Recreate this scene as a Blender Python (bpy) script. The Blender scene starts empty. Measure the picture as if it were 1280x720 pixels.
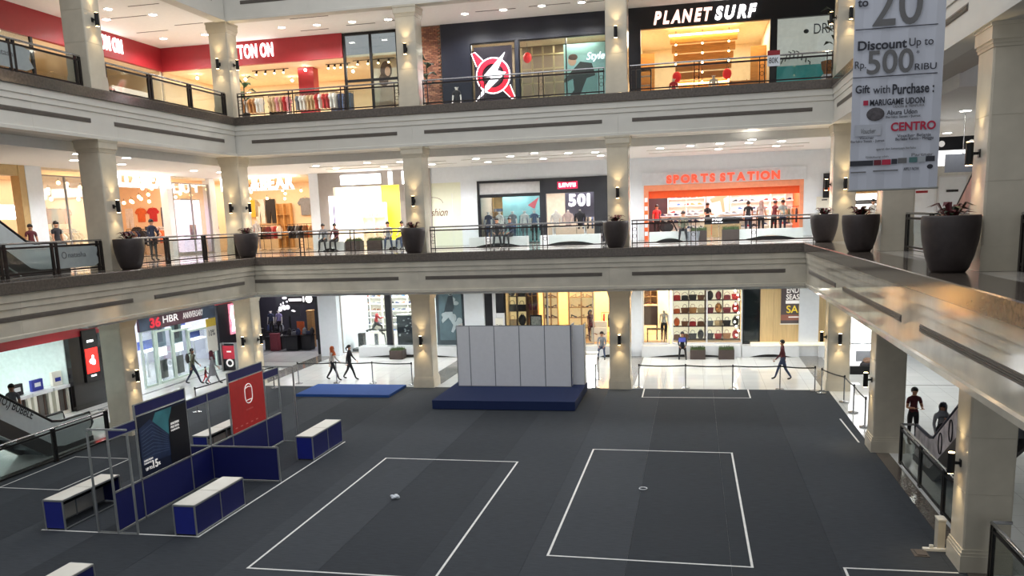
import bpy, bmesh, math, random
from mathutils import Vector, Matrix, Euler
random.seed(7)
D = bpy.data
SC = bpy.context.scene
COL = SC.collection
PI = math.pi

# ------------------------------------------------------------------ camera
YAW, PITCH, ROLL, FPX, PCY = -0.2147072, -0.1763864, -0.0347037, 1058.767, 463.256   # the photo is cropped: its optical centre lies below the middle
CAMZ = 6.9
_f = Vector((math.sin(YAW)*math.cos(PITCH), math.cos(YAW)*math.cos(PITCH), math.sin(PITCH)))
_r0 = Vector((math.cos(YAW), -math.sin(YAW), 0)); _u0 = _r0.cross(_f)
_r = math.cos(ROLL)*_r0 + math.sin(ROLL)*_u0
_u = -math.sin(ROLL)*_r0 + math.cos(ROLL)*_u0
cd = D.cameras.new('camera'); cam = D.objects.new('camera', cd); COL.objects.link(cam)
cd.sensor_width = 36; cd.lens = 36*FPX/1280; cd.clip_end = 300; cd.shift_y = (PCY-360)/1280
m = Matrix((_r, _u, -_f)).transposed().to_4x4(); m.translation = (0, 0, CAMZ)
cam.matrix_world = m
SC.camera = cam

# ------------------------------------------------------------------ world, large lights, exposure
w = D.worlds.new('atrium_ambient'); SC.world = w; w.use_nodes = True
w.node_tree.nodes['Background'].inputs[0].default_value = (0.93, 0.96, 1.0, 1)
w.node_tree.nodes['Background'].inputs[1].default_value = 0.30
def area(name, loc, size, power, color=(1, 1, 1), rot=(0, 0, 0), spread=PI):
    l = D.lights.new(name, 'AREA'); l.shape = 'RECTANGLE'; l.size, l.size_y = size
    l.energy = power; l.color = color; l.spread = spread
    o = D.objects.new(name, l); COL.objects.link(o); o.location = loc; o.rotation_euler = rot
    return o
area('atrium_skylight', (-7, 18, 23), (18, 24), 1900, (0.95, 0.97, 1.0))  # added overhead area light, stands in for unseen atrium lighting
SC.view_settings.view_transform = 'Standard'; SC.view_settings.look = 'None'
SC.view_settings.gamma = 1; SC.view_settings.use_curve_mapping = False
SC.view_settings.exposure = 0.5
try:
    SC.cycles.max_bounces = 6; SC.cycles.transparent_max_bounces = 12
    SC.cycles.caustics_reflective = False; SC.cycles.caustics_refractive = False
    SC.cycles.sample_clamp_indirect = 4.0
except Exception: pass

# ------------------------------------------------------------------ measuring helpers (photo pixel -> point on a real plane)
def ray(px, py): return _r*((px-640)/FPX) - _u*((py-PCY)/FPX) + _f
def PB(px, py, Y):
    d = ray(px, py); t = Y/d.y; return d.x*t, CAMZ+d.z*t          # X, Z on a plane facing the camera
def PL(px, py, X):
    d = ray(px, py); t = X/d.x; return d.y*t, CAMZ+d.z*t          # Y, Z on a side plane
def PG(px, py, z=0.0):
    d = ray(px, py); t = (z-CAMZ)/d.z; return d.x*t, d.y*t        # X, Y on a floor

# ------------------------------------------------------------------ materials
def lin(c):
    return tuple(((v/255)/12.92 if v/255 <= 0.04045 else ((v/255+0.055)/1.055)**2.4) for v in c)
MATS = {}
def mat(name, rgb, rough=0.5, metal=0.0, var=0.06, scale=6.0, emit=0.0, bump=0.0, spec=0.5, stretch=None, detail=3):
    if name in MATS: return MATS[name]
    m = D.materials.new(name); m.use_nodes = True; nt = m.node_tree
    b = nt.nodes['Principled BSDF']; c = lin(rgb)
    tc = nt.nodes.new('ShaderNodeTexCoord'); no = nt.nodes.new('ShaderNodeTexNoise')
    no.inputs['Scale'].default_value = scale; no.inputs['Detail'].default_value = detail
    if stretch:
        mp = nt.nodes.new('ShaderNodeMapping'); mp.inputs['Scale'].default_value = stretch
        nt.links.new(tc.outputs['Object'], mp.inputs[0]); nt.links.new(mp.outputs[0], no.inputs['Vector'])
    else: nt.links.new(tc.outputs['Object'], no.inputs['Vector'])
    rp = nt.nodes.new('ShaderNodeValToRGB')
    lo = tuple(max(0, v*(1-var)) for v in c); hi = tuple(min(1, v*(1+var)) for v in c)
    rp.color_ramp.elements[0].color = (*lo, 1); rp.color_ramp.elements[1].color = (*hi, 1)
    rp.color_ramp.elements[0].position = 0.3; rp.color_ramp.elements[1].position = 0.7
    nt.links.new(no.outputs['Fac'], rp.inputs[0]); nt.links.new(rp.outputs[0], b.inputs['Base Color'])
    b.inputs['Roughness'].default_value = rough; b.inputs['Metallic'].default_value = metal
    b.inputs['Specular IOR Level'].default_value = spec
    if emit:
        nt.links.new(rp.outputs[0], b.inputs['Emission Color']); b.inputs['Emission Strength'].default_value = emit
    if bump:
        bp = nt.nodes.new('ShaderNodeBump'); bp.inputs['Strength'].default_value = bump; bp.inputs['Distance'].default_value = 0.02
        nt.links.new(no.outputs['Fac'], bp.inputs['Height']); nt.links.new(bp.outputs[0], b.inputs['Normal'])
    MATS[name] = m; return m
def glassmat(name, tint=(235, 240, 240), refl=0.09, rough=0.03):
    if name in MATS: return MATS[name]
    m = D.materials.new(name); m.use_nodes = True; nt = m.node_tree; nt.nodes.clear()
    o = nt.nodes.new('ShaderNodeOutputMaterial'); mx = nt.nodes.new('ShaderNodeMixShader')
    t = nt.nodes.new('ShaderNodeBsdfTransparent'); g = nt.nodes.new('ShaderNodeBsdfGlossy')
    fr = nt.nodes.new('ShaderNodeFresnel'); fr.inputs[0].default_value = 1.4
    ad = nt.nodes.new('ShaderNodeMath'); ad.operation = 'MULTIPLY'; ad.inputs[1].default_value = refl/0.04
    no = nt.nodes.new('ShaderNodeTexNoise'); no.inputs['Scale'].default_value = 2
    rr = nt.nodes.new('ShaderNodeMapRange'); rr.inputs[3].default_value = rough; rr.inputs[4].default_value = rough+0.03
    nt.links.new(no.outputs['Fac'], rr.inputs[0]); nt.links.new(rr.outputs[0], g.inputs['Roughness'])
    t.inputs[0].default_value = (*lin(tint), 1)
    nt.links.new(fr.outputs[0], ad.inputs[0]); cl = nt.nodes.new('ShaderNodeMath'); cl.operation = 'MINIMUM'; cl.inputs[1].default_value = 0.22; nt.links.new(ad.outputs[0], cl.inputs[0]); nt.links.new(cl.outputs[0], mx.inputs[0])
    nt.links.new(t.outputs[0], mx.inputs[1]); nt.links.new(g.outputs[0], mx.inputs[2]); nt.links.new(mx.outputs[0], o.inputs[0])
    MATS[name] = m; return m
def brickmat(name, c1, c2, mortar, bw, bh, ms, rough, offset=0.5, axis=None, bump=0.0, spec=0.5):
    if name in MATS: return MATS[name]
    m = D.materials.new(name); m.use_nodes = True; nt = m.node_tree; b = nt.nodes['Principled BSDF']
    tc = nt.nodes.new('ShaderNodeTexCoord'); mp = nt.nodes.new('ShaderNodeMapping')
    if axis: mp.inputs['Rotation'].default_value = axis
    br = nt.nodes.new('ShaderNodeTexBrick'); br.offset = offset
    br.inputs['Color1'].default_value = (*lin(c1), 1); br.inputs['Color2'].default_value = (*lin(c2), 1)
    br.inputs['Mortar'].default_value = (*lin(mortar), 1); br.inputs['Scale'].default_value = 1
    br.inputs['Mortar Size'].default_value = ms; br.inputs['Brick Width'].default_value = bw; br.inputs['Row Height'].default_value = bh
    nt.links.new(tc.outputs['Object'], mp.inputs[0]); nt.links.new(mp.outputs[0], br.inputs['Vector'])
    nt.links.new(br.outputs['Color'], b.inputs['Base Color']); b.inputs['Roughness'].default_value = rough
    b.inputs['Specular IOR Level'].default_value = spec
    MATS[name] = m; return m

CREAM = mat('cream_paint', (212, 209, 200), 0.55, var=0.03, scale=1.5)
MARBLE = mat('cream_marble', (202, 194, 176), 0.2, var=0.07, scale=2.2, detail=6)
MARBLEG = mat('polished_cream_marble', (194, 187, 171), 0.08, var=0.10, scale=1.6, detail=6, spec=0.7)
GRANITE = mat('brown_granite', (92, 84, 77), 0.12, var=0.22, scale=14, detail=6, spec=0.6)
CEILW = mat('ceiling_white', (238, 238, 236), 0.75, var=0.02)
SOFFIT = mat('soffit_grey', (196, 192, 184), 0.7, var=0.03)
WHITE = mat('white_wall', (232, 237, 243), 0.45, var=0.02)
BLACKM = mat('black_metal', (24, 23, 24), 0.35, metal=0.3)
DARKM = mat('dark_bronze_metal', (48, 43, 42), 0.35, metal=0.6)
STEEL = mat('brushed_steel', (176, 176, 178), 0.25, metal=0.95)
ALU = mat('aluminium', (170, 173, 172), 0.38, metal=0.6)
TILE = brickmat('white_floor_tile', (226, 226, 222), (219, 220, 217), (176, 174, 170), 0.8, 0.8, 0.006, 0.07, offset=0.0, spec=0.6)
BAND = mat('grey_granite_band', (128, 124, 118), 0.12, var=0.12, scale=10)
CARPET = [mat('charcoal_carpet_%s' % 'abc'[i], c, 0.92, var=0.16, scale=5, bump=0.15, spec=0.25, stretch=(0.7, 6, 1)) for i, c in enumerate([(56, 60, 65), (51, 55, 60), (61, 65, 70)])]
TAPE = mat('white_tape', (225, 225, 220), 0.6)
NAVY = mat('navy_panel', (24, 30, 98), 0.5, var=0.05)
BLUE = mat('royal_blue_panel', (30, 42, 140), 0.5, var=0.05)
BLUEC = mat('blue_carpet', (30, 72, 140), 0.9, var=0.08, scale=30)
NAVYC = mat('navy_carpet', (13, 34, 78), 0.9, var=0.1, scale=30)
GREYP = mat('grey_partition', (222, 223, 226), 0.5, var=0.02)
WTOP = mat('cream_white_laminate', (236, 232, 220), 0.35, var=0.02)
GLASS = glassmat('clear_glass')
RGLASS = glassmat('railing_glass', (232, 236, 235), 0.03)
RED = mat('red_fascia', (158, 36, 44), 0.45, var=0.04)
ORANGE = mat('orange_fascia', (238, 92, 30), 0.45, var=0.04)
BLACK = mat('black_fascia', (22, 23, 30), 0.4, var=0.1)
DNAVY = mat('dark_navy_wall', (23, 27, 42), 0.45, var=0.1)
GREYW = mat('grey_shop_wall', (158, 150, 144), 0.5, var=0.04)
CREAMW = mat('warm_cream_wall', (238, 220, 186), 0.6, var=0.03)
WOOD = mat('light_oak', (196, 150, 92), 0.5, var=0.16, scale=4, stretch=(1, 1, 9))
WOODP = mat('honey_wood_panel', (206, 152, 84), 0.45, var=0.14, scale=3, stretch=(1, 8, 8))
DWOOD = mat('dark_wood', (74, 52, 40), 0.5, var=0.2, scale=4, stretch=(1, 1, 9))
POTM = mat('dark_brown_ceramic', (58, 50, 49), 0.5, var=0.12, scale=9)
LEAF = mat('dark_leaf', (48, 62, 40), 0.5, var=0.3, scale=20)
LEAFR = mat('maroon_leaf', (96, 40, 46), 0.5, var=0.3, scale=20)
SOIL = mat('soil', (44, 34, 28), 0.95)
LAMPW = mat('lamp_lens', (255, 248, 235), 0.4, emit=22, var=0.0)
LAMPWW = mat('lamp_lens_warm', (255, 214, 150), 0.4, emit=16, var=0.0)
SIGNW = mat('white_led_letter', (255, 250, 250), 0.4, emit=3.2, var=0.0)
SIGNHOT = mat('bright_led_letter', (255, 250, 248), 0.4, emit=4.5, var=0.0)
LIGHTBOX = mat('lightbox_face', (250, 250, 250), 0.4, emit=2.2, var=0.01)

# ------------------------------------------------------------------ object helpers
class B:
    """collects simple solids; out() links them as one mesh object"""
    def __init__(s): s.v = []; s.f = []; s.mi = []; s.cur = 0
    def add(s, vs, fs):
        n = len(s.v); s.v += [tuple(v) for v in vs]
        for f in fs: s.f.append(tuple(n+i for i in f)); s.mi.append(s.cur)
        return s
    def box(s, x0, x1, y0, y1, z0, z1):
        x0, x1 = min(x0, x1), max(x0, x1); y0, y1 = min(y0, y1), max(y0, y1); z0, z1 = min(z0, z1), max(z0, z1)
        return s.add([(x0, y0, z0), (x1, y0, z0), (x1, y1, z0), (x0, y1, z0), (x0, y0, z1), (x1, y0, z1), (x1, y1, z1), (x0, y1, z1)],
                     [(0, 3, 2, 1), (4, 5, 6, 7), (0, 1, 5, 4), (1, 2, 6, 5), (2, 3, 7, 6), (3, 0, 4, 7)])
    def cyl(s, p0, p1, r0, r1=None, n=10, caps=True):
        r1 = r0 if r1 is None else r1
        p0, p1 = Vector(p0), Vector(p1); d = (p1-p0).normalized()
        a = d.orthogonal().normalized(); b = d.cross(a)
        vs = []
        for p, r in ((p0, r0), (p1, r1)):
            for i in range(n):
                t = 2*PI*i/n; vs.append(p+a*(r*math.cos(t))+b*(r*math.sin(t)))
        fs = [(i, (i+1) % n, n+(i+1) % n, n+i) for i in range(n)]
        if caps: fs += [tuple(range(n-1, -1, -1)), tuple(range(n, 2*n))]
        return s.add(vs, fs)
    def tube(s, pts, r, n=8, closed=False):
        pts = [Vector(p) for p in pts]; k = len(pts); vs = []; fs = []
        up = None
        for i, p in enumerate(pts):
            a = pts[(i-1) % k] if (closed or i > 0) else p; c = pts[(i+1) % k] if (closed or i < k-1) else p
            d = (c-a).normalized()
            if up is None: up = d.orthogonal().normalized()
            x = (up - d*up.dot(d)); x = x.normalized() if x.length > 1e-5 else d.orthogonal().normalized(); up = x
            y = d.cross(x); rr = r[i] if isinstance(r, (list, tuple)) else r
            for j in range(n): t = 2*PI*j/n; vs.append(p+x*(rr*math.cos(t))+y*(rr*math.sin(t)))
        for i in range(k if closed else k-1):
            q = (i+1) % k
            for j in range(n): fs.append((i*n+j, i*n+(j+1) % n, q*n+(j+1) % n, q*n+j))
        if not closed: fs += [tuple(range(n-1, -1, -1)), tuple(range((k-1)*n, k*n))]
        return s.add(vs, fs)
    def lathe(s, prof, c=(0, 0, 0), n=20, cap=True):
        vs = []; fs = []; k = len(prof)
        for r, z in prof:
            for j in range(n): t = 2*PI*j/n; vs.append((c[0]+r*math.cos(t), c[1]+r*math.sin(t), c[2]+z))
        for i in range(k-1):
            for j in range(n): fs.append((i*n+j, i*n+(j+1) % n, (i+1)*n+(j+1) % n, (i+1)*n+j))
        if cap: fs += [tuple(range(n-1, -1, -1)), tuple(range((k-1)*n, k*n))]
        return s.add(vs, fs)
    def prism(s, poly, axis, a, b):
        """poly: 2-D points; axis 'x': (y,z), 'y': (x,z), 'z': (x,y); extruded from a to b"""
        mk = {'x': lambda p, t: (t, p[0], p[1]), 'y': lambda p, t: (p[0], t, p[1]), 'z': lambda p, t: (p[0], p[1], t)}[axis]
        n = len(poly); vs = [mk(p, a) for p in poly]+[mk(p, b) for p in poly]
        return s.add(vs, [tuple(range(n-1, -1, -1)), tuple(range(n, 2*n))]+[(i, (i+1) % n, n+(i+1) % n, n+i) for i in range(n)])
    def ell(s, c, rx, ry, rz, n=10, k=7):
        vs = []; fs = []
        for i in range(1, k):
            p = PI*i/k
            for j in range(n): t = 2*PI*j/n; vs.append((c[0]+rx*math.sin(p)*math.cos(t), c[1]+ry*math.sin(p)*math.sin(t), c[2]+rz*math.cos(p)))
        vs += [(c[0], c[1], c[2]+rz), (c[0], c[1], c[2]-rz)]; T, L = len(vs)-2, len(vs)-1
        for i in range(k-2):
            for j in range(n): fs.append((i*n+j, (i+1)*n+j, (i+1)*n+(j+1) % n, i*n+(j+1) % n))
        for j in range(n): fs.append((T, j, (j+1) % n)); fs.append((L, (k-2)*n+(j+1) % n, (k-2)*n+j))
        return s.add(vs, fs)
    def mesh(s, name, mats, smooth=False):
        me = D.meshes.new(name); me.from_pydata(s.v, [], s.f)
        mats = mats if isinstance(mats, (list, tuple)) else [mats]
        for m in mats: me.materials.append(m)
        if len(mats) > 1: me.polygons.foreach_set('material_index', s.mi)
        bm = bmesh.new(); bm.from_mesh(me); bmesh.ops.recalc_face_normals(bm, faces=bm.faces); bm.to_mesh(me); bm.free()
        if smooth: me.shade_smooth(); 
        me.update(); return me
    def out(s, name, mats, parent=None, smooth=False, world=True):
        """links the mesh; without a parent its origin goes to the middle of its base. With a parent and
        world=True the points are world points and the parent is unrotated."""
        if parent is None:
            xs, ys, zs = zip(*s.v); o3 = ((min(xs)+max(xs))/2, (min(ys)+max(ys))/2, min(zs))
        elif world: o3 = wloc(parent)
        else: o3 = (0, 0, 0)
        if o3 != (0, 0, 0): s.v = [(a-o3[0], b-o3[1], c-o3[2]) for a, b, c in s.v]
        o = D.objects.new(name, s.mesh(name, mats, smooth)); COL.objects.link(o)
        if parent is None: o.location = o3
        else: o.parent = parent
        if smooth == 'auto': autosm(o)
        return o
def wloc(o):
    p = Vector(o.location)
    while o.parent: o = o.parent; p += Vector(o.location)
    return tuple(p)
def thing(name, label, cat=None, loc=(0, 0, 0), rz=0.0, group=None, kind=None):
    o = D.objects.new(name, None); COL.objects.link(o); o.location = loc; o.rotation_euler = (0, 0, rz); o.empty_display_size = 0.2
    return tag(o, label, cat, group, kind)
def tag(o, label=None, cat=None, group=None, kind=None):
    if label: o['label'] = label
    if cat: o['category'] = cat
    if group: o['group'] = group
    if kind: o['kind'] = kind
    return o
def S(o, label): return tag(o, label, None, None, 'structure')
def put(me, name, parent=None, loc=(0, 0, 0), rot=(0, 0, 0), scale=(1, 1, 1)):
    o = D.objects.new(name, me); COL.objects.link(o); o.location = loc; o.rotation_euler = rot; o.scale = scale
    if parent: o.parent = parent
    return o
def dup(root, loc=None, rz=None, label=None, group=None, scale=None):
    def cp(o, par):
        c = o.copy(); COL.objects.link(c); c.parent = par
        for ch in o.children: cp(ch, c)
        return c
    r = cp(root, None)
    if loc is not None: r.location = loc
    if rz is not None: r.rotation_euler = (r.rotation_euler[0], r.rotation_euler[1], rz)
    if label: r['label'] = label
    if group: r['group'] = group
    if scale: r.scale = (scale,)*3 if not isinstance(scale, tuple) else scale
    return r
def point(name, loc, power, color=(1, 0.95, 0.88), radius=0.05, parent=None):
    l = D.lights.new(name, 'POINT'); l.energy = power; l.color = color; l.shadow_soft_size = radius
    o = D.objects.new(name, l); COL.objects.link(o); o.location = loc
    if parent: o.parent = parent
    return o
def spot(name, loc, rot, power, color, angle, blend=0.6, radius=0.03, parent=None):
    l = D.lights.new(name, 'SPOT'); l.energy = power; l.color = color; l.spot_size = angle; l.spot_blend = blend; l.shadow_soft_size = radius
    o = D.objects.new(name, l); COL.objects.link(o); o.location = loc; o.rotation_euler = rot
    if parent: o.parent = parent
    return o

# ---- lettering
_CH = {}
def charmesh(s, depth=0.05, off=0.0, shear=0.0):
    key = (s, depth, off, shear)
    if key not in _CH:
        c = D.curves.new('glyph', 'FONT'); c.body = s; c.size = 1; c.extrude = depth/2; c.offset = off; c.shear = shear; c.resolution_u = 5 if len(s) < 9 else 2
        o = D.objects.new('glyph', c); COL.objects.link(o)
        bpy.context.view_layer.update()
        me = D.meshes.new_from_object(o.evaluated_get(bpy.context.evaluated_depsgraph_get()))
        D.objects.remove(o); D.curves.remove(c)
        co = [v.co for v in me.vertices]
        if co: bb = (min(v.x for v in co), max(v.x for v in co), min(v.y for v in co), max(v.y for v in co))
        else: bb = (0, 0.3, 0, 0.7)
        _CH[key] = (me, bb)
    return _CH[key]
FACE = {'back': (PI/2, 0, 0), 'left': (PI/2, 0, PI/2), 'front_flat': (0, 0, 0)}
def letters(s, m, parent, p0, width, height, face='back', depth=0.06, off=0.012, shear=0.0, gap=0.12, name='letter', tilt=0.0):
    """each character a mesh of its own; p0 = lower left corner relative to the parent"""
    items = []; x = 0
    for ch in s:
        if ch == ' ': x += 0.3; continue
        me, bb = charmesh(ch, depth, off, shear); items.append((ch, me, bb, x)); x += bb[1]-bb[0]+gap
    total = x-gap; cap = max(i[2][3] for i in items)
    sx, sy = width/total, height/cap
    rot = Euler((FACE[face][0]-0, 0, FACE[face][2])); R3 = rot.to_matrix()
    for ch, me, bb, xx in items:
        mm = _mcopy(me, m)
        lp = Vector(((xx-bb[0])*sx, (0)*sy, 0))
        o = put(mm, name, parent, Vector(p0)+R3 @ lp, rot, (sx, sy, 1))
_MC = {}
def _mcopy(me, m):
    k = (me.name, m.name)
    if k not in _MC:
        c = me.copy(); c.materials.clear(); c.materials.append(m); _MC[k] = c
    return _MC[k]
def text(s, m, parent, p0, width, height, face='back', depth=0.01, off=0.0, shear=0.0, name='lettering', rot=None):
    """a line of print as one thin mesh; p0 = lower left corner relative to the parent"""
    me, bb = charmesh(s, depth, off, shear); mm = _mcopy(me, m)
    sx = width/(bb[1]-bb[0]); sy = height/(bb[3]-bb[2])
    rot = Euler(rot or FACE[face]); R3 = rot.to_matrix()
    return put(mm, name, parent, Vector(p0)+R3 @ Vector((-bb[0]*sx, -bb[2]*sy, 0)), rot, (sx, sy, 1))
# ------------------------------------------------------------------ people
SKIN = mat('skin', (176, 128, 100), 0.55, var=0.05); HAIRM = mat('black_hair', (24, 20, 19), 0.5, var=0.2)
EYEM = mat('eye_dark', (20, 16, 14), 0.3); LIPM = mat('lip', (140, 78, 70), 0.5)
MANNQ = mat('mannequin_white', (226, 220, 214), 0.35, var=0.02)
def clothm(name, rgb): return mat('cloth_'+name, rgb, 0.85, var=0.12, scale=14)
_BODY = {}
def body_mesh(key, pose, mats):
    """one continuous skinned figure, 1.70 m tall, facing -Y. mats: skin, top, bottom, shoe"""
    sw = pose.get('sw', 1.0); bulk = pose.get('bulk', 1.0)
    V = []; E = []; Rr = []; L = []
    def v(p, r, par, lab):
        V.append(Vector(p)); Rr.append(r); L.append(lab)
        if par is not None: E.append((par, len(V)-1))
        return len(V)-1
    sit = pose.get('sit', False); lean = pose.get('lean', 0.03)
    pz = 0.47+0.09 if sit else 0.93
    def up(z, y0=0): return (0, y0-lean*(z-0.93)*1.0, z-0.93+pz)
    pel = v(up(0.93), 0.135*bulk, None, 2); wa = v(up(1.08), 0.120*bulk, pel, 1); ch = v(up(1.27), 0.135*bulk, wa, 1)
    ub = v(up(1.40), 0.10*bulk, ch, 1); nk = v(up(1.49), 0.052, ub, 0); jw = v(up(1.55, -0.012), 0.078, nk, 0); hd = v(up(1.625, -0.006), 0.092, jw, 0)
    hands = []
    for s, key2 in ((-1, 'armL'), (1, 'armR')):
        a, e, out = pose.get(key2, (0.05, 0.15, 0.12))
        sh = v((s*0.165*sw, V[ub].y, V[ub].z-0.015), 0.068, ub, 1)
        d = Vector((s*math.sin(out), -math.sin(a)*math.cos(out), -math.cos(a)*math.cos(out)))
        el = V[sh]+d*0.28; fa = a+e
        d2 = Vector((s*math.sin(out*0.3-pose.get('cross', 0)), -math.sin(fa), -math.cos(fa))).normalized()
        slv = pose.get('sleeve', 1)
        e1 = v(V[sh]+d*0.15, 0.052, sh, 1); e2 = v(el, 0.043, e1, 1 if slv else 0)
        wr = v(el+d2*0.24, 0.030, e2, 1 if slv == 1 else 0); pm = v(el+d2*0.30, 0.034, wr, 0)
        hands.append((V[pm].copy(), d2, s))
    for s, key2 in ((-1, 'legL'), (1, 'legR')):
        a, k = pose.get(key2, (0.0, 0.0)); spread = pose.get('spread', 0.02)
        hp = v((s*0.092, V[pel].y, V[pel].z-0.03), 0.098*bulk, pel, 2)
        d = Vector((s*spread, -math.sin(a), -math.cos(a))).normalized(); kn = V[hp]+d*0.42
        d2 = Vector((s*spread, -math.sin(a-k), -math.cos(a-k))).normalized()
        t1 = v(V[hp]+d*0.22, 0.082, hp, 2); k1 = v(kn, 0.060, t1, 2); c1 = v(kn+d2*0.17, 0.055, k1, 2)
        an = v(kn+d2*0.41, 0.042, c1, 2); heel = V[an]+Vector((0, 0.0, -0.045))
        v(V[an]+Vector((0, -0.07, -0.055)), 0.040, an, 3); v(V[an]+Vector((s*0.01, -0.16, -0.068)), 0.034, len(V)-1, 3)
    me = D.meshes.new('body'); me.from_pydata(V, E, []); o = D.objects.new('body_tmp', me); COL.objects.link(o)
    md = o.modifiers.new('s', 'SKIN'); md.use_smooth_shade = True
    for i, sv in enumerate(me.skin_vertices[0].data): sv.radius = (Rr[i], Rr[i]*(0.8 if L[i] in (1, 2) and i < 4 else 1)); sv.use_root = (i == 0)
    sb = o.modifiers.new('u', 'SUBSURF'); sb.levels = 1; sb.render_levels = 1
    bpy.context.view_layer.update()
    r = D.meshes.new_from_object(o.evaluated_get(bpy.context.evaluated_depsgraph_get())); D.objects.remove(o); D.meshes.remove(me)
    vs = [x.co.copy() for x in r.vertices]; fs = [tuple(p.vertices) for p in r.polygons]; mi = []
    for p in r.polygons:
        c = p.center; best = 9; lab = 0
        for a, b in E:
            ab = V[b]-V[a]; t = max(0, min(1, (c-V[a]).dot(ab)/max(1e-6, ab.length_squared))); d = (c-(V[a]+ab*t)).length-(Rr[a]*(1-t)+Rr[b]*t)*0.8
            if d < best: best = d; lab = L[b] if (L[b] != 1 or L[a] == 1 or t > 0.3) else L[a]
        mi.append(lab)
    D.meshes.remove(r)
    bb = B(); bb.v = [tuple(q) for q in vs]; bb.f = fs; bb.mi = mi
    bb.cur = 0
    for p, d, s in hands:                         # five curled fingers each
        side = d.cross(Vector((s, 0, 0))).normalized(); fwd = Vector((0, -1, 0)); fwd = (fwd-d*fwd.dot(d)).normalized()
        ax = d.cross(fwd).normalized()
        inw = Vector((-s, 0, 0)); inw = (inw-d*inw.dot(d)).normalized()
        for i, ln in enumerate((0.070, 0.078, 0.074, 0.060)):
            q = p+d*0.025+fwd*(0.026-0.0175*i); m1 = q+d*ln*0.55+inw*0.008; m2 = m1+d*ln*0.35+inw*0.030
            bb.tube([q, m1, m2], [0.0095, 0.009, 0.006], n=5)
        q = p-d*0.015+fwd*0.028; bb.tube([q, q+fwd*0.03+d*0.03+inw*0.006, q+fwd*0.036+d*0.06+inw*0.018], [0.011, 0.010, 0.007], n=5)
    hc = V[hd]; bb.cur = 0                         # nose and ears
    bb.add([hc+Vector(t) for t in ((0, -0.088, 0.005), (-0.017, -0.082, -0.045), (0.017, -0.082, -0.045), (0, -0.118, -0.038))], [(0, 1, 3), (0, 3, 2), (1, 2, 3)])
    for s in (-1, 1): bb.ell(hc+Vector((s*0.092, 0.008, -0.025)), 0.012, 0.02, 0.032, n=6, k=5)
    me = bb.mesh('body', mats); me.shade_smooth()
    return me, hc, V
def person(label, loc, heading, pose, top, bottom, hair='short', h=1.68, shoe=(30, 28, 28), hijab=None, skirt=None, cat='person', group=None, name='person', skin=None):
    key = id(pose)
    ms = [skin or SKIN, top, bottom, mat('shoe_%d_%d_%d' % shoe, shoe, 0.6)]
    me, hc, V = body_mesh(key, pose, ms)
    t = thing(name, label, cat, loc, heading, group); s = h/1.72; t.scale = (s, s, s)
    zmin = min(v.co.z for v in me.vertices)
    for vv in me.vertices: vv.co.z -= zmin
    hc = hc-Vector((0, 0, zmin)); V = [q-Vector((0, 0, zmin)) for q in V]
    put(me, 'body', t)
    if skin is MANNQ: return t
    for sx in (-1, 1): B().ell(hc+Vector((sx*0.034, -0.083, 0.0)), 0.013, 0.010, 0.008, n=6, k=5).out('eye', EYEM, t, world=False)
    B().ell(hc+Vector((0, -0.083, -0.068)), 0.026, 0.012, 0.008, n=6, k=5).out('mouth', LIPM, t, world=False)
    if hijab:
        b = B(); n = 16; rings = []
        for (rx, ry, dy, z) in ((0.02, 0.02, 0.02, 0.125), (0.075, 0.08, 0.012, 0.105), (0.108, 0.115, 0.014, 0.03), (0.112, 0.118, 0.016, -0.04), (0.10, 0.11, 0.02, -0.10), (0.115, 0.115, 0.01, -0.15), (0.185, 0.135, 0.0, -0.25), (0.205, 0.15, -0.005, -0.33)):
            rings.append((rx, ry, dy, z))
        vs = []; fs = []
        for rx, ry, dy, z in rings:
            for j in range(n): a = 2*PI*j/n; vs.append(hc+Vector((rx*math.cos(a), dy+ry*math.sin(a), z)))
        for i in range(len(rings)-1):
            for j in range(n):
                a = 2*PI*(j+0.5)/n
                if 1 <= i <= 3 and math.sin(a) < -0.72 : continue          # the face shows
                fs.append((i*n+j, i*n+(j+1) % n, (i+1)*n+(j+1) % n, (i+1)*n+j))
        b.add(vs, fs); b.out('headscarf', hijab, t, smooth=True, world=False)
    elif hair:
        b = B(); n = 14; vs = []; fs = []; k = 7
        for i in range(k):
            p = PI*0.64*i/(k-1)
            for j in range(n):
                a = 2*PI*j/n; f = max(0.0, -math.sin(a)); pp = p*(1-0.42*f)
                vs.append(hc+Vector((0.104*math.sin(pp)*math.cos(a), 0.012+0.112*math.sin(pp)*math.sin(a), 0.008+0.112*math.cos(pp))))
        for i in range(k-1):
            for j in range(n): fs.append((i*n+j, i*n+(j+1) % n, (i+1)*n+(j+1) % n, (i+1)*n+j))
        b.add(vs, fs)
        if hair == 'long': b.tube([hc+Vector((0, 0.09, 0.02)), hc+Vector((0, 0.115, -0.10)), hc+Vector((0, 0.11, -0.26))], [0.085, 0.095, 0.04], n=8)
        if hair == 'tail': b.tube([hc+Vector((0, 0.10, 0.03)), hc+Vector((0, 0.16, -0.05)), hc+Vector((0, 0.14, -0.20))], [0.03, 0.04, 0.012], n=8)
        b.out('hair', HAIRM, t, smooth=True, world=False)
    if skirt:
        c = V[0]; rings = [(0.15, 0.12, 0.10), (0.19, 0.16, -0.15), (0.23, 0.21, -0.45)]; b = B(); n = 14; vs = []; fs = []
        for rx, ry, z in rings:
            for j in range(n): a = 2*PI*j/n; vs.append(c+Vector((rx*math.cos(a), ry*math.sin(a), z)))
        for i in range(2):
            for j in range(n): fs.append((i*n+j, i*n+(j+1) % n, (i+1)*n+(j+1) % n, (i+1)*n+j))
        b.add(vs, fs).out('tunic', skirt, t, smooth=True, world=False)
    return t
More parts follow.
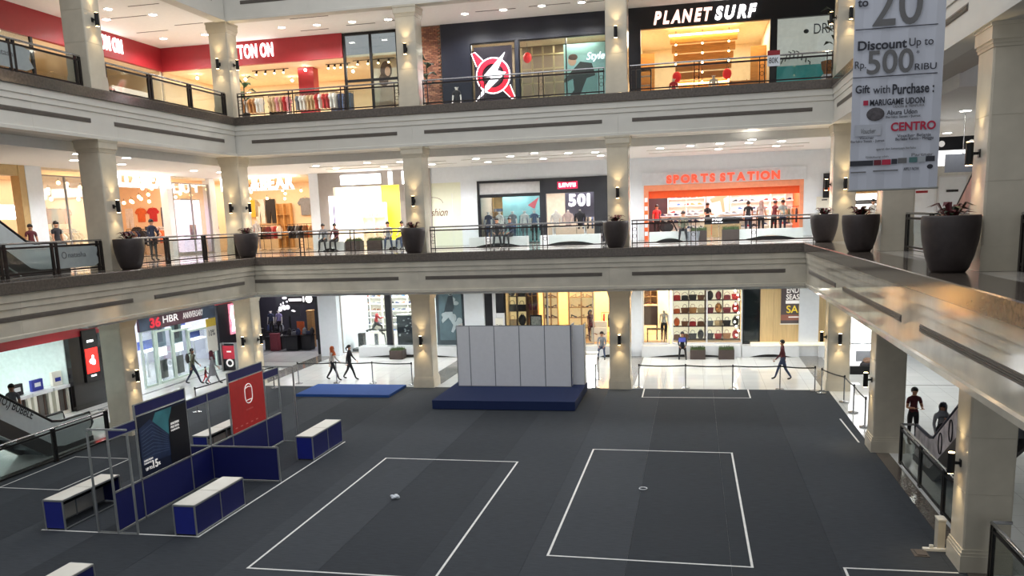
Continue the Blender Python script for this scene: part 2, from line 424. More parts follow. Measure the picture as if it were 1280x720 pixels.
WALK = dict(legL=(0.42, 0.12), legR=(-0.30, 0.28), armL=(-0.35, 0.25, 0.12), armR=(0.35, 0.35, 0.12), lean=0.06)
WALK2 = dict(legL=(-0.34, 0.25), legR=(0.40, 0.08), armL=(0.30, 0.4, 0.12), armR=(-0.30, 0.25, 0.12), lean=0.05)
STAND = dict(legL=(0.02, 0.0), legR=(-0.03, 0.02), armL=(0.05, 0.25, 0.14), armR=(0.02, 0.2, 0.14), sleeve=0)
STANDC = dict(legL=(0.0, 0.0), legR=(0.04, 0.06), armL=(0.20, 1.5, 0.22), armR=(0.20, 1.4, 0.22), cross=0.5, sleeve=0)
PHONE = dict(legL=(0.0, 0.0), legR=(0.04, 0.06), armL=(0.05, 0.3, 0.15), armR=(0.30, 2.0, 0.2), cross=0.3, sleeve=1)
SIT = dict(sit=True, legL=(1.45, 1.5), legR=(1.42, 1.35), armL=(0.35, 0.7, 0.12), armR=(0.30, 0.75, 0.12), cross=0.25, lean=0.18, spread=0.1)
REACH = dict(legL=(0.05, 0.0), legR=(-0.08, 0.05), armL=(1.0, 0.5, 0.1), armR=(0.8, 0.7, 0.12), lean=0.12)

# figures are grown first, while the scene is still small
C_BLK = clothm('black', (32, 31, 36)); C_NAV = clothm('navy', (38, 44, 64)); C_WHT = clothm('white', (206, 200, 192)); C_GRY = clothm('grey', (120, 122, 128))
C_MAR = clothm('maroon', (84, 30, 38)); C_ORG = clothm('orange', (190, 92, 44)); C_DEN = clothm('denim', (54, 66, 92)); C_OLV = clothm('olive', (96, 96, 80))
C_RED = clothm('red', (200, 50, 56)); C_PNK = clothm('pinkish_grey', (176, 156, 150)); C_TEA = clothm('pale_teal', (150, 172, 172)); C_LGR = clothm('light_grey', (164, 164, 166))
def G3(px, py, z=0.0): x, y = PG(px, py, z); return (x, y, z)
p = person('woman in an orange headscarf and pale top walking on white tiles behind blue mat', G3(417, 475), 1.75, WALK, C_WHT, C_BLK, hijab=C_ORG, h=1.56)
p = person('woman in all black with tied hair striding beside the orange headscarf', G3(438, 474), 1.75, WALK, C_BLK, C_BLK, hair='tail', h=1.60)
x, y = PG(243, 480); pb = person('man with a backpack walking past the electronics shop window', (x, y, 0), 2.2, WALK, C_OLV, C_NAV, h=1.66)
b = B().ell((0, 0.19, 1.20), 0.15, 0.10, 0.23, n=10, k=8); q = thing('backpack', 'grey backpack worn by the man passing the electronics shop', 'backpack', (x, y, 0), 2.2)
b.out('bag_body', clothm('backpack', (58, 54, 52)), q, smooth=True, world=False)
for s in (-1, 1): B().tube([(s*0.09, 0.13, 1.40), (s*0.1, 0.0, 1.46), (s*0.1, -0.135, 1.32), (s*0.11, -0.05, 1.08), (s*0.1, 0.13, 1.04)], 0.018, n=6).out('strap', clothm('backpack', (58, 54, 52)), q, world=False)
person('woman in a maroon headscarf and grey tunic walking with a child', G3(267, 480), 2.1, WALK2, C_GRY, C_GRY, hijab=clothm('maroon_scarf', (80, 26, 40)), h=1.55, skirt=C_GRY)
person('small child in red walking between the couple by the electronics shop', G3(258, 479), 2.1, WALK, C_MAR, C_RED, h=0.78)
person('man in a grey shirt seated on the white ledge beside the marble column', (PG(754, 446)[0], 41.35, 0), 0.0, SIT, C_GRY, C_DEN, h=1.66)
person('person in dark clothes seated on the white ledge holding a blue book', (PG(853, 445)[0], 41.35, 0), 0.05, SIT, C_BLK, C_BLK, h=1.62)
person('man in a maroon shirt and jeans walking outside the rope barrier', G3(978, 474.5), -1.65, WALK, C_MAR, C_DEN, h=1.68)
person('man in a dark red shirt standing by the escalator behind the marble column', (6.3, 26.1, 0), 0.2, STANDC, C_MAR, C_BLK, h=1.66)
person('woman in a headscarf and grey jacket carrying a black bag on the escalator', (6.5, 23.9, 0.021), -0.4, PHONE, C_LGR, C_GRY, hijab=C_GRY, h=1.66)
person('man in a grey shirt riding the escalator with the bubble advertisement', (-20.58, 21.85, 0.75), 0.3, STAND, C_GRY, C_NAV, h=1.66)
# second storey
Z2 = 5.70
person('man in a dark jacket standing at the brightly lit clothes shop behind left railing', (-22.4, 32.3, Z2), 1.2, PHONE, C_NAV, C_BLK, h=1.70)
person('man in a black shirt leaning by the lit shop doorway near the escalator', (-23.6, 28.2, Z2), 1.4, STAND, C_BLK, C_NAV, h=1.70)
person('person in dark red beside the white pillar of the lit shop', (-24.3, 27.7, Z2), 1.0, STAND, C_MAR, C_BLK, h=1.62)
BENCH_Y = 38.6
for X, tp, bt, lb, hd in ((PB(406, 290, BENCH_Y)[0], C_GRY, C_BLK, 'seated person in grey on the white bench before the grey shop', 0.1), (PB(421, 290, BENCH_Y)[0], C_MAR, C_BLK, 'seated person in dark maroon on the white bench before the grey shop', -0.1),
                          (PB(486, 290, BENCH_Y)[0], C_LGR, C_DEN, 'seated person in light grey on the bench before the yellow wall', 0.3), (PB(505, 290, BENCH_Y)[0], C_WHT, C_DEN, 'seated person in white on the bench beside the marble column', -0.3),
                          (PB(622, 290, BENCH_Y)[0], C_BLK, C_BLK, 'seated person in black on the bench before the denim shop window', 0.2), (PB(640, 290, BENCH_Y)[0], C_NAV, C_BLK, 'seated person in navy on the bench before the denim shop window', -0.5),
                          (PB(854, 290, BENCH_Y)[0], C_OLV, C_BLK, 'seated person in black trousers on the bench before the sports shop', 0.0)):
    person(lb, (X, BENCH_Y-0.1, Z2), hd, SIT, tp, bt, h=1.62)
for px, YY, tp, bt, hj, lb, hd, ps in ((884, 43.8, C_BLK, C_BLK, None, 'man in black standing in the middle of the sports shop', 0.8, STANDC), (935, 43.2, C_BLK, C_NAV, None, 'person in a printed black shirt at the sports shop entrance', PI, STAND),
                                   (951, 42.9, C_PNK, C_BLK, C_PNK, 'woman in a beige headscarf browsing shoes in the sports shop', PI-0.4, STAND), (967, 44.2, C_MAR, C_BLK, None, 'person in maroon near the right shoe wall of the sports shop', 2.2, REACH),
                                   (978, 43.0, C_TEA, C_NAV, None, 'man in a pale teal shirt at the right of the sports shop', PI, STAND), (821, 44.4, C_RED, C_BLK, None, 'shop assistant in a red shirt beside the sports shop doorway', 0.3, STAND)):
    person(lb, (PB(px, 290, YY)[0], YY, Z2), hd, ps, tp, bt, hijab=hj, h=1.66)
person('shop assistant in a dark dress standing inside the warm lit shoe shop', (PB(738, 400, 43.4)[0], 43.4, 0.556), 0.8, STAND, C_MAR, C_MAR, hair='long', h=1.6)
person('man at the counter seen over the dark pot on the right balcony', (PB(1091, 262, 38.4)[0], 38.4, Z2), 0.3, STAND, C_WHT, C_BLK, h=1.5)
# plain shop mannequins share two meshes
MQ_A = person('mannequin', (0, -60, 0), 0, STAND, MANNQ, MANNQ, shoe=(226, 220, 214), skin=MANNQ, hair=None, name='mannequin', cat='mannequin')
# ------------------------------------------------------------------ the atrium shell
Z3 = 11.5; F2B, F3B, F4B = 4.13, 9.92, 15.32; CEIL2, CEIL3 = 9.6, 15.9
CXL, CXR, CYB = -19.35, 5.4, 34.1; CXS = (-11.18, -2.9); CR2, CR3 = 25.4, 17.0; HW = 0.41
E2 = (-18.05, 3.97, 32.8); E3 = (-18.85, 4.87, 33.62)
SY = 42.2; SY3 = 40.0; SXL1, SXL2, SXL3 = -24.0, -25.4, -26.2
o = B().box(-34, 22, -4, 52, -0.2, 0).out('floor', TILE); S(o, 'glossy white tiled ground floor of the mall')
for X in (CXL, CXS[0], CXS[1], CXR):
    B().box(X-0.5, X+0.5, 34.55, 42.1, 0.0, 0.004).out('granite_band', BAND, o)
B().box(-23.3, -23.2, 20, 44, 0, 0.004).out('granite_band', BLACKM, o); B().box(-34, -14.5, 40.2, 40.28, 0, 0.004).out('granite_band', BLACKM, o)
B().box(5.07, 5.42, 9, 24.9, 0, 0.02).out('granite_band', GRANITE, o); B().box(-19.75, -19.4, 9, 24.9, 0, 0.02).out('granite_band', GRANITE, o)
B().box(7.2, 14, 34.9, 34.98, 0, 0.004).out('granite_band', BAND, o)
fc = thing('floor_carpet', 'charcoal carpet strips covering the atrium floor', None, (-7, 20, 0), 0, None, 'structure')
x = -1.31-2.05*9; i = 0
while x < 4.9:
    a, b_ = max(x, -19.4), min(x+2.05, 5.07)
    if b_-a > 0.1: B().box(a+0.002, b_-0.002, 4, 33.8, 0.001, 0.012+0.0015*(i % 2)).out('carpet_strip', CARPET[(0, 1, 2, 1, 0, 2, 1, 0, 2, 1, 1, 0)[i % 12]], fc)
    x += 2.05; i += 1
# white tape outlines on the carpet
def tape(label, pts, closed=False, w=0.05):
    b = B(); pts = [Vector((*p, 0)) for p in pts]; n = len(pts)
    for i in range(n if closed else n-1):
        p, q = pts[i], pts[(i+1) % n]; d = (q-p).normalized(); nn = Vector((-d.y, d.x, 0))*w/2; e = d*w/2
        c = [p-e+nn, p-e-nn, q+e-nn, q+e+nn]
        b.add([(v.x, v.y, 0.0145+0.001*(i % 2)) for v in c]+[(v.x, v.y, 0.0165+0.001*(i % 2)) for v in c], [(0, 1, 2, 3), (7, 6, 5, 4), (0, 4, 5, 1), (1, 5, 6, 2), (2, 6, 7, 3), (3, 7, 4, 0)])
    return tag(b.out('floor_tape_outline', TAPE), label, 'floor tape')
tape('white tape rectangle on carpet holding the crumpled white paper', [(-8.98, 14.95), (-8.98, 23.1), (-4.96, 23.07), (-4.96, 14.95)], True)
tape('white tape rectangle on carpet with the small ring inside', [(-2.95, 16.38), (-2.94, 24.6), (1.09, 24.55), (1.14, 16.3)], True)
tape('white tape line on carpet ending at the near marble column base', [(2.88, 13.0), (2.88, 16.49), (4.9, 16.52)])
tape('white tape outline before the rope barrier on the back carpet edge', [(-1.94, 33.75), (-1.93, 32.15), (2.08, 32.2), (2.08, 33.75)])
tape('short white tape strip beside the second marble column', [(4.76, 29.0), (4.82, 26.05)])
tape('white tape rectangle beside the railing by the bubble escalator', [(-18.98, 19.24), (-17.04, 19.23), (-17.05, 22.3), (-19.05, 22.35)], True, 0.04)
tape('white tape edge around the blue exhibition booth', [(-15.15, 16.41), (-11.05, 16.45), (-11.02, 24.8)], False, 0.05)
# litter on the carpet
x, y = PG(494, 624); b = B()
for i in range(9):
    a = i*0.7; b.ell((x+0.07*math.cos(a), y+0.05*math.sin(a), 0.05+0.02*(i % 3)), 0.06, 0.045, 0.035, n=6, k=4)
tag(b.out('crumpled_paper', WHITE), 'crumpled white paper lying on the charcoal carpet', 'litter')
x, y = PG(804, 612); tag(B().tube([(x+0.1*math.cos(2*PI*i/16), y+0.1*math.sin(2*PI*i/16), 0.03) for i in range(16)], 0.014, n=6, closed=True).out('tape_ring', GREYP, smooth=True), 'small grey ring lying on the charcoal carpet', 'ring')

# ---- columns
PANEL = {}
def panel_mesh(hgt, w=HW):
    k = (round(hgt, 3), w)
    if k not in PANEL:
        c = 0.03; h2 = hgt-0.008
        poly = [(-w+c, -w), (w-c, -w), (w, -w+c), (w, w-c), (w-c, w), (-w+c, w), (-w, w-c), (-w, -w+c)]
        PANEL[k] = B().prism(poly, 'z', 0.0, h2).mesh('marble_panel', MARBLE)
    return PANEL[k]
def sq(b, c, h, z0, z1): return b.box(c[0]-h, c[0]+h, c[1]-h, c[1]+h, z0, z1)
def column(X, Y, z0, z1, label, cap=True):
    t = thing('column', label, None, (X, Y, z0), 0, None, 'structure')
    b = B(); e = 0.75 if z0 == 0 else 0.3; sq(b, (0, 0), HW+0.06*e, 0, 0.34); sq(b, (0, 0), HW+0.045*e, 0.34, 0.40); sq(b, (0, 0), HW+0.025*e, 0.40, 0.46); b.out('plinth', MARBLE, t, world=False)
    n = max(2, round((z1-z0-0.46-0.4)/1.18)); hh = (z1-z0-0.46-0.4)/n
    for i in range(n): put(panel_mesh(hh), 'marble_panel', t, (0, 0, 0.46+i*hh))
    core = B(); sq(core, (0, 0), HW-0.01, 0.4, z1-z0-0.2); core.out('core', MARBLE, t, world=False)
    b = B(); H = z1-z0
    if cap: sq(b, (0, 0), HW+0.015, H-0.40, H-0.34); sq(b, (0, 0), HW+0.03, H-0.34, H-0.28); sq(b, (0, 0), HW+0.055, H-0.28, H-0.06); sq(b, (0, 0), HW+0.075, H-0.06, H+0.02)
    else: sq(b, (0, 0), HW, H-0.4, H)
    b.out('capital', MARBLE, t, world=False)
    return t
# sconce prototype
def make_sconce():
    t = thing('wall_sconce', 'x', 'wall lamp', (0, -60, 0))
    B().box(-0.05, 0.05, -0.02, 0.0, -0.07, 0.07).box(-0.025, 0.025, -0.12, -0.02, -0.025, 0.025).out('bracket', BLACKM, t, world=False)
    B().cyl((0, -0.17, -0.20), (0, -0.17, 0.20), 0.068, n=14).out('lamp_body', BLACKM, t, smooth=False, world=False)
    B().cyl((0, -0.17, 0.201), (0, -0.17, 0.21), 0.054, n=12).out('lens', LAMPWW, t, world=False)
    B().cyl((0, -0.17, -0.21), (0, -0.17, -0.201), 0.054, n=12).out('lens', LAMPWW, t, world=False)
    for s in (1, -1): spot('sconce_lamp', (0, -0.17, s*0.23), (PI if s > 0 else 0, 0, 0), 26, (1.0, 0.76, 0.42), 1.5, 0.95, 0.05, t)
    return t
SCP = make_sconce(); SCN = [0]
def sconce(loc, face, label):
    rz = {'-y': 0, '+x': PI/2, '-x': -PI/2}[face]
    if SCN[0] == 0: o = SCP; o.location = loc; o.rotation_euler = (0, 0, rz); o['label'] = label
    else: o = dup(SCP, loc, rz, label)
    o['group'] = 'column sconces'; SCN[0] += 1
storeys = ((0.0, F2B, 2.04, 'ground floor'), (Z2, F3B, 2.08, 'second storey'), (Z3, F4B, 2.17, 'top storey'))
where = {'bl': (CXL, CYB), 'b1': (CXS[0], CYB), 'b2': (CXS[1], CYB), 'br': (CXR, CYB), 'l2': (CXL, CR2), 'r2': (CXR, CR2), 'r3': (CXR, CR3)}
nice = {'bl': 'left corner', 'b1': 'back column before yellow shop side', 'b2': 'back', 'br': 'right corner', 'l2': 'left side', 'r2': 'right side', 'r3': 'near right'}
desc = {('bl', 0): 'beside the electronics shop', ('bl', 1): 'between the two glowing white shop signs', ('bl', 2): 'beside the red shop band',
        ('b1', 0): 'beside the grey partition stage', ('b1', 1): 'between the yellow shop and white hoarding', ('b1', 2): 'beside the brick strip',
        ('b2', 0): 'near the seated man', ('b2', 1): 'between denim shop and sports shop', ('b2', 2): 'beside the orange lit surf shop',
        ('br', 0): 'at the rope barrier corner', ('br', 1): 'behind the far dark pot', ('br', 2): 'behind the hanging banner',
        ('l2', 0): 'behind the bubble escalator railing', ('l2', 1): 'beside the left escalator', ('l2', 2): 'standing before the red sign wall',
        ('r2', 0): 'at the start of the escalator railing', ('r2', 1): 'behind the middle dark pot', ('r2', 2): 'above the middle dark pot',
        ('r3', 0): 'with power strip at its foot', ('r3', 1): 'behind the largest dark pot', ('r3', 2): 'above the largest dark pot'}
for k, (X, Y) in where.items():
    for i, (z0, z1, dz, nm) in enumerate(storeys):
        if k in ('r2', 'r3') and i == 2: continue
        column(X, Y, z0, z1, 'cream marble column on the %s %s' % (nm, desc[(k, i)]))
        fs = {'bl': ('+x', '-y'), 'b1': ('-y',), 'b2': ('-y',), 'br': ('-x', '-y'), 'l2': ('+x',), 'r2': ('-x',), 'r3': ('-x',)}[k]
        for f in fs:
            d = {'-y': (0, -HW-0.002), '+x': (HW+0.002, 0), '-x': (-HW-0.002, 0)}[f]
            sconce((X+d[0], Y+d[1], z0+dz), f, 'black sconce on %s column %s%s' % (nm, desc[(k, i)], '' if len(fs) == 1 else (' facing the carpet' if f == '-y' else ' facing across')))

# ---- fascias: mitred runs of panels with a granite coping
def run(kind, a, b_, edge, prof, name, m, par, step, gap=0.004, axis='x'):
    """profile points (outward offset, z) extruded along an axis in pieces; edge = wall coordinate, outward sign by axis"""
    n = max(1, round((b_-a)/step)); d = (b_-a)/n
    for i in range(n):
        p0, p1 = a+i*d+gap/2, a+(i+1)*d-gap/2
        if kind == 'back': B().prism([(edge-o_, z) for o_, z in prof], 'x', p0, p1).out(name, m, par)
        elif kind == 'left': B().prism([(edge+o_, z) for o_, z in prof], 'y', p0, p1).out(name, m, par)
        else: B().prism([(edge-o_, z) for o_, z in prof], 'y', p0, p1).out(name, m, par)
def fascia(no, E, zt, zb, m, m2, ystart, ventz, depth=0.9, plab=''):
    zg = zt-0.33
    gp = [(0.06, zt-0.02), (0.06, zg+0.02), (0.03, zg), (-depth, zg), (-depth, zt), (0.04, zt)]
    fp = [(0.0, zg), (0.0, zg-0.22), (-0.03, zg-0.23), (-0.03, zg-0.40), (-0.06, zg-0.41), (-0.06, zb+0.12), (0.0, zb+0.10), (0.0, zb), (-0.5, zb), (-0.5, zg)]
    for kind, a, b_, edge in (('back', E[0], E[1], E[2]), ('left', ystart, E[2]+0.0, E[0]), ('right', ystart, E[2]+0.0, E[1])):
        cx = {'back': ((a+b_)/2, edge, zb), 'left': (edge, (a+b_)/2, zb), 'right': (edge, (a+b_)/2, zb)}[kind]
        t = thing('wall_fascia_'+kind, '%s balcony fascia on the %s side' % (plab, kind), None, cx, 0, None, 'structure')
        run(kind, a-(0.5 if kind == 'back' else 0), b_+(0.5 if kind == 'back' else 0), edge, fp, 'fascia_panel', m, t, 4.0)
        run(kind, a-(depth if kind == 'back' else 0), b_+(depth if kind == 'back' else 0), edge, gp, 'granite_coping', m2, t, 2.0, 0.003)
        # linear air grilles
        if kind == 'back': spans = [(CXL+1.2, CXS[0]-0.6), (CXS[0]+0.6, CXS[1]-0.6), (CXS[1]+0.6, E[1]-0.7)]
        elif kind == 'left': spans = [(15.0, CR2-0.7), (CR2+0.5, E[2]-0.9)]
        else: spans = [(9.0, CR3-0.5), (CR3+1.0, CR2-0.6), (CR2+0.7, E[2]-0.8)]
        for s0, s1 in spans:
            if kind != 'back' and s0 < ystart: s0 = ystart
            g = B()
            for q in range(3):
                z = ventz-0.05+q*0.035
                if kind == 'back': g.box(s0, s1, edge+0.035, edge+0.058-0.006*0, z, z+0.022)
                elif kind == 'left': g.box(edge-0.058, edge-0.035, s0, s1, z, z+0.022)
                else: g.box(edge+0.035, edge+0.058, s0, s1, z, z+0.022)
            if kind == 'back': g.box(s0-0.03, s1+0.03, edge+0.05, edge+0.0595, ventz-0.07, ventz+0.07)
            elif kind == 'left': g.box(edge-0.0595, edge-0.05, s0-0.03, s1+0.03, ventz-0.07, ventz+0.07)
            else: g.box(edge+0.05, edge+0.0595, s0-0.03, s1+0.03, ventz-0.07, ventz+0.07)
            g.out('air_grille', mat('grille_brown', (104, 97, 90), 0.5), t)
fascia(2, E2, Z2, F2B, MARBLEG, GRANITE, 7.0, 4.70, plab='polished marble first')
fascia(3, E3, Z3, F3B, CREAM, GRANITE, 7.0, 10.48, plab='cream painted second')
fascia(4, E3, 17.1, F4B, CREAM, GRANITE, 7.0, 16.0, plab='cream painted top')

# ---- floors and ceilings of the galleries
FLOOR2 = mat('gallery_granite_floor', (186, 180, 172), 0.09, var=0.12, scale=3)
def plates(name, boxes, m, label):
    b = B()
    for q in boxes: b.box(*q)
    return S(b.out(name, m), label)
plates('floor_second_storey', [(-34, 22, E2[2]+0.88, 52, Z2-0.2, Z2-0.003), (-34, E2[0]-0.88, 22.9, E2[2]+0.88, Z2-0.2, Z2-0.003), (E2[1]+0.88, 22, 22.9, E2[2]+0.88, Z2-0.2, Z2-0.003), (E2[1]+0.88, 5.7, 8, 22.9, Z2-0.2, Z2-0.003), (7.2, 22, 8, 22.9, Z2-0.2, Z2-0.003), (-19.8, E2[0]-0.88, 8, 22.9, Z2-0.2, Z2-0.003), (-34, -21.4, 8, 22.9, Z2-0.2, Z2-0.003)], FLOOR2, 'polished floor of the second storey gallery')
plates('floor_top_storey', [(-36, 22, E3[2]+0.88, 52, Z3-0.2, Z3-0.003), (-36, E3[0]-0.88, 22.9, E3[2]+0.88, Z3-0.2, Z3-0.003), (-36, -21.5, 8, 22.9, Z3-0.2, Z3-0.003), (E3[1]+0.88, 5.7, 8, E3[2]+0.88, Z3-0.2, Z3-0.003), (7.4, 22, 8, E3[2]+0.88, Z3-0.2, Z3-0.003), (5.7, 7.4, 22.9, E3[2]+0.88, Z3-0.2, Z3-0.003)], FLOOR2, 'floor of the top storey gallery')
plates('ceiling_ground', [(-34, 22, E2[2]+0.4, SY, 4.0, 4.15), (-34, E2[0]-0.4, 22.9, E2[2]+0.4, 4.0, 4.15), (E2[1]+0.4, 22, 22.9, E2[2]+0.4, 4.0, 4.15), (E2[1]+0.4, 5.8, 8, 22.9, 4.0, 4.15)], CEILW, 'white ceiling over the ground floor walkway')
plates('ceiling_second_storey', [(-34, 22, E3[2]+1.5, SY+0.1, CEIL2, CEIL2+0.5), (-34, E3[0]-1.2, 22.0, E3[2]+1.5, CEIL2, CEIL2+0.5), (E3[1]+1.2, 22, 22.5, E3[2]+1.5, CEIL2, CEIL2+0.5), (7.6, 22, 8, 22.5, CEIL2, CEIL2+0.5)], CEILW, 'white ceiling with downlights over the second storey gallery')
plates('ceiling_soffit', [(E3[0]-1.4, E3[1]+1.4, E3[2]+0.3, E3[2]+1.52, F3B+0.001, F3B+0.1), (E3[0]-1.25, E3[0]-0.3, 7, E3[2]+0.3, F3B+0.001, F3B+0.1), (E3[1]+0.3, E3[1]+1.25, 7, E3[2]+0.3, F3B+0.001, F3B+0.1)], SOFFIT, 'grey soffit behind the cream balcony fascia')
c3 = plates('ceiling_top_storey', [(-36, 22, E3[2]+0.3, SY3+0.05, CEIL3, CEIL3+0.15), (-36, E3[0]-0.3, 12, E3[2]+0.3, CEIL3, CEIL3+0.15)], CEILW, 'white ceiling with downlights over the top storey gallery')
for (x0, y0, x1) in ((-18.0, 33.9, -16.6), (-15.6, 33.6, -14.2), (-13.6, 33.4, -12.2), (-17.4, 31.6, -15.6), (-14.4, 31.4, -12.6), (-9.4, 33.2, -7.6), (-7.0, 33.1, -5.2), (-9.6, 31.3, -7.6), (-6.8, 31.3, -5.0), (-4.9, 33.2, -3.4), (-24.4, 28.9, -22.6), (-22.4, 27.4, -21.0), (-25.0, 31.6, -23.4), (-22.6, 30.9, -21.2)):
    B().box(x0, x1, y0+4.9, y0+4.97, CEIL3-0.008, CEIL3+0.002).out('ceiling_slot', DARKM, c3)
for y0 in (37.6, 39.4): 
    for x0 in (-17.5, -10.2, -2.0): B().box(x0, x0+6.6, y0, y0+0.05, CEIL2-0.02, CEIL2+0.002).out('ceiling_slot', SOFFIT, D.objects['ceiling_second_storey'])
# downlights
def make_dl():
    t = thing('ceiling_downlight', 'x', 'ceiling lamp', (0, -60, 0))
    B().lathe([(0.14, 0.0), (0.19, -0.004), (0.19, -0.016), (0.145, -0.016)], n=16, cap=False).out('trim_ring', WHITE, t, world=False)
    B().cyl((0, 0, -0.02), (0, 0, -0.006), 0.15, n=16).out('lens', LAMPW, t, world=False)
    return t
DLP = make_dl(); DLN = [0]
def downlight(X, Y, z, label, power, color=(1, 0.94, 0.86), group='gallery downlights', ang=2.7):
    if DLN[0] == 0: o = DLP; o.location = (X, Y, z); o['label'] = label
    else: o = dup(DLP, (X, Y, z), None, label)
    o['group'] = group; DLN[0] += 1
    if power: spot('downlight_lamp', (0, 0, -0.045), (0, 0, 0), power, color, ang, 0.5, 0.10, o)
for px, py in ((595, 198), (610, 202), (638, 195), (668, 191), (679, 198), (710, 191), (744, 190), (751, 194), (825, 185), (863, 182), (900, 179), (898, 186), (936, 178), (940, 174), (970, 182), (977, 176)):
    X, Y = PG(px, py, CEIL2); downlight(X, Y, CEIL2, 'round white downlight above the denim and sports shop gallery', 150, (0.94, 0.97, 1.0), 'second storey downlights')
for px, py in ((395, 207), (420, 210), (459, 203), (480, 208), (500, 202), (540, 205)):
    X, Y = PG(px, py, CEIL2); downlight(X, Y, CEIL2, 'round downlight above the grey and yellow shop gallery', 110, (1, 0.96, 0.92), 'second storey corner downlights')
for px, py in ((97, 192), (93, 200), (158, 197), (152, 205), (242, 213), (275, 215)):
    X, Y = PG(px, py, CEIL2); downlight(X, Y, CEIL2, 'round downlight above the left gallery by the glowing sign', 100, (1, 0.95, 0.9), 'left second storey downlights')
for px, py in ((1207, 138), (1184, 166)):
    X, Y = PG(px, py, CEIL2); downlight(X, Y, CEIL2, 'round downlight above the right gallery beside the banner', 50, (1, 0.96, 0.9), 'right second storey downlights')
for px, py in ((352, 34), (396, 31), (440, 27), (485, 24), (581, 17), (629, 12), (677, 7), (727, 2.5)):
    X, Y = PG(px, py, CEIL3); downlight(X, Y, CEIL3, 'round white downlight on the top storey ceiling above back railing', 190, (1, 0.98, 0.95), 'top storey back downlights')
for px, py in ((135, 11), (133, 24), (191, 18), (204, 48), (256, 43)):
    X, Y = PG(px, py, CEIL3); downlight(X, Y, CEIL3, 'round white downlight on the top storey ceiling above left railing', 190, (1, 0.97, 0.93), 'top storey left downlights')
for X in (-16.5, -14, -8.5, -5.5, -0.8, 2.2):
    for Y in (36.4, 39.9): downlight(X, Y, 4.0, 'downlight over the ground floor walkway under the balcony', 45, (1, 0.97, 0.92), 'ground floor downlights')
for X, Y in ((-21.8, 27.5), (-21.8, 31.5), (-21.8, 35.5), (8, 33), (9, 29), (8.5, 37)): downlight(X, Y, 4.0, 'downlight over the ground floor side walkway', 55, (0.95, 1, 0.97), 'ground floor side downlights')
# warm glow strips tucked under the balcony beside the columns
# ---- balcony railings
def railing(label, p0, p1, z, npost=4, h=1.0, glass=True, group='balcony railings', flat=False):
    p0, p1 = Vector((*p0, z)), Vector((*p1, z)); L = (p1-p0).length; a = math.atan2(p1.y-p0.y, p1.x-p0.x)
    t = thing('balcony_railing', label, 'railing', p0, a, group)
    B().cyl((0, 0, h), (L, 0, h), 0.032, n=10).out('top_rail', STEEL, t, smooth=False, world=False)
    B().box(0, L, -0.025, 0.025, h-0.16, h-0.10).out('under_rail', DARKM, t, world=False)
    B().box(0, L, -0.02, 0.02, 0.10, 0.15).out('bottom_rail', DARKM, t, world=False)
    B().box(0, L, -0.012, 0.012, 0.04, 0.06).out('bottom_rail', DARKM, t, world=False)
    for i in range(npost):
        x = 0.12+(L-0.24)*i/(npost-1)
        for dx in (-0.09, 0.09):
            if flat: B().box(x+dx-0.045, x+dx+0.045, -0.03, 0.03, 0, h-0.03).out('post', DARKM, t, world=False)
            else: B().box(x+dx-0.016, x+dx+0.016, -0.03, 0.03, 0, h-0.03).out('post', DARKM, t, world=False)
        if not flat:
            for zz in (0.40, 0.66): B().tube([(x+0.072*math.cos(2*PI*j/12), 0, zz+0.072*math.sin(2*PI*j/12)) for j in range(12)], 0.009, n=5, closed=True).out('ring', DARKM, t, world=False)
        if glass and i < npost-1:
            x1 = 0.12+(L-0.24)*(i+1)/(npost-1)
            B().box(x+0.14, x1-0.14, -0.006, 0.006, 0.16, h-0.17).out('glass_panel', RGLASS, t, world=False)
    return t
RY2, RY3 = 34.0, 34.0
g = HW+0.08
railing('steel balcony railing before the yellow and grey shops', (CXL+g, RY2), (CXS[0]-g, RY2), Z2, 4)
railing('steel balcony railing before the denim shop', (CXS[0]+g, RY2), (CXS[1]-g, RY2), Z2, 4)
railing('steel balcony railing before the orange sports shop', (CXS[1]+g, RY2), (CXR-g-0.3, RY2), Z2, 4)
railing('steel balcony railing before the red band clothing shop', (CXL+g, RY3), (CXS[0]-g, RY3), Z3, 4)
railing('steel balcony railing before the lightning logo window', (CXS[0]+g, RY3), (CXS[1]-g, RY3), Z3, 4)
railing('steel balcony railing before the surf shop', (CXS[1]+g, RY3), (CXR-g, RY3), Z3, 4)
railing('dark railing on the left gallery before the glowing clothes shop', (CXL+0.15, CR2+g), (CXL+0.15, CYB-g), Z2, 4, flat=True)
railing('dark railing on the left gallery beside the upper escalator', (CXL+0.15, 16.5), (CXL+0.15, CR2-g), Z2, 5, flat=True)
railing('dark railing on the top left gallery near the corner', (CXL+0.15, CR2+g), (CXL+0.15, CYB-g), Z3, 4, flat=True)
railing('dark railing on the top left gallery with the grey sticker panel', (CXL+0.15, 16.5), (CXL+0.15, CR2-g), Z3, 4, flat=True)
railing('dark railing on the right gallery behind the largest dark pot', (CXR+0.2, CR3+g), (CXR+0.2, CR2-g), Z2, 4, flat=True)
railing('dark railing on the right gallery past the near column', (CXR+0.2, 9), (CXR+0.2, CR3-g), Z2, 4, flat=True)
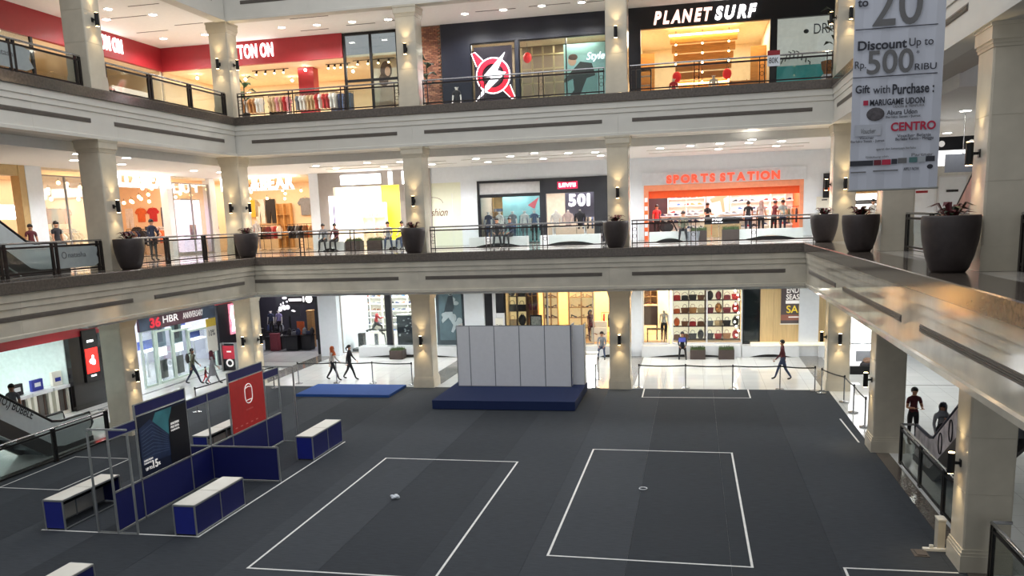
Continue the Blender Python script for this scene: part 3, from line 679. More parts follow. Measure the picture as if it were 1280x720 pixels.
def ground_rail(label, X, y0, y1, npost):
    t = thing('ground_railing', label, 'railing', (X, y0, 0)); L = y1-y0
    B().tube([(0, 0, 1.08), (0, L, 1.08), (0.35 if X > 0 else -0.35, L+0.02, 1.08)], 0.034, n=10).out('top_rail', STEEL, t, world=False)
    B().box(-0.025, 0.025, 0, L, 0.94, 0.99).out('under_rail', BLACKM, t, world=False)
    B().box(-0.02, 0.02, 0, L, 0.06, 0.11).out('bottom_rail', BLACKM, t, world=False)
    for i in range(npost):
        y = 0.1+(L-0.2)*i/(npost-1)
        B().box(-0.03, 0.03, y-0.08, y-0.02, 0, 1.05).out('post', BLACKM, t, world=False); B().box(-0.03, 0.03, y+0.02, y+0.08, 0, 1.05).out('post', BLACKM, t, world=False)
        if i < npost-1:
            y1_ = 0.1+(L-0.2)*(i+1)/(npost-1); B().box(-0.006, 0.006, y+0.12, y1_-0.12, 0.13, 0.92).out('glass_panel', RGLASS, t, world=False)
ground_rail('steel topped railing beside the escalator between the right columns', 5.5, 17.7, 24.0, 4)
ground_rail('steel topped railing in front of the near right column', 5.4, 10.5, 16.4, 4)
ground_rail('steel topped railing along the carpet beside the bubble escalator', -19.25, 14.4, 24.3, 5)

# ---- dark pots with maroon plants
def make_pot():
    t = thing('planter_pot', 'x', 'planter', (0, -60, 0))
    prof = [(0.30, 0.0), (0.36, 0.08), (0.44, 0.30), (0.505, 0.58), (0.53, 0.82), (0.53, 1.0), (0.515, 1.03), (0.48, 1.03), (0.46, 1.0), (0.46, 0.9)]
    B().lathe(prof, n=28).out('pot_body', POTM, t, smooth=True, world=False)
    B().lathe([(0.005, 0.96), (0.46, 0.95)], n=20, cap=False).out('soil', SOIL, t, world=False)
    random.seed(3)
    for i in range(26):
        a = 2*PI*i/26*2.4+random.random()*0.3; r = 0.10+0.13*random.random(); l = 0.16+0.12*random.random(); tz = 0.10+0.20*random.random()
        d = Vector((math.cos(a), math.sin(a), 0)); n_ = Vector((-d.y, d.x, 0)); p0 = d*r*0.4+Vector((0, 0, 0.97)); p1 = d*(r+0.05)+Vector((0, 0, 0.97+tz)); p2 = d*(r+l)+Vector((0, 0, 0.97+tz*0.72))
        wv = 0.05
        b = B().add([p0-n_*0.015, p0+n_*0.015, p1+n_*wv, p1-n_*wv, p2, p1+Vector((0, 0, -0.02))], [(0, 1, 2, 3), (3, 2, 4), (0, 5, 3), (1, 2, 5), (5, 4, 3), (5, 2, 4)])
        b.out('leaf', LEAFR if i % 3 else LEAF, t, world=False)
    return t
POT = make_pot()
pots = [(-18.38, 25.2, 'dark brown pot with maroon plant before the left side column'), (-18.5, 33.1, 'dark brown pot with maroon plant at the left gallery corner'), (CXS[0]+0.05, 33.15, 'dark brown pot with maroon plant by the white hoarding column'),
        (CXS[1]-0.05, 33.15, 'dark brown pot with maroon plant between denim and sports shops'), (4.62, 32.9, 'dark brown pot with maroon plant beside the sports shop wall'), (4.47, 25.1, 'dark brown pot with maroon plant below the hanging banner'), (4.47, 16.6, 'large dark brown pot with maroon plant before the near right column')]
for i, (X, Y, lb) in enumerate(pots):
    o = POT if i == 0 else dup(POT); o.location = (X, Y, Z2); o.rotation_euler = (0, 0, i*0.8); o['label'] = lb; o['group'] = 'balcony pots'
    o.scale = (0.92, 0.92, 0.98)
# ------------------------------------------------------------------ shop kit
def shop(name, label, x0, x1, y0, y1, z0, z1, wall, floor, ceil, face='back', lamp=None, back=None):
    """room behind a shop front: back wall, side walls, ceiling, floor (structure). Open towards the gallery."""
    t = thing(name, label, None, ((x0+x1)/2, (y0+y1)/2, z0), 0, None, 'structure')
    if face == 'back':
        B().box(x0, x1, y1, y1+0.1, z0, z1).out('back_wall', back or wall, t)
        B().box(x0-0.1, x0, y0, y1, z0, z1).out('side_wall', wall, t); B().box(x1, x1+0.1, y0, y1, z0, z1).out('side_wall', wall, t)
    else:
        B().box(x0-0.1, x0, y0, y1, z0, z1).out('back_wall', back or wall, t)
        B().box(x0, x1, y0-0.1, y0, z0, z1).out('side_wall', wall, t); B().box(x0, x1, y1, y1+0.1, z0, z1).out('side_wall', wall, t)
    B().box(x0, x1, y0, y1, z1, z1+0.1).out('ceiling_panel', ceil, t); B().box(x0, x1, y0, y1, z0, z0+0.005).out('floor_panel', floor, t)
    if lamp:
        for i in range(lamp[2]):
            lx = x0+(x1-x0)*(i+0.5)/lamp[2]
            area('shop_ceiling_light', (lx, (y0+y1)/2, z1-0.03), (min(1.6, (x1-x0)/lamp[2]*0.5), (y1-y0)*0.55), lamp[0]/lamp[2], lamp[1])
    return t
def front(name, label, boxes, m):
    b = B()
    for q in boxes: b.box(*q)
    return S(b.out(name, m), label)
WN = [0]
def window(label, x0, x1, y, z0, z1, frame=DARKM, fw=0.06, nx=1, nz=1, face='back', glass=None):
    """framed shop window; panes are parts"""
    WN[0] += 1
    c = ((x0+x1)/2, y, z0) if face == 'back' else (y, (x0+x1)/2, z0)
    t = thing('window_%d' % WN[0], label, None, c, 0, None, 'structure')
    def bx(b, a0, a1, d, c0, c1): return b.box(a0, a1, y-d, y+d, c0, c1) if face == 'back' else b.box(y-d, y+d, a0, a1, c0, c1)
    b = B()
    bx(b, x0, x0+fw, 0.05, z0, z1); bx(b, x1-fw, x1, 0.05, z0, z1); bx(b, x0+fw, x1-fw, 0.05, z0, z0+fw); bx(b, x0+fw, x1-fw, 0.05, z1-fw, z1)
    for i in range(1, nx): xm = x0+(x1-x0)*i/nx; bx(b, xm-fw/2, xm+fw/2, 0.04, z0+fw, z1-fw)
    for i in range(1, nz): zm = z0+(z1-z0)*i/nz; bx(b, x0+fw, x1-fw, 0.035, zm-fw/2, zm+fw/2)
    b.out('window_frame', frame, t)
    for i in range(nx):
        for j in range(nz):
            p = B(); bx(p, x0+(x1-x0)*i/nx+0.03, x0+(x1-x0)*(i+1)/nx-0.03, 0.006, z0+(z1-z0)*j/nz+0.03, z0+(z1-z0)*(j+1)/nz-0.03); p.out('pane', glass or GLASS, t)
    return t
COLS = {'black': (34, 32, 36), 'white': (226, 222, 218), 'red': (186, 44, 48), 'navy': (42, 50, 84), 'grey': (122, 124, 130), 'beige': (206, 178, 140), 'brown': (122, 78, 50), 'tan': (186, 130, 78), 'olive': (104, 104, 72), 'blue': (70, 104, 160), 'pink': (220, 150, 156), 'yellow': (226, 190, 70), 'denim': (72, 92, 126), 'teal': (88, 160, 160), 'maroon': (112, 38, 50), 'orange': (214, 104, 52), 'green': (70, 110, 70)}
def item(c): return mat('item_'+c, COLS[c], 0.6, var=0.12, scale=18)
_IM = {}
def shoe_mesh(c):
    if ('shoe', c) not in _IM:
        b = B(); b.cur = 1; b.box(-0.14, 0.14, -0.05, 0.05, 0, 0.03); b.cur = 0
        pr = [(-0.135, 0.03), (0.13, 0.03), (0.135, 0.06), (0.06, 0.085), (0.0, 0.12), (-0.03, 0.135), (-0.12, 0.13)]
        b.prism(pr, 'y', -0.042, 0.042); _IM[('shoe', c)] = b.mesh('shoe', [item(c), WHITE if c != 'white' else item('grey')])
    return _IM[('shoe', c)]
def heel_mesh(c):
    if ('heel', c) not in _IM:
        b = B(); b.prism([(-0.11, 0.0), (-0.09, 0.0), (-0.075, 0.07), (0.02, 0.03), (0.05, 0.0), (0.13, 0.0), (0.125, 0.03), (0.06, 0.05), (-0.02, 0.085), (-0.09, 0.12), (-0.12, 0.12)], 'y', -0.035, 0.035)
        _IM[('heel', c)] = b.mesh('heel_shoe', item(c))
    return _IM[('heel', c)]
def bag_meshes(kind, c):
    k = ('bag'+kind, c)
    if k not in _IM:
        b = B(); h = B()
        if kind == 'tote':
            b.add([(-.15, -.06, 0), (.15, -.06, 0), (.15, .06, 0), (-.15, .06, 0), (-.19, -.045, .26), (.19, -.045, .26), (.19, .045, .26), (-.19, .045, .26)], [(0, 3, 2, 1), (4, 5, 6, 7), (0, 1, 5, 4), (1, 2, 6, 5), (2, 3, 7, 6), (3, 0, 4, 7)])
            h.tube([(-.09, 0, .25), (-.085, 0, .36), (-.04, 0, .41), (.04, 0, .41), (.085, 0, .36), (.09, 0, .25)], 0.011, n=5)
        elif kind == 'pack':
            b.ell((0, 0, .22), .16, .10, .23, n=12, k=8); b.box(-.11, .11, -.125, -.06, .05, .2)
            h.tube([(-.05, .02, .43), (-.04, .02, .48), (.04, .02, .48), (.05, .02, .43)], 0.012, n=5)
        else:
            b.prism([(-.17, 0), (.17, 0), (.16, .2), (.08, .24), (-.08, .24), (-.16, .2)], 'y', -.06, .06); b.prism([(-.165, .09), (.165, .09), (.16, .21), (-.16, .21)], 'y', -.07, -.058)
            h.tube([(-.15, 0, .19), (-.12, 0, .33), (0, 0, .40), (.12, 0, .33), (.15, 0, .19)], 0.010, n=5)
        _IM[k] = (b.mesh('handbag', item(c)), h.mesh('handle', item(c)))
    return _IM[k]
def bag(kind, c, loc, label, group, rz=0, sc=1.0):
    m1, m2 = bag_meshes(kind, c)
    o = put(m1, {'tote': 'tote_bag', 'pack': 'backpack', 'satchel': 'handbag'}[kind], None, loc, (0, 0, rz), (sc,)*3); put(m2, 'handle', o)
    return tag(o, label, 'bag', group)
def garment_mesh(c, kind='shirt'):
    k = ('g'+kind, c)
    if k not in _IM:
        b = B()
        if kind == 'shirt': poly = [(-.19, -.68), (.19, -.68), (.2, -.25), (.27, -.3), (.33, -.2), (.2, -.03), (.07, 0), (0, -.04), (-.07, 0), (-.2, -.03), (-.33, -.2), (-.27, -.3), (-.2, -.25)]
        else: poly = [(-.19, 0), (.19, 0), (.21, -.35), (.19, -.95), (.05, -.95), (0, -.35), (-.05, -.95), (-.19, -.95), (-.21, -.35)]
        b.prism(poly, 'y', -.03, .03); b.box(-.006, .006, -.006, .006, -.04, .06)
        _IM[k] = b.mesh('garment', item(c))
    return _IM[k]
def garment(c, loc, label, group, rz=0, kind='shirt', sc=1.0):
    return tag(put(garment_mesh(c, kind), 'hanging_shirt' if kind == 'shirt' else 'hanging_trousers', None, loc, (0, 0, rz), (sc,)*3), label, 'clothing', group)
def rack(label, X, Y, z, L, cols, glabel, group, h=1.35, rz=0.0, kind='shirt', m=None):
    t = thing('clothes_rack', label, 'clothes rack', (X, Y, z), rz); m = m or BLACKM
    for s in (-1, 1):
        B().cyl((s*L/2, 0, 0.02), (s*L/2, 0, h), 0.014, n=6).out('upright', m, t, world=False); B().box(s*L/2-0.02, s*L/2+0.02, -0.22, 0.22, 0, 0.03).out('foot', m, t, world=False)
    B().cyl((-L/2, 0, h), (L/2, 0, h), 0.014, n=6).out('rail', m, t, world=False)
    n = len(cols); ca, sa = math.cos(rz), math.sin(rz)
    for i, c in enumerate(cols):
        x = -L/2+0.12+(L-0.24)*i/max(1, n-1)
        garment(c, (X+x*ca, Y+x*sa, z+h-0.075), glabel % c, group, rz+PI/2, kind)
def shelves(label, x0, x1, y, z0, z1, rows, d=0.32, m=WOOD, back=None, name='display_shelf', ups=2):
    t = thing(name, label, 'shelf', ((x0+x1)/2, y, z0))
    B().box(x0, x1, y+d-0.02, y+d, z0, z1).out('back_panel', back or m, t)
    for i in range(ups+1 if ups > 1 else 2):
        n = ups if ups > 1 else 1; xx = x0+(x1-x0)*i/n
        B().box(xx-0.02, xx+0.02, y, y+d-0.02, z0, z1).out('upright', m, t)
    zs = []
    for i in range(rows):
        z = z0+(z1-z0-0.05)*i/rows+0.03; zs.append(z+0.03)
        B().box(x0+0.02, x1-0.02, y, y+d-0.02, z, z+0.03).out('shelf_board', m, t)
    return zs
def mannequin(label, loc, rz, top=None, group=None, h=1.0):
    o = dup(MQ_A, loc, rz, label, group); o.scale = tuple(v*h for v in MQ_A.scale)
    if top:
        for c in o.children:
            if c.name.startswith('body'): 
                me = c.data.copy(); c.data = me; me.materials[1] = top[0]; me.materials[2] = top[1]
    return o
def tracklight(X0, X1, Y, z, n, label, power=0, color=(1, .9, .75)):
    t = thing('track_light', label, 'track lamp', ((X0+X1)/2, Y, z))
    B().box(X0, X1, Y-0.02, Y+0.02, z-0.03, z).out('track', BLACKM, t)
    for i in range(n):
        x = X0+(X1-X0)*(i+0.5)/n
        B().cyl((x, Y, z-0.03), (x, Y-0.08, z-0.2), 0.05, 0.06, n=8).out('spot_head', BLACKM, t); B().cyl((x, Y-0.082, z-0.204), (x, Y-0.09, z-0.215), 0.052, n=8).out('lens', LAMPWW, t)
        if power: point('track_lamp', (x-(X0+X1)/2, -0.12, -0.28), power, color, 0.04, t)
def bulbs(pts, label, group, r=0.06, m=LAMPWW):
    me = B().ell((0, 0, 0), r, r, r, n=8, k=6).mesh('bulb', m); st = B().cyl((0, 0, r), (0, 0, r+0.12), 0.012, n=5).mesh('stem', BLACKM)
    for p in pts:
        o = put(me, 'pendant_lamp', None, p); put(st, 'stem', o); tag(o, label, 'pendant lamp', group)
def bx_(px, py, Y): return PB(px, py, Y)[0]

INK0 = mat('ink_black', (34, 34, 40), 0.6)
# ================================================================== TOP STOREY
Y3 = SY3
xa, xb = SXL3, PB(431, 95, Y3)[0]
RZT = CEIL3; RZB = PB(400, 74.5, Y3)[1]
WARMC = mat('warm_shop_ceiling', (244, 226, 196), 0.7); WARMF = mat('warm_shop_floor', (190, 160, 124), 0.3)
shop('wall_clothing_shop', 'bright cream interior of the red band clothing shop', xa, PB(500, 95, Y3)[0], Y3+0.1, Y3+6, Z3, 14.8, CREAMW, WARMF, WARMC, lamp=(420, (1, 0.94, 0.84), 3))
t = S(B().box(xa-0.3, xb, Y3-0.12, Y3+0.1, RZB, RZT).out('wall_red_band_back', RED), 'red fascia band of the clothing shop on the back side')
t2 = S(B().box(SXL3-0.1, SXL3+0.12, 14, Y3-0.12, RZB, RZT).out('wall_red_band_left', RED), 'red fascia band of the clothing shop on the left side')
sg = thing('shop_sign', 'white illuminated COTTON ON letters on the back red band', 'shop sign', (bx_(276, 68, Y3), Y3-0.14, RZB+0.2))
wd = bx_(343, 65, Y3)-bx_(276, 68, Y3); letters('COTTON ON', SIGNW, sg, (0, 0, 0.12), wd, 0.62, off=0.02)
y0, z0 = PL(97, 62, SXL3+0.13); y1 = PL(153, 65, SXL3+0.13)[0]
sg = thing('shop_sign', 'white illuminated COTTON ON letters on the left red band', 'shop sign', (SXL3+0.14, y1-(wd), RZB+0.2)); letters('COTTON ON', SIGNW, sg, (0, 0, 0.12), wd, 0.62, face='left', off=0.02)
shop('wall_clothing_shop_left', 'cream interior of the clothing shop on the left side', SXL3-5, SXL3, 16, Y3-0.2, Z3, 14.8, CREAMW, WARMF, WARMC, face='left', lamp=(330, (1, 0.93, 0.82), 3))
window('black framed shop windows left of the top left column', 16.5, PL(38, 50, SXL3)[0], SXL3+0.05, Z3, 15.85, BLACKM, 0.12, 3, 2, face='left')
front('wall_red_pier', 'red pier inside the clothing shop', [(bx_(373, 100, Y3+1.6), bx_(392, 100, Y3+1.6), Y3+1.6, Y3+2.2, Z3, RZB)], RED)
window('tall black framed window beside the red band', xb, PB(500, 95, Y3)[0], Y3, Z3, 15.88, BLACKM, 0.12, 2, 2)
ps = thing('wall_poster', 'large cream poster of a portrait behind black framed window', 'poster', (bx_(481, 105, Y3+1.0), Y3+1.0, Z3+0.3))
px0, px1 = bx_(465, 105, Y3+1.0), bx_(500, 105, Y3+1.0); zt = PB(480, 73, Y3+1.0)[1]
B().box(px0, px1, Y3+1.0, Y3+1.05, Z3+0.1, zt).out('poster_board', mat('poster_cream', (240, 222, 196), 0.6), ps)
hx = (px0+px1)/2; b = B(); b.ell((hx+0.05, Y3+0.99, zt-0.55), 0.30, 0.012, 0.42, n=14, k=8); b.ell((hx-0.08, Y3+0.99, zt-1.0), 0.26, 0.012, 0.35, n=12, k=8); b.out('poster_hair', mat('poster_hair', (88, 62, 48), 0.6), ps)
b = B().ell((hx+0.12, Y3+0.985, zt-0.6), 0.16, 0.012, 0.24, n=12, k=8); b.out('poster_face', mat('poster_skin', (222, 176, 146), 0.6), ps)
B().prism([(hx-0.45, Z3+0.8), (hx+0.5, Z3+0.8), (hx+0.35, zt-1.15), (hx+0.05, zt-0.85), (hx-0.25, zt-1.2)], 'y', Y3+0.985, Y3+0.998).out('poster_shirt', mat('poster_shirt', (226, 196, 176), 0.6), ps)
random.seed(11)
for i, (pxm, YY) in enumerate(((316, Y3+0.5), (350, Y3+0.5), (384, Y3+0.6), (408, Y3+0.5), (428, Y3+0.8), (350, Y3+2.4))):
    X = bx_(pxm, 130, YY)
    rack('black clothes rack %s' % ('by the plant in the clothing shop', 'with beige clothes in the clothing shop', 'near the red pier of the clothing shop', 'with red tops beside the black window', 'with blue trousers behind black window', 'at the rear of the clothing shop')[i], X, YY, Z3+0.006, 1.2,
         [random.choice([['beige', 'tan', 'white'], ['red', 'beige', 'white', 'pink'], ['white', 'grey', 'beige'], ['red', 'red', 'white'], ['navy', 'denim', 'denim'], ['black', 'grey', 'white']][i]) for _ in range(6)], '%s garment on a rack in the red band clothing shop', 'garments in the clothing shop', h=1.85, kind='trousers' if i == 4 else 'shirt')
for i, YY in enumerate((19.5, 22.0, 30.0, 33.0, 36.0)):
    rack('black clothes rack in the left clothing shop %s' % ('near its black window', 'behind the sticker railing', 'past the left column', 'before the red corner', 'close to the corner column')[i], SXL3-0.5, YY, Z3+0.006, 1.2, [random.choice(['white', 'black', 'beige', 'yellow', 'pink', 'grey']) for _ in range(6)], '%s garment on a rack in the left clothing shop', 'garments in the left clothing shop', h=1.85, rz=PI/2)
for i, (X0, X1, YY) in enumerate(((-22, -20, Y3+1.4), (-17.9, -16.6, Y3+1.2), (bx_(440, 60, Y3+0.8), bx_(492, 60, Y3+0.8), Y3+0.8))):
    tracklight(X0, X1, YY, (14.78, 14.78, 14.78)[i], 4, 'black track of spotlights %s' % ('near the left of the clothing shop ceiling', 'over the clothing shop racks', 'inside the black framed window')[i])
bulbs([(-25+2.0*i, Y3+1.2+1.3*(i % 3), 14.6) for i in range(5)], 'small ceiling spot bulb in the cream clothing shop', 'clothing shop bulbs', 0.07, LAMPW)
gp = thing('abstract_poster', 'white poster with black and yellow shapes in the left clothing shop', 'poster', (SXL3-0.35, PL(164, 105, SXL3-0.35)[0], Z3+0.006)); gw = (PL(186, 105, SXL3-0.35)[0]-PL(140, 105, SXL3-0.35)[0])/2
B().box(-0.04, 0, -gw, gw, 0.3, 2.2).out('poster_board', mat('poster_ivory', (232, 224, 210), 0.6), gp, world=False); B().box(-0.06, 0.1, -0.3, 0.3, 0, 0.3).out('stand_foot', BLACKM, gp, world=False)
B().prism([(-gw+0.05, 2.1), (-gw+0.9, 1.2), (-gw+0.6, 0.9), (-gw+0.1, 1.3)], 'x', 0.001, 0.006).out('poster_shape', INK0, gp, world=False); B().prism([(-gw+0.5, 1.9), (-gw+1.3, 1.0), (-gw+0.9, 0.95)], 'x', 0.007, 0.011).out('poster_shape', item('yellow'), gp, world=False); B().prism([(0.2, 1.9), (0.9, 1.8), (0.8, 1.2), (0.1, 1.1)], 'x', 0.001, 0.006).out('poster_shape', item('grey'), gp, world=False)
# tall plant beside the corner column
def leafy(label, loc, h, n, m, spread=0.6, wid=0.16):
    t = thing('potted_plant', label, 'plant', loc); random.seed(int(h*100)+n)
    B().lathe([(0.16, 0), (0.2, 0.36), (0.17, 0.36), (0.16, 0.32)], n=12).out('pot', POTM, t, world=False)
    B().tube([(0, 0, 0.3), (0.02, 0, h*0.5), (0, 0.03, h*0.85)], 0.025, n=6).out('stem', DWOOD, t, world=False)
    for i in range(n):
        a = i*2.4; d = Vector((math.cos(a), math.sin(a), 0)); s = Vector((-d.y, d.x, 0)); z = h*(0.45+0.5*i/n); L = spread*(0.6+0.5*random.random())
        p0 = Vector((0, 0, z)); p1 = p0+d*L*0.5+Vector((0, 0, L*0.35)); p2 = p0+d*L+Vector((0, 0, L*0.1))
        B().add([p0, p1+s*wid, p2, p1-s*wid, p1+Vector((0, 0, -0.03))], [(0, 1, 3), (1, 2, 3), (0, 4, 1), (4, 2, 1), (0, 3, 4), (4, 3, 2)]).out('leaf', m, t, world=False)
leafy('tall green leafy plant beside the top corner column railing', (bx_(306, 130, 35.2), 35.2, Z3), 1.9, 9, mat('green_leaf', (52, 96, 50), 0.45, var=0.25), 0.7)
leafy('dark leafy plant before the brick strip', (bx_(534, 110, 36.2), 36.2, Z3), 2.4, 8, LEAF, 0.6)
leafy('dark leafy plant in front of the wave poster window', (bx_(1042, 60, 35.6), 35.6, Z3), 3.0, 10, LEAF, 0.65)
# brick strip
bx0, bx1 = bx_(527, 90, Y3), bx_(553, 90, Y3)
wb = thing('wall_brick_strip', 'narrow brown brick wall strip beside the lightning logo window', None, ((bx0+bx1)/2, Y3, Z3), 0, None, 'structure')
B().box(bx0, bx1, Y3+0.04, Y3+0.2, Z3, 15.9).out('mortar_bed', mat('mortar', (150, 130, 112), 0.9), wb)
brm = [B().box(-0.1, 0.1, -0.04, 0.04, 0, 0.07).mesh('brick', mat('brick_'+n, c, 0.85, var=0.2, scale=20)) for n, c in (('a', (140, 92, 70)), ('b', (120, 78, 62)), ('c', (158, 112, 86)))]
brs = [B().box(-0.05, 0.05, -0.04, 0.04, 0, 0.07).mesh('brick', MATS['brick_'+n]) for n in 'abc']
zz = Z3+0.01; r = 0; cnt = 0; random.seed(5)
nb = int((bx1-bx0)/0.22)
while zz < 15.8:
    for i in range(nb+1):
        x = bx0+0.11+(i*0.215)+(0 if r % 2 else -0.1075)
        if x-0.1 < bx0-0.01 or x+0.1 > bx1+0.01: continue
        if cnt < 298: put(random.choice(brm), 'brick', wb, (x-(bx0+bx1)/2, 0, zz-Z3)); cnt += 1
    zz += 0.082; r += 1
# navy shop with lightning logo
nx0, nx1 = bx1, bx_(757, 80, Y3)
lA0, lA1 = bx_(589, 90, Y3), bx_(645, 90, Y3); wB0 = bx_(649, 85, Y3); hz = PB(700, 46, Y3)[1]
front('wall_navy_front', 'dark navy front of the shop with lightning logo', [(nx0, nx1+0.6, Y3-0.06, Y3+0.15, hz, CEIL3), (nx0, lA0, Y3-0.06, Y3+0.15, Z3, hz), (lA1, wB0, Y3-0.06, Y3+0.15, Z3, hz), (lA0, lA1, Y3-0.06, Y3+0.15, Z3, Z3+0.15)], DNAVY)
TEALW = mat('pale_teal_wall', (150, 196, 196), 0.6); 
shop('wall_bicycle_shop', 'interior of the shop behind lightning logo window', nx0, nx1+0.6, Y3+0.2, Y3+3.2, Z3, hz+0.3, mat('brown_grey_wall', (120, 100, 80), 0.6), FLOOR2, WARMC, lamp=(420, (1, 0.92, 0.78), 2))
window('window holding the red ringed lightning logo', lA0, lA1, Y3+0.05, Z3+0.15, hz, BLACKM, 0.05)
window('wide window showing the cyclist backdrop', wB0, nx1+0.4, Y3+0.05, Z3+0.1, hz, BLACKM, 0.05, 2, 1)
lg = thing('logo_sign', 'lightning bolt logo in a red and white ring with two horns', 'logo sign', ((lA0+lA1)/2, Y3-0.02, PB(615, 95, Y3)[1])); 
LR = mat('logo_red', (226, 30, 52), 0.4, emit=0.9); LW = mat('logo_white', (255, 245, 250), 0.4, emit=2.2)
def ringpoly(r0, r1, y0, y1, n=28):
    b = B(); vs = []; fs = []
    for i in range(n):
        a = 2*PI*i/n
        for r, y in ((r0, y0), (r1, y0), (r1, y1), (r0, y1)): vs.append((r*math.cos(a), y, r*math.sin(a)))
    for i in range(n):
        j = (i+1) % n
        for k in range(4): fs.append((i*4+k, i*4+(k+1) % 4, j*4+(k+1) % 4, j*4+k))
    return b.add(vs, fs)
ringpoly(0.54, 0.76, -0.10, -0.03).out('red_ring', LR, lg, world=False); ringpoly(0.76, 0.81, -0.09, -0.03).out('white_rim', LW, lg, world=False); B().box(-0.9, 0.9, 0.0, 0.03, -1.35, 1.3).out('logo_panel', mat('logo_panel_dark', (40, 36, 44), 0.3), lg, world=False)  # dark sheet behind the ring stands in for the dim shop interior
for s in (1, -1):
    B().prism([(-0.48*s, 0.66*s), (-0.74*s, 0.46*s), (-0.98*s, 1.02*s), (-0.86*s, 1.04*s)], 'y', -0.08, -0.03).out('horn', LR, lg, world=False)
    B().tube([(-0.46*s, -0.05, 0.70*s), (-0.84*s, -0.05, 1.08*s), (-1.0*s, -0.05, 1.03*s), (-0.78*s, -0.05, 0.44*s)], 0.022, n=5).out('horn_rim', LW, lg, world=False)
B().prism([(0.60, 0.98), (-0.46, -0.04), (-0.06, -0.06), (-0.84, -1.10), (0.62, 0.10), (0.20, 0.18)], 'y', -0.18, -0.10).out('lightning_bolt', LW, lg, world=False)
text('STORE', LW, lg, (0.15, -0.05, -1.22), 0.7, 0.09)
# cyclist backdrop behind the wide window
bz0, bz1 = Z3+0.2, hz-0.1; yb = Y3+1.3; cx0, cx1 = bx_(705, 85, yb), bx_(757, 85, yb)
bd = thing('backdrop_poster', 'pale teal backdrop of a dark jacketed cyclist', 'poster', ((cx0+cx1)/2, yb, bz0)); B().box(cx0, cx1+0.5, yb, yb+0.05, bz0, bz1).out('poster_board', mat('poster_teal', (160, 206, 204), 0.6), bd)
mx = bx_(724, 85, yb); b = B(); b.prism([(mx-0.75, bz0+0.5), (mx-0.2, bz0+0.35), (mx+0.35, bz0+1.6), (mx+0.75, bz0+1.7), (mx+0.6, bz0+2.25), (mx+0.05, bz0+2.35), (mx-0.35, bz0+1.95), (mx-0.75, bz0+1.55), (mx-0.7, bz0+1.45), (mx-0.3, bz0+1.6), (mx-0.25, bz0+1.1)], 'y', yb-0.02, yb-0.001); b.out('poster_jacket', mat('poster_dark_jacket', (46, 50, 46), 0.6), bd)
B().ell((mx-0.32, yb-0.015, bz0+2.42), 0.20, 0.012, 0.24, n=12, k=8).out('poster_face', MATS['poster_skin'], bd); B().ell((mx-0.28, yb-0.02, bz0+2.56), 0.22, 0.012, 0.15, n=12, k=8).out('poster_hair', MATS['poster_hair'], bd)
text('Style', LW, bd, (mx+0.55, -0.0+(-0.03), bz1-bz0-0.75), 1.0, 0.45, shear=0.3) if 0 else text('Style', LW, bd, (mx+0.35-(cx0+cx1)/2, -0.02, bz1-bz0-0.85), 0.85, 0.42, shear=0.3)
pn = thing('lattice_partition', 'pale timber lattice partition behind the bicycle display', 'partition', (bx_(680, 85, yb+0.6), yb+0.6, Z3))
for i in range(5): x = bx_(652, 85, yb+0.6)+(bx_(706, 85, yb+0.6)-bx_(652, 85, yb+0.6))*i/4; B().box(x-0.04, x+0.04, yb+0.58, yb+0.62, Z3, hz).out('lattice_bar', mat('pale_timber', (176, 156, 116), 0.6), pn)
for i in range(5): z = Z3+0.5+0.65*i; B().box(bx_(652, 85, yb+0.6), bx_(706, 85, yb+0.6), yb+0.55, yb+0.58, z-0.03, z+0.03).out('lattice_bar', MATS['pale_timber'], pn)
def bicycle(label, X, Y, z, m, rz=0.0):
    t = thing('bicycle', label, 'bicycle', (X, Y, z), rz); tm = mat('tyre', (24, 24, 24), 0.8)
    for s in (-0.52, 0.52):
        B().tube([(s+0.33*math.cos(2*PI*i/20), 0, 0.34+0.33*math.sin(2*PI*i/20)) for i in range(20)], 0.02, n=6, closed=True).out('tyre', tm, t, world=False)
        b = B()
        for i in range(6): a = PI*i/6; b.cyl((s+0.31*math.cos(a), 0, 0.34+0.31*math.sin(a)), (s-0.31*math.cos(a), 0, 0.34-0.31*math.sin(a)), 0.004, n=4)
        b.out('spokes', STEEL, t, world=False)
    b = B()
    for p, q in (((-0.52, 0.34), (-0.15, 0.80)), ((-0.15, 0.80), (0.02, 0.34)), ((0.02, 0.34), (-0.52, 0.34)), ((-0.17, 0.76), (0.36, 0.80)), ((0.02, 0.34), (0.37, 0.72)), ((0.52, 0.34), (0.34, 0.92))): b.cyl((p[0], 0, p[1]), (q[0], 0, q[1]), 0.02, n=6)
    b.out('frame', m, t, world=False)
    B().box(-0.27, -0.05, -0.06, 0.06, 0.86, 0.91).out('saddle', tm, t, world=False); B().cyl((-0.15, 0, 0.78), (-0.16, 0, 0.87), 0.015, n=6).out('seat_post', STEEL, t, world=False)
    B().tube([(0.40, -0.24, 0.98), (0.34, -0.1, 0.97), (0.34, 0.1, 0.97), (0.40, 0.24, 0.98)], 0.016, n=6).out('handlebar', tm, t, world=False)
    B().tube([(0.02+0.1*math.cos(2*PI*i/12), 0.03, 0.34+0.1*math.sin(2*PI*i/12)) for i in range(12)], 0.01, n=5, closed=True).out('chain_ring', STEEL, t, world=False)
bicycle('red framed bicycle displayed before the cyclist backdrop', bx_(722, 105, Y3+0.7), Y3+0.7, Z3+0.005, item('red'), 0.0)
bicycle('white framed bicycle displayed beside the lattice partition', bx_(676, 105, Y3+0.8), Y3+0.75, Z3+0.005, item('white'), 0.0)
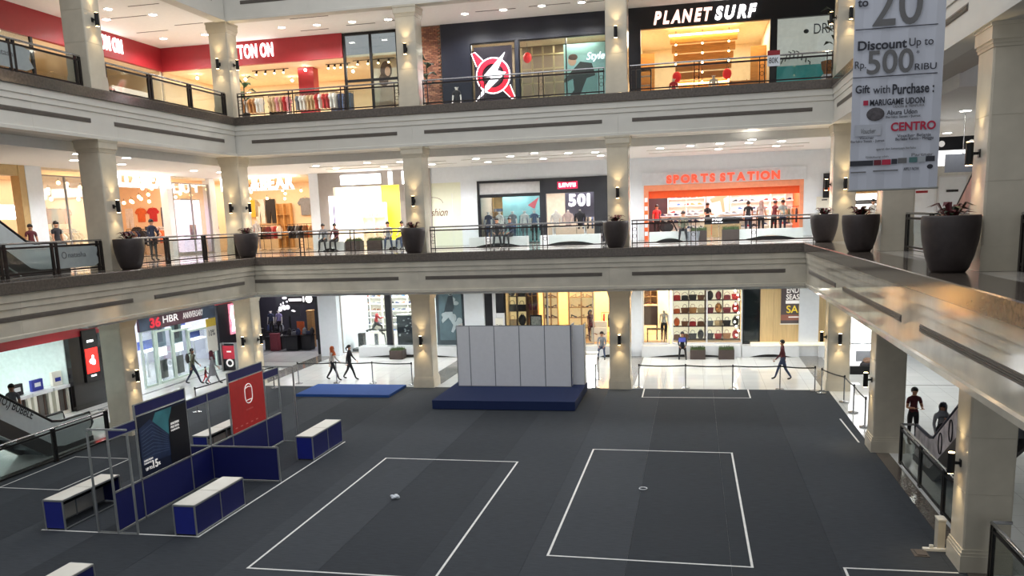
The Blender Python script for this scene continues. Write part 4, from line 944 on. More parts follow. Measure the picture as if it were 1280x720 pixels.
lan = thing('paper_lantern', 'red paper lantern inside the wide bicycle window', 'lantern', (bx_(659, 62, Y3+0.8), Y3+0.8, hz-0.95)); B().ell((0, 0, 0.3), 0.2, 0.2, 0.24, n=12, k=8).out('shade', mat('lantern_red', (220, 30, 30), 0.6, emit=0.4), lan, smooth=True, world=False); B().cyl((0, 0, 0.5), (0, 0, 0.95), 0.01, n=5).out('cord', BLACKM, lan, world=False)
mannequin('mannequin in dark clothes on the dark navy shop step', (bx_(571, 110, Y3-0.35), Y3-0.4, Z3), 0, (C_BLK, C_BLK), h=0.95)
# surf shop
sx0, sx1 = bx_(789, 70, Y3), bx_(1050, 60, Y3); sz = PB(880, 31, Y3)[1]; o0, o1 = bx_(801, 75, Y3), bx_(962, 70, Y3); d0 = bx_(970, 60, Y3)
sgz = sz
front('wall_black_front', 'black front of the surf shop', [(sx0-0.9, sx1+2, Y3-0.08, Y3+0.15, sz, CEIL3), (sx0-0.9, o0, Y3-0.08, Y3+0.15, Z3, sz), (o1, d0, Y3-0.08, Y3+0.15, Z3, sz)], BLACK)
sg = thing('shop_sign', 'glowing italic PLANET SURF letters on black surf shop front', 'shop sign', (bx_(817, 20, Y3-0.1), Y3-0.12, PB(817, 31, Y3-0.1)[1]))
wd = bx_(946, 12, Y3-0.1)-bx_(817, 20, Y3-0.1)
SIGNP = mat('pink_edged_letter', (250, 206, 192), 0.4, emit=1.3, var=0.0)
letters('PLANET', SIGNP, sg, (0, 0, 0.02), wd*0.575, 0.52, off=0.045, shear=0.25, gap=0.10); letters('SURF', SIGNW, sg, (wd*0.60, 0, 0.02), wd*0.40, 0.52, off=0.045, shear=0.25, gap=0.10)
shop('wall_surf_shop', 'warm wooden interior of the surf shop', o0-0.3, o1+0.1, Y3+0.15, Y3+7, Z3, sz+0.35, mat('warm_yellow_wall', (236, 224, 196), 0.6), WARMF, mat('warm_yellow_ceiling', (246, 234, 206), 0.7), lamp=(240, (1, 0.88, 0.70), 3))
cn = thing('ceiling_canopy', 'stepped honey wood canopy hanging in the surf shop', 'canopy', (bx_(880, 60, Y3+2.5), Y3+2.5, 13.4))
pw0, pw1 = bx_(838, 60, Y3+2.5), bx_(921, 60, Y3+2.5)
for i in range(6):
    f = i/5; B().box(pw0+0.35*f, pw1-0.35*f, Y3+2.0+i*0.35, Y3+2.3+i*0.35, sz+0.0-0.36*i-0.3, sz-0.36*i+0.02).out('wood_plank', WOODP, cn)
B().box(pw0-0.05, pw1+0.05, Y3+1.9, Y3+2.0, sz+0.0, sz+0.06).out('glow_strip', LAMPWW, cn); B().box(pw0+0.3, pw1-0.3, Y3+3.7, Y3+3.8, 13.05, 13.11).out('glow_strip', LAMPWW, cn)
for s, pxm in ((0, 805), (1, 952)):
    bx0_ = bx_(pxm, 85, Y3+3); tag(B().box(bx0_-0.5, bx0_+0.5, Y3+3, Y3+3.2, Z3+0.006, sz-0.5).out('wood_pillar', WOODP), 'honey wood wall pillar %s in the surf shop' % ('near the left jamb', 'near the right jamb')[s], 'pillar')
pts = []
for col in (845, 878, 911):
    for row in range(7): X = bx_(col, 50, Y3+1.6); pts.append((X, Y3+1.5, Z3+0.9+0.42*row))
bulbs(pts, 'small round bulb on a hanging string in the surf shop', 'surf shop string bulbs', 0.045, LAMPWW)
for pxm in (846, 909):
    lan2 = dup(lan, (bx_(pxm, 75, Y3+1.2), Y3+1.2, 12.75), None, 'red paper lantern hanging in the surf shop', 'surf shop lanterns')
mannequin('mannequin in a red shirt in the surf shop', (bx_(842, 105, Y3+1.0), Y3+1.0, Z3+0.006), 0, (C_RED, C_BLK), h=0.9); mannequin('bare white mannequin in the surf shop', (bx_(892, 105, Y3+1.0), Y3+1.0, Z3+0.006), 0, h=0.92)
cr = thing('sales_counter', 'dark sales counter with a white glowing sign in the surf shop', 'counter', (bx_(885, 110, Y3+2), Y3+2, Z3+0.006)); B().box(-1.4, 1.4, 0, 0.6, 0, 0.95).out('counter_body', DWOOD, cr, world=False); text('SURF INC', LW, cr, (-0.7, -0.02, 0.4), 1.4, 0.28, shear=0.2); 
B().box(-1.45, 1.45, -0.05, 0.65, 0.95, 1.0).out('counter_top', BLACKM, cr, world=False)
zs = shelves('low display shelf of caps in the surf shop', bx_(912, 105, Y3+1.5), bx_(955, 105, Y3+1.5), Y3+1.5, Z3+0.006, Z3+1.3, 2, m=WOOD, ups=2)
for j, z in enumerate(zs):
    for i in range(6):
        c = ('brown', 'red', 'black', 'tan', 'white', 'navy')[(i+j) % 6]; X = bx_(914, 105, Y3+1.5)+0.12+i*0.28
        tag(put(B().ell((0, 0, 0.07), 0.1, 0.1, 0.09, n=10, k=6).box(-0.08, 0.08, -0.18, -0.08, 0.03, 0.045).mesh('cap', item(c)), 'baseball_cap', None, (X, Y3+1.66, z)), '%s cap on the low shelf of the surf shop' % c, 'cap', 'caps in the surf shop')
sh = thing('glass_display_case', 'tall lit display case at the left jamb of the surf shop', 'display case', (bx_(806, 100, Y3+0.5), Y3+0.5, Z3+0.006)); B().box(-0.3, 0.3, -0.2, 0.2, 0, 0.1).box(-0.3, 0.3, -0.2, 0.2, 1.8, 1.9).box(-0.3, -0.26, -0.2, 0.2, 0.1, 1.8).box(0.26, 0.3, -0.2, 0.2, 0.1, 1.8).out('case_frame', BLACKM, sh, world=False)
for i in range(4): B().box(-0.26, 0.26, -0.18, 0.18, 0.35+0.4*i, 0.37+0.4*i).out('glass_shelf', GREYP, sh, world=False)
# wave poster window
wv0, wv1 = bx_(970, 60, Y3), sx1+0.3; wzt = PB(1000, 20, Y3)[1]
window('window in front of the white wave poster', wv0, wv1, Y3+0.02, Z3+0.1, wzt, BLACKM, 0.04)
wp = thing('wall_poster', 'white and teal poster with red sun and mountain wave', 'poster', ((wv0+wv1)/2, Y3+0.12, Z3+0.1))
H_ = wzt-Z3-0.1; W_ = wv1-wv0
B().box(-W_/2, W_/2, 0, 0.04, H_*0.42, H_).out('poster_board', mat('poster_offwhite', (226, 222, 212), 0.6, emit=0.45), wp, world=False); B().box(-W_/2, W_/2, 0, 0.04, 0, H_*0.42).out('poster_sea', mat('poster_sea', (70, 168, 164), 0.6, var=0.15, scale=2, emit=0.3), wp, world=False)  # emission in the print colours replaces light falling on the poster
B().ell((-W_/2+0.22, -0.006, H_*0.83), 0.2, 0.008, 0.2, n=16, k=8).out('poster_sun', mat('poster_red', (206, 50, 52), 0.6), wp, world=False)
INK = mat('ink_black', (34, 34, 40), 0.6); 
text('DRAGON', INK, wp, (-W_/2+1.55, -0.012, H_*0.78), 1.9, 0.42); ringpoly(0.13, 0.19, -0.012, -0.002, 18).out('poster_emblem', INK, wp, world=False); wp.children[-1].location = (-W_/2+1.25, 0, H_*0.84)
B().ell((-W_/2+1.24, -0.008, H_*0.82), 0.11, 0.006, 0.09, n=10, k=6).out('poster_emblem', INK, wp, world=False)
b = B(); 
for i in range(9): a = i/8; b.tube([(-W_/2+0.05+0.16*i, -0.006, H_*(0.47+0.13*math.sin(PI*a))), (-W_/2+0.15+0.16*i, -0.006, H_*(0.45+0.14*math.sin(PI*a))), (-W_/2+0.05+0.17*i, -0.006, H_*(0.42+0.08*math.sin(PI*a)))], 0.025, n=5)
b.out('poster_wave', INK, wp, world=False)
text('FLOAT', mat('pale_print', (190, 226, 222), 0.6), wp, (-W_/2+0.7, -0.01, H_*0.07), 1.2, 0.32)
wk = thing('wicker_basket', 'round wicker basket standing before the wave poster', 'basket', (bx_(1037, 85, Y3-0.6), Y3-0.6, Z3)); B().lathe([(0.2, 0), (0.32, 0.25), (0.36, 0.55), (0.33, 0.55), (0.28, 0.25), (0.15, 0.05)], n=16).out('basket_body', mat('wicker', (150, 104, 62), 0.8, var=0.3, scale=40), wk, world=False); wk.location.z += 0.95
B().box(-0.3, 0.3, -0.3, 0.3, 0, 0.95).out('display_plinth', WHITE, None); pl = D.objects['display_plinth']; pl.location = (wk.location.x, wk.location.y, Z3); tag(pl, 'white plinth carrying the wicker basket', 'plinth')
for lb, X in (('small red and white price placard on the surf shop railing', bx_(967, 82, 33.9)),):
    pc = thing('placard', lb, 'placard', (X, 33.93, Z3+0.62)); B().box(-0.22, 0.22, -0.015, 0.015, 0, 0.55).out('placard_board', WHITE, pc, world=False); B().box(-0.22, 0.22, -0.02, -0.014, 0.38, 0.55).out('placard_header', mat('placard_red', (150, 40, 48), 0.6), pc, world=False); text('80K', INK, pc, (-0.17, -0.018, 0.10), 0.34, 0.2)
# ================================================================== SECOND STOREY
Y2 = SY; C2 = CEIL2
HOTW = mat('hot_cream_wall', (236, 210, 176), 0.6, var=0.03); HOTF = mat('hot_shop_floor', (206, 178, 150), 0.25)
# clothes shop wrapping the left corner
pbx1 = bx_(389, 260, Y2)
shop('wall_glowing_shop', 'overbright cream interior of the corner clothes shop', SXL2-1, pbx1, Y2+0.1, Y2+5.5, Z2, 9.5, HOTW, HOTF, WARMC, lamp=(170, (1, 0.88, 0.70), 3))
shop('wall_glowing_shop_left', 'overbright cream interior of the left clothes shop', SXL2-5.5, SXL2-0.1, 27.2, Y2-0.3, Z2, 9.5, HOTW, HOTF, WARMC, face='left', lamp=(150, (1, 0.88, 0.72), 3))
shop('wall_left_shop', 'warm interior of the shop behind the left escalator', SXL2-5.5, SXL2-0.1, 14, 26.9, Z2, 9.5, mat('tan_cream_wall', (226, 196, 150), 0.6), HOTF, WARMC, face='left', lamp=(120, (1, 0.86, 0.66), 2))
# white piers
front('wall_white_pier', 'white pier between the glowing shop and the grey shop', [(bx_(389, 250, Y2), bx_(400, 250, Y2), Y2-0.15, Y2+0.3, Z2, C2)], WHITE)
def leftbox(px0, px1, py, X, d, z0, z1): return (X-0.3, X+d, PL(px0, py, X)[0], PL(px1, py, X)[0], z0, z1)
front('wall_white_pier_left', 'white pier behind the left escalator', [leftbox(32, 52, 240, SXL2, 0.1, Z2, C2)], WHITE)
front('wall_tan_frame_left', 'tan framed front behind the left escalator', [leftbox(24, 32, 240, SXL2, 0.08, Z2, C2), (SXL2-0.3, SXL2+0.05, 14, PL(32, 240, SXL2)[0], 9.2, C2)], mat('tan_frame', (190, 160, 110), 0.5))
front('wall_pale_pier_corner', 'pale pier in the left corner of glowing shop', [leftbox(208, 214, 250, SXL2, 0.1, Z2, C2), leftbox(261, 268, 250, SXL2, 0.1, Z2, C2)], WHITE)
lz = PL(185, 234, SXL2+0.2)[1]
ly0, ly1 = PL(126, 222, SXL2+0.2)[0], PL(214, 226, SXL2+0.2)[0]
sg = thing('shop_sign', 'white glowing PULL&BEAR sign on the left side', 'shop sign', (SXL2+0.2, ly0, lz)); letters('PULL&BEAR', SIGNHOT, sg, (0, 0, 0.05), ly1-ly0, 0.62, face='left', off=0.03, gap=0.08)
B().box(-0.12, -0.04, 0, ly1-ly0, -0.05, 0.0).out('sign_rail', GREYP, sg, world=False)
bz = PB(335, 237, Y2-0.2)[1]; b0, b1 = bx_(276, 229, Y2-0.2), bx_(367, 226, Y2-0.2)
sg = thing('shop_sign', 'white glowing PULL&BEAR sign on the back side', 'shop sign', (b0, Y2-0.2, bz)); letters('PULL&BEAR', SIGNHOT, sg, (0, 0, 0.05), b1-b0, 0.62, off=0.03, gap=0.08)
B().box(0, b1-b0, 0.04, 0.12, -0.05, 0.0).out('sign_rail', GREYP, sg, world=False)
# glowing lightbox column in the left shop
ky = PL(234, 280, SXL2-0.5)[0]
kb = thing('lightbox_totem', 'tall glowing white totem at the left clothes shop entrance', 'lightbox', (SXL2-0.7, ky, Z2+0.006)); B().box(-0.5, 0.5, -0.85, 0.85, 0.12, 2.75).out('lit_face', mat('totem_glow', (255, 226, 250), 0.4, emit=1.8), kb, world=False); B().box(-0.52, 0.52, -0.88, 0.88, 0, 0.12).out('base', GREYP, kb, world=False); B().box(-0.52, 0.52, -0.88, 0.88, 2.75, 2.82).out('cap', GREYP, kb, world=False)
B().box(0.5, 0.515, -0.3, 0.3, 0.75, 1.5).out('print', mat('totem_print', (226, 190, 214), 0.5), kb, world=False)
def lpos(px, py, X): return PL(px, py, X)[0]
random.seed(21)
for i, (px, X) in enumerate(((62, -26.6), (85, -26.9), (168, -26.7), (182, -26.5), (255, -26.6), (198, -27.8))):
    yy = lpos(px, 280, X)
    rack('clothes rack in the left glowing shop %s' % ('beside the white pier', 'with dark coats', 'behind the left column', 'under the glowing sign', 'beside the white totem', 'at the rear')[i], X, yy, Z2+0.006, 1.3, [random.choice(['black', 'brown', 'white', 'beige', 'navy', 'orange', 'tan']) for _ in range(6)], '%s garment on a rack in the left glowing shop', 'garments in the left glowing shop', rz=PI/2)
for i, (px, YY, cols) in enumerate(((326, Y2+0.9, ['black', 'orange', 'black', 'brown', 'maroon']), (340, Y2+1.6, ['white', 'black', 'pink', 'red', 'white']), (372, Y2+0.8, ['black', 'black', 'grey', 'black', 'brown']), (384, Y2+1.8, ['orange', 'tan', 'orange', 'beige', 'tan']))):
    rack('clothes rack in the glowing shop %s' % ('beside the corner column', 'with light tops', 'of black clothes beside the white pier', 'of orange clothes by the back wall')[i], bx_(px, 285, YY), YY, Z2+0.006, 1.1, cols, '%s garment on a rack in the corner glowing shop', 'garments in the corner glowing shop')
for px, c, k in ((316, 'yellow', 'shirt'), (324, 'white', 'trousers'), (337, 'black', 'trousers'), (381, 'grey', 'shirt')):
    YY = Y2+5.4; garment(c, (bx_(px, 245, YY), YY, Z2+2.9), '%s garment displayed high on the glowing shop back wall' % c, 'wall garments of the glowing shop', 0, k, 1.5)
mannequin('mannequin in white clothes in the glowing corner shop', (bx_(322, 285, Y2+0.6), Y2+0.5, Z2+0.006), 0, (C_WHT, C_PNK)); mannequin('mannequin in black in the left glowing shop', (-26.4, lpos(245, 280, -26.4), Z2+0.006), PI/2, (C_BLK, C_NAV))
mannequin('mannequin in brown in the left glowing shop beside totem', (-26.3, lpos(270, 280, -26.3), Z2+0.006), PI/2, (item('brown'), item('black')))
random.seed(77); XW = SXL2-5.462
for i in range(16):
    px = (56+4*i) if i < 9 else (160+7.5*(i-9)); c = random.choice(['black', 'brown', 'white', 'navy', 'orange', 'maroon', 'olive', 'red']); z = Z2+1.5+1.0*(i % 2)
    garment(c, (SXL2-5.466, lpos(px, 260, SXL2-5.4), z) if i < 9 else (bx_(px, 255, Y2-0.34), Y2-0.334, z), '%s garment hung on %s wall of the left glowing shop' % (c, 'the back' if i < 9 else 'a side'), 'wall garments of the left shop', PI/2 if i < 9 else 0, 'shirt' if i % 3 else 'trousers', 1.1)
shelves('wooden wall shelf in the corner glowing shop', bx_(345, 260, Y2+5), bx_(362, 260, Y2+5), Y2+5.0, Z2+0.006, Z2+2.6, 4, m=WOOD)
random.seed(9)
bulbs([(SXL2-0.6-2.5*random.random(), lpos(56+4.2*i if i < 12 else 158+4*(i-12), 240, SXL2-1.5), 8.35+0.85*random.random()) for i in range(30)], 'small glowing spotlight under the left clothes shop ceiling', 'left shop spotlights', 0.08, LAMPWW)
bulbs([(bx_(312+7*i, 240, Y2+2), Y2+0.8+2*random.random(), 8.4+0.8*random.random()) for i in range(10)], 'small glowing spotlight under the corner clothes shop ceiling', 'corner shop spotlights', 0.07, LAMPWW)
for i, (y0_, y1_) in enumerate(((PL(52, 250, SXL2)[0], PL(112, 250, SXL2)[0]), (PL(214, 250, SXL2)[0]+0.1, PL(261, 250, SXL2)[0]))):
    window('tall clear window of the left clothes shop %s' % ('beside the white pier', 'near the corner')[i], y0_, y1_, SXL2, Z2, 9.3, GREYW, 0.05, 2, 1, face='left')
sg = thing('shop_sign', 'small white glowing sign behind the left escalator', 'shop sign', (SXL2-1.5, PL(2, 270, SXL2-1.5)[0]-1.2, PL(10, 273, SXL2-1.5)[1])); letters('URBAN', SIGNHOT, sg, (0, 0, 0), 2.2, 0.42, face='left', off=0.03) if 0 else B().box(-0.03, 0.03, 0, PL(24, 270, SXL2-1.5)[0]-PL(2, 270, SXL2-1.5)[0]+1.2, 0, 0.5).out('lit_face', SIGNHOT, sg, world=False)
B().box(-0.06, -0.03, -0.05, PL(24, 270, SXL2-1.5)[0]-PL(2, 270, SXL2-1.5)[0]+1.25, -0.05, 0.55).out('sign_back', GREYP, sg, world=False); B().box(-0.06, -0.03, 0.3, 0.36, Z2-sg.location.z, 0).out('sign_stand', GREYP, sg, world=False)
# grey shop with yellow wall
g0, g1 = bx_(400, 260, Y2), bx_(512, 260, Y2); gz = PB(450, 233, Y2)[1]
front('wall_grey_front', 'grey front of the shop with yellow inner wall', [(g0, g1+1.2, Y2-0.1, Y2+0.15, gz, C2), (g0, bx_(419, 260, Y2), Y2-0.1, Y2+0.15, Z2, gz), (bx_(501, 260, Y2), g1+1.2, Y2-0.1, Y2+0.15, Z2, gz)], GREYW)
shop('wall_yellow_shop', 'overbright white interior with a yellow wall', bx_(419, 260, Y2), bx_(501, 260, Y2), Y2+0.15, Y2+4.5, Z2, gz+0.3, mat('bright_white_wall', (252, 246, 236), 0.6), HOTF, WARMC, lamp=(300, (1, 0.95, 0.86), 2), back=None)
yw = Y2+4.4; S(B().box(bx_(478, 260, yw), bx_(503, 260, yw), yw-0.05, yw+0.05, Z2, gz+0.2).out('wall_yellow_panel', mat('lemon_yellow', (252, 238, 60), 0.6)), 'lemon yellow panel at the back of the bright shop')
sg = thing('shop_sign', 'white glowing lightbox sign on the grey shop front', 'shop sign', (bx_(427, 226, Y2-0.1), Y2-0.2, PB(450, 230, Y2-0.1)[1])); wd = bx_(476, 225, Y2-0.1)-bx_(427, 226, Y2-0.1)
B().box(0, wd, -0.06, 0.08, 0, 0.45).out('lit_face', SIGNHOT, sg, world=False); B().box(-0.04, wd+0.04, 0.02, 0.1, -0.04, 0.49).out('sign_back', GREYP, sg, world=False)
for i, pxm in enumerate((488, 505)):
    X = bx_(pxm, 222, Y2-0.1); o = thing('light_bar', 'vertical glowing light bar on the grey front %s' % ('beside the lightbox sign', 'beside the marble column')[i], 'lamp', (X, Y2-0.12, gz+0.03)); B().box(-0.1, 0.1, -0.04, 0.0, 0, 0.62).out('lit_face', SIGNHOT, o, world=False); B().box(-0.12, 0.12, 0.0, 0.02, -0.02, 0.64).out('housing', GREYP, o, world=False)
for i, (pxm, w_) in enumerate(((432, 1.4), (466, 1.4))):
    YY = Y2+3.6; X = bx_(pxm, 255, YY); zs = shelves('white display unit %s' % ('left of the bright yellow shop', 'in the middle of the bright yellow shop')[i], X-w_/2, X+w_/2, YY, Z2+0.006, Z2+2.4, 3, m=WTOP)
    for j, z in enumerate(zs):
        for q in range(3): bag(('tote', 'satchel')[q % 2], ('beige', 'white', 'pink')[(q+j) % 3], (X-w_/2+0.3+q*0.42, YY+0.14, z), '%s bag on the white units of the bright yellow shop' % ('beige', 'white', 'pink')[(q+j) % 3], 'bags in the yellow shop', 0, 0.9)
pst = thing('slim_banner_stand', 'slim purple edged banner at the grey shop doorway', 'banner stand', (bx_(415.5, 262, Y2-0.4), Y2-0.4, Z2)); B().box(-0.16, 0.16, -0.02, 0.02, 0.03, 2.7).out('banner_face', LIGHTBOX, pst, world=False); B().box(0.06, 0.13, -0.03, -0.02, 0.9, 2.3).out('banner_stripe', mat('banner_violet', (130, 96, 160), 0.6), pst, world=False); B().box(-0.2, 0.2, -0.15, 0.15, 0, 0.03).out('foot', GREYP, pst, world=False)
# white hoarding with lettering
h0, h1 = bx_(536, 265, Y2), bx_(598, 265, Y2); hzt = PB(570, 228, Y2)[1]
front('wall_hoarding_header', 'white wall above the hoarding and denim shop', [(h0-1.2, bx_(757, 260, Y2)+0.9, Y2-0.02, Y2+0.2, hzt, C2), (bx_(577, 265, Y2), bx_(598, 265, Y2), Y2-0.02, Y2+0.2, Z2, hzt)], WHITE)
hb = thing('wall_hoarding', 'pale cream hoarding with fashion lettering', None, ((h0+h1)/2, Y2, Z2), 0, None, 'structure'); B().box(h0-1.2, bx_(577, 265, Y2), Y2-0.01, Y2+0.1, Z2, hzt).out('hoarding_board', mat('pale_lime_board', (232, 234, 212), 0.6, var=0.02), hb)
PRN = mat('brown_print', (120, 88, 66), 0.6)
X = bx_(539, 267, Y2); text('Fashion', PRN, hb, (X-0.35-(h0+h1)/2, -0.03, PB(550, 270, Y2)[1]-Z2), bx_(560, 267, Y2)-X+0.35, 0.38, shear=0.35); text('opening soon', PRN, hb, (X+0.1-(h0+h1)/2, -0.03, PB(550, 274, Y2)[1]-Z2), 0.7, 0.07) if 0 else None
B().tube([(X+0.1+0.55*math.cos(a*0.2)-(h0+h1)/2, -0.02, PB(550, 254, Y2)[1]-Z2+0.3*math.sin(a*0.2)) for a in range(0, 17)], 0.012, n=5).out('print_arc', PRN, hb, world=False)
B().box(bx_(566, 265, Y2)-0.01, bx_(566, 265, Y2)+0.01, Y2-0.02, Y2-0.01, Z2, Z2+2.6).box(bx_(566, 278, Y2)+0.04, bx_(566, 278, Y2)+0.07, Y2-0.05, Y2-0.01, Z2+1.0, Z2+1.2).out('hoarding_door_edge', GREYP, hb)
# denim shop
l0, l1 = bx_(598, 265, Y2), bx_(757, 260, Y2)+0.9; lm0, lm1 = bx_(676, 262, Y2), bx_(683, 262, Y2); le1 = bx_(743, 262, Y2); lt = PB(680, 223, Y2)[1]; lez = PB(712, 241, Y2)[1]
front('wall_denim_front', 'black front of the denim shop', [(l0, l0+0.09, Y2-0.12, Y2+0.15, Z2, lt), (l0, l1, Y2-0.12, Y2+0.15, lt-0.12, lt), (lm0, lm1, Y2-0.12, Y2+0.15, Z2, lt-0.12), (lm1, l1, Y2-0.12, Y2+0.15, lez, lt-0.12), (le1, l1, Y2-0.12, Y2+0.15, Z2, lez), (l0+0.09, lm0, Y2-0.1, Y2+0.1, PB(640, 245, Y2)[1], PB(640, 242, Y2)[1])], BLACK)
shop('wall_denim_shop', 'interior of the denim shop', l0+0.1, l1, Y2+0.2, Y2+5, Z2, lt-0.2, mat('denim_shop_wall', (178, 158, 138), 0.6), mat('denim_shop_floor', (120, 104, 90), 0.4), WHITE, lamp=(480, (0.98, 0.97, 1.0), 3))
window('denim shop display window beside the white pier', l0+0.09, lm0, Y2, Z2+0.02, PB(640, 245, Y2)[1], BLACK, 0.04, 1, 1)
S(B().box(l0+0.1, lm0, Y2+0.02, Y2+0.06, PB(640, 242, Y2)[1], lt-0.12).out('trim_1', mat('pale_header_panel', (206, 204, 204), 0.4)), 'pale header panel above the denim shop window')
sg = thing('shop_sign', 'red lightbox sign reading LEVIS on the denim shop', 'shop sign', (bx_(697, 231, Y2-0.15), Y2-0.2, PB(710, 236, Y2-0.15)[1])); wd = bx_(722, 230, Y2-0.15)-bx_(697, 231, Y2-0.15)
B().prism([(0, 0), (wd, 0), (wd, 0.36), (wd*0.5, 0.33), (0, 0.36)], 'y', 0, 0.07).out('red_tab', mat('sign_red', (170, 24, 60), 0.4, emit=1.0), sg, world=False); text("LEVI'S", SIGNW, sg, (wd*0.08, -0.012, 0.09), wd*0.84, 0.19, off=0.03)
s5 = thing('hanging_sign', 'large white 501 numerals on a dark panel in the denim shop', 'sign', (bx_(711, 250, Y2+1.6), Y2+1.6, PB(725, 258, Y2+1.6)[1])); wd = bx_(737, 250, Y2+1.6)-bx_(711, 250, Y2+1.6)
B().box(-0.2, wd+0.25, 0.03, 0.07, -0.55, 0.75).out('sign_panel', mat('slate_panel', (92, 90, 104), 0.6), s5, world=False); letters('501', SIGNW, s5, (0, 0, 0.05), wd, 0.58, off=0.03)
for xx in (0.1, wd-0.1): B().cyl((xx, 0.05, 0.75), (xx, 0.05, lt-0.2-s5.location.z), 0.008, n=4).out('hanger_wire', BLACKM, s5, world=False)
tw = bx_(652, 270, Y2+2.2); bp = thing('backdrop_poster', 'pale teal display backdrop in the denim shop window', 'poster', (tw, Y2+2.2, Z2+0.01)); B().box(-1.0, 1.0, 0, 0.05, 0, 3.1).out('poster_board', mat('ice_teal', (150, 206, 208), 0.6, var=0.2, scale=1.5), bp, world=False); B().prism([(0.35, 1.9), (0.95, 2.3), (0.7, 1.7)], 'y', -0.012, -0.001).out('poster_shape', mat('coral', (214, 96, 104), 0.6), bp, world=False)
zs = shelves('wooden wall shelving of jeans at the denim shop window edge', bx_(601, 265, Y2+2.6), bx_(632, 265, Y2+2.6), Y2+2.6, Z2+0.006, Z2+3.2, 4, m=WOOD)
for j, z in enumerate(zs):
    for q in range(4): tag(put(B().box(-0.14, 0.14, -0.12, 0.12, 0, 0.16).box(-0.145, 0.145, -0.125, 0.0, 0.05, 0.06).mesh('fold', item(('denim', 'navy', 'black', 'grey')[(q+j) % 4])), 'folded_jeans', None, (bx_(602, 265, Y2+2.6)+0.3+q*0.32, Y2+2.75, z)), '%s folded jeans on the wooden wall shelving of the denim shop' % ('denim', 'navy', 'black', 'grey')[(q+j) % 4], 'clothing', 'folded jeans')
for i, (px, YY, cols) in enumerate(((617, Y2+0.9, ['denim', 'navy', 'grey', 'navy', 'white']), (632, Y2+1.3, ['denim', 'white', 'grey', 'white', 'denim']), (664, Y2+1.0, ['grey', 'denim', 'olive', 'grey', 'navy']), (735, Y2+2.4, ['black', 'navy', 'black', 'denim', 'black']))):
    rack('clothes rack in the denim shop %s' % ('beside the wooden shelving', 'before the teal backdrop', 'beside the black window post', 'at the right of its entrance')[i], bx_(px, 280, YY), YY, Z2+0.006, 1.2, cols, '%s garment on a rack in the denim shop' , 'garments in the denim shop')
tb = thing('display_table', 'white display table inside the denim shop entrance', 'table', (bx_(712, 285, Y2+1.0), Y2+1.0, Z2+0.006)); B().box(-0.9, 0.9, -0.35, 0.35, 0.72, 0.8).out('table_top', WTOP, tb, world=False)
for sx in (-0.8, 0.8):
    for sy in (-0.28, 0.28): B().box(sx-0.03, sx+0.03, sy-0.03, sy+0.03, 0, 0.72).out('leg', GREYP, tb, world=False)
for i, (px, tp) in enumerate(((695, C_WHT), (710, C_PNK), (725, C_BLK))):
    o = thing('torso_form', '%s torso form displayed on the denim shop table' % ('white shirted', 'pink shirted', 'dark jacketed')[i], 'mannequin', (bx_(px, 270, Y2+1.0), Y2+1.0, Z2+0.806)); B().lathe([(0.12, 0), (0.15, 0.1), (0.14, 0.25), (0.2, 0.45), (0.2, 0.58), (0.07, 0.66), (0.06, 0.72)], n=12).out('torso', tp, o, smooth=True, world=False); B().cyl((0, 0, 0.72), (0, 0, 0.78), 0.05, n=10).out('neck_cap', MANNQ, o, world=False)
    for s in (-1, 1): B().tube([(s*0.17, 0, 0.56), (s*0.26, 0, 0.38), (s*0.25, -0.03, 0.12)], [0.07, 0.055, 0.045], n=8).out('sleeve', tp, o, world=False)
for i, (px, tp, bt_c) in enumerate(((611, item('navy'), item('denim')), (625, item('white'), item('navy')), (641, item('grey'), item('denim')), (656, item('white'), item('grey')), (668, item('denim'), item('black')))):
    mannequin('window mannequin in %s in the denim shop' % ('navy and denim', 'white and navy', 'grey and denim', 'white and grey', 'denim and black')[i], (bx_(px, 280, Y2+0.45), Y2+0.45, Z2+0.006), 0.2*(i-2), (tp, bt_c), 'denim window mannequins')
# white wall and sports shop
w0, w1 = bx_(757, 260, Y2)+0.9, bx_(805, 262, Y2); s0, s1 = w1, bx_(1004, 255, Y2); stz = PB(905, 212, Y2)[1]; sbz = PB(905, 228, Y2)[1]
front('wall_white_sports', 'white wall around the sports shop', [(w0, w1, Y2-0.02, Y2+0.2, Z2, C2), (w1, s1, Y2-0.02, Y2+0.2, stz, C2), (s1, s1+2.2, Y2-0.02, Y2+0.2, Z2, C2)], WHITE)
S(B().box(s0-0.08, s1+0.08, Y2-0.15, Y2+0.05, sbz, stz).out('trim_2', mat('sign_board_white', (214, 218, 224), 0.4)), 'pale sign board of the sports shop')
sg = thing('shop_sign', 'orange SPORTS STATION letters on a pale board', 'shop sign', (bx_(833, 222, Y2-0.16), Y2-0.19, PB(905, 226.5, Y2-0.16)[1])); wd = bx_(975, 215, Y2-0.16)-bx_(833, 222, Y2-0.16)
SO = mat('orange_red_letter', (238, 84, 58), 0.4, emit=0.55); letters('SPORTS STATION', SO, sg, (0, 0, 0.02), wd, 0.37, off=0.055, gap=0.14)
shop('wall_sports_shop', 'orange interior of the sports shop', s0, s1, Y2+0.2, Y2+4.6, Z2, sbz+0.1, ORANGE, mat('pale_floor', (210, 196, 184), 0.2), WHITE, lamp=(330, (1, 0.95, 0.9), 3))
front('wall_orange_header', 'orange header and jambs of the sports shop opening', [(s0, s1, Y2-0.05, Y2+0.18, sbz-0.28, sbz), (s0, s0+0.22, Y2-0.05, Y2+0.18, Z2, sbz-0.28), (s1-0.16, s1, Y2-0.05, Y2+0.18, Z2, sbz-0.28)], mat('jamb_peach', (236, 150, 112), 0.5))
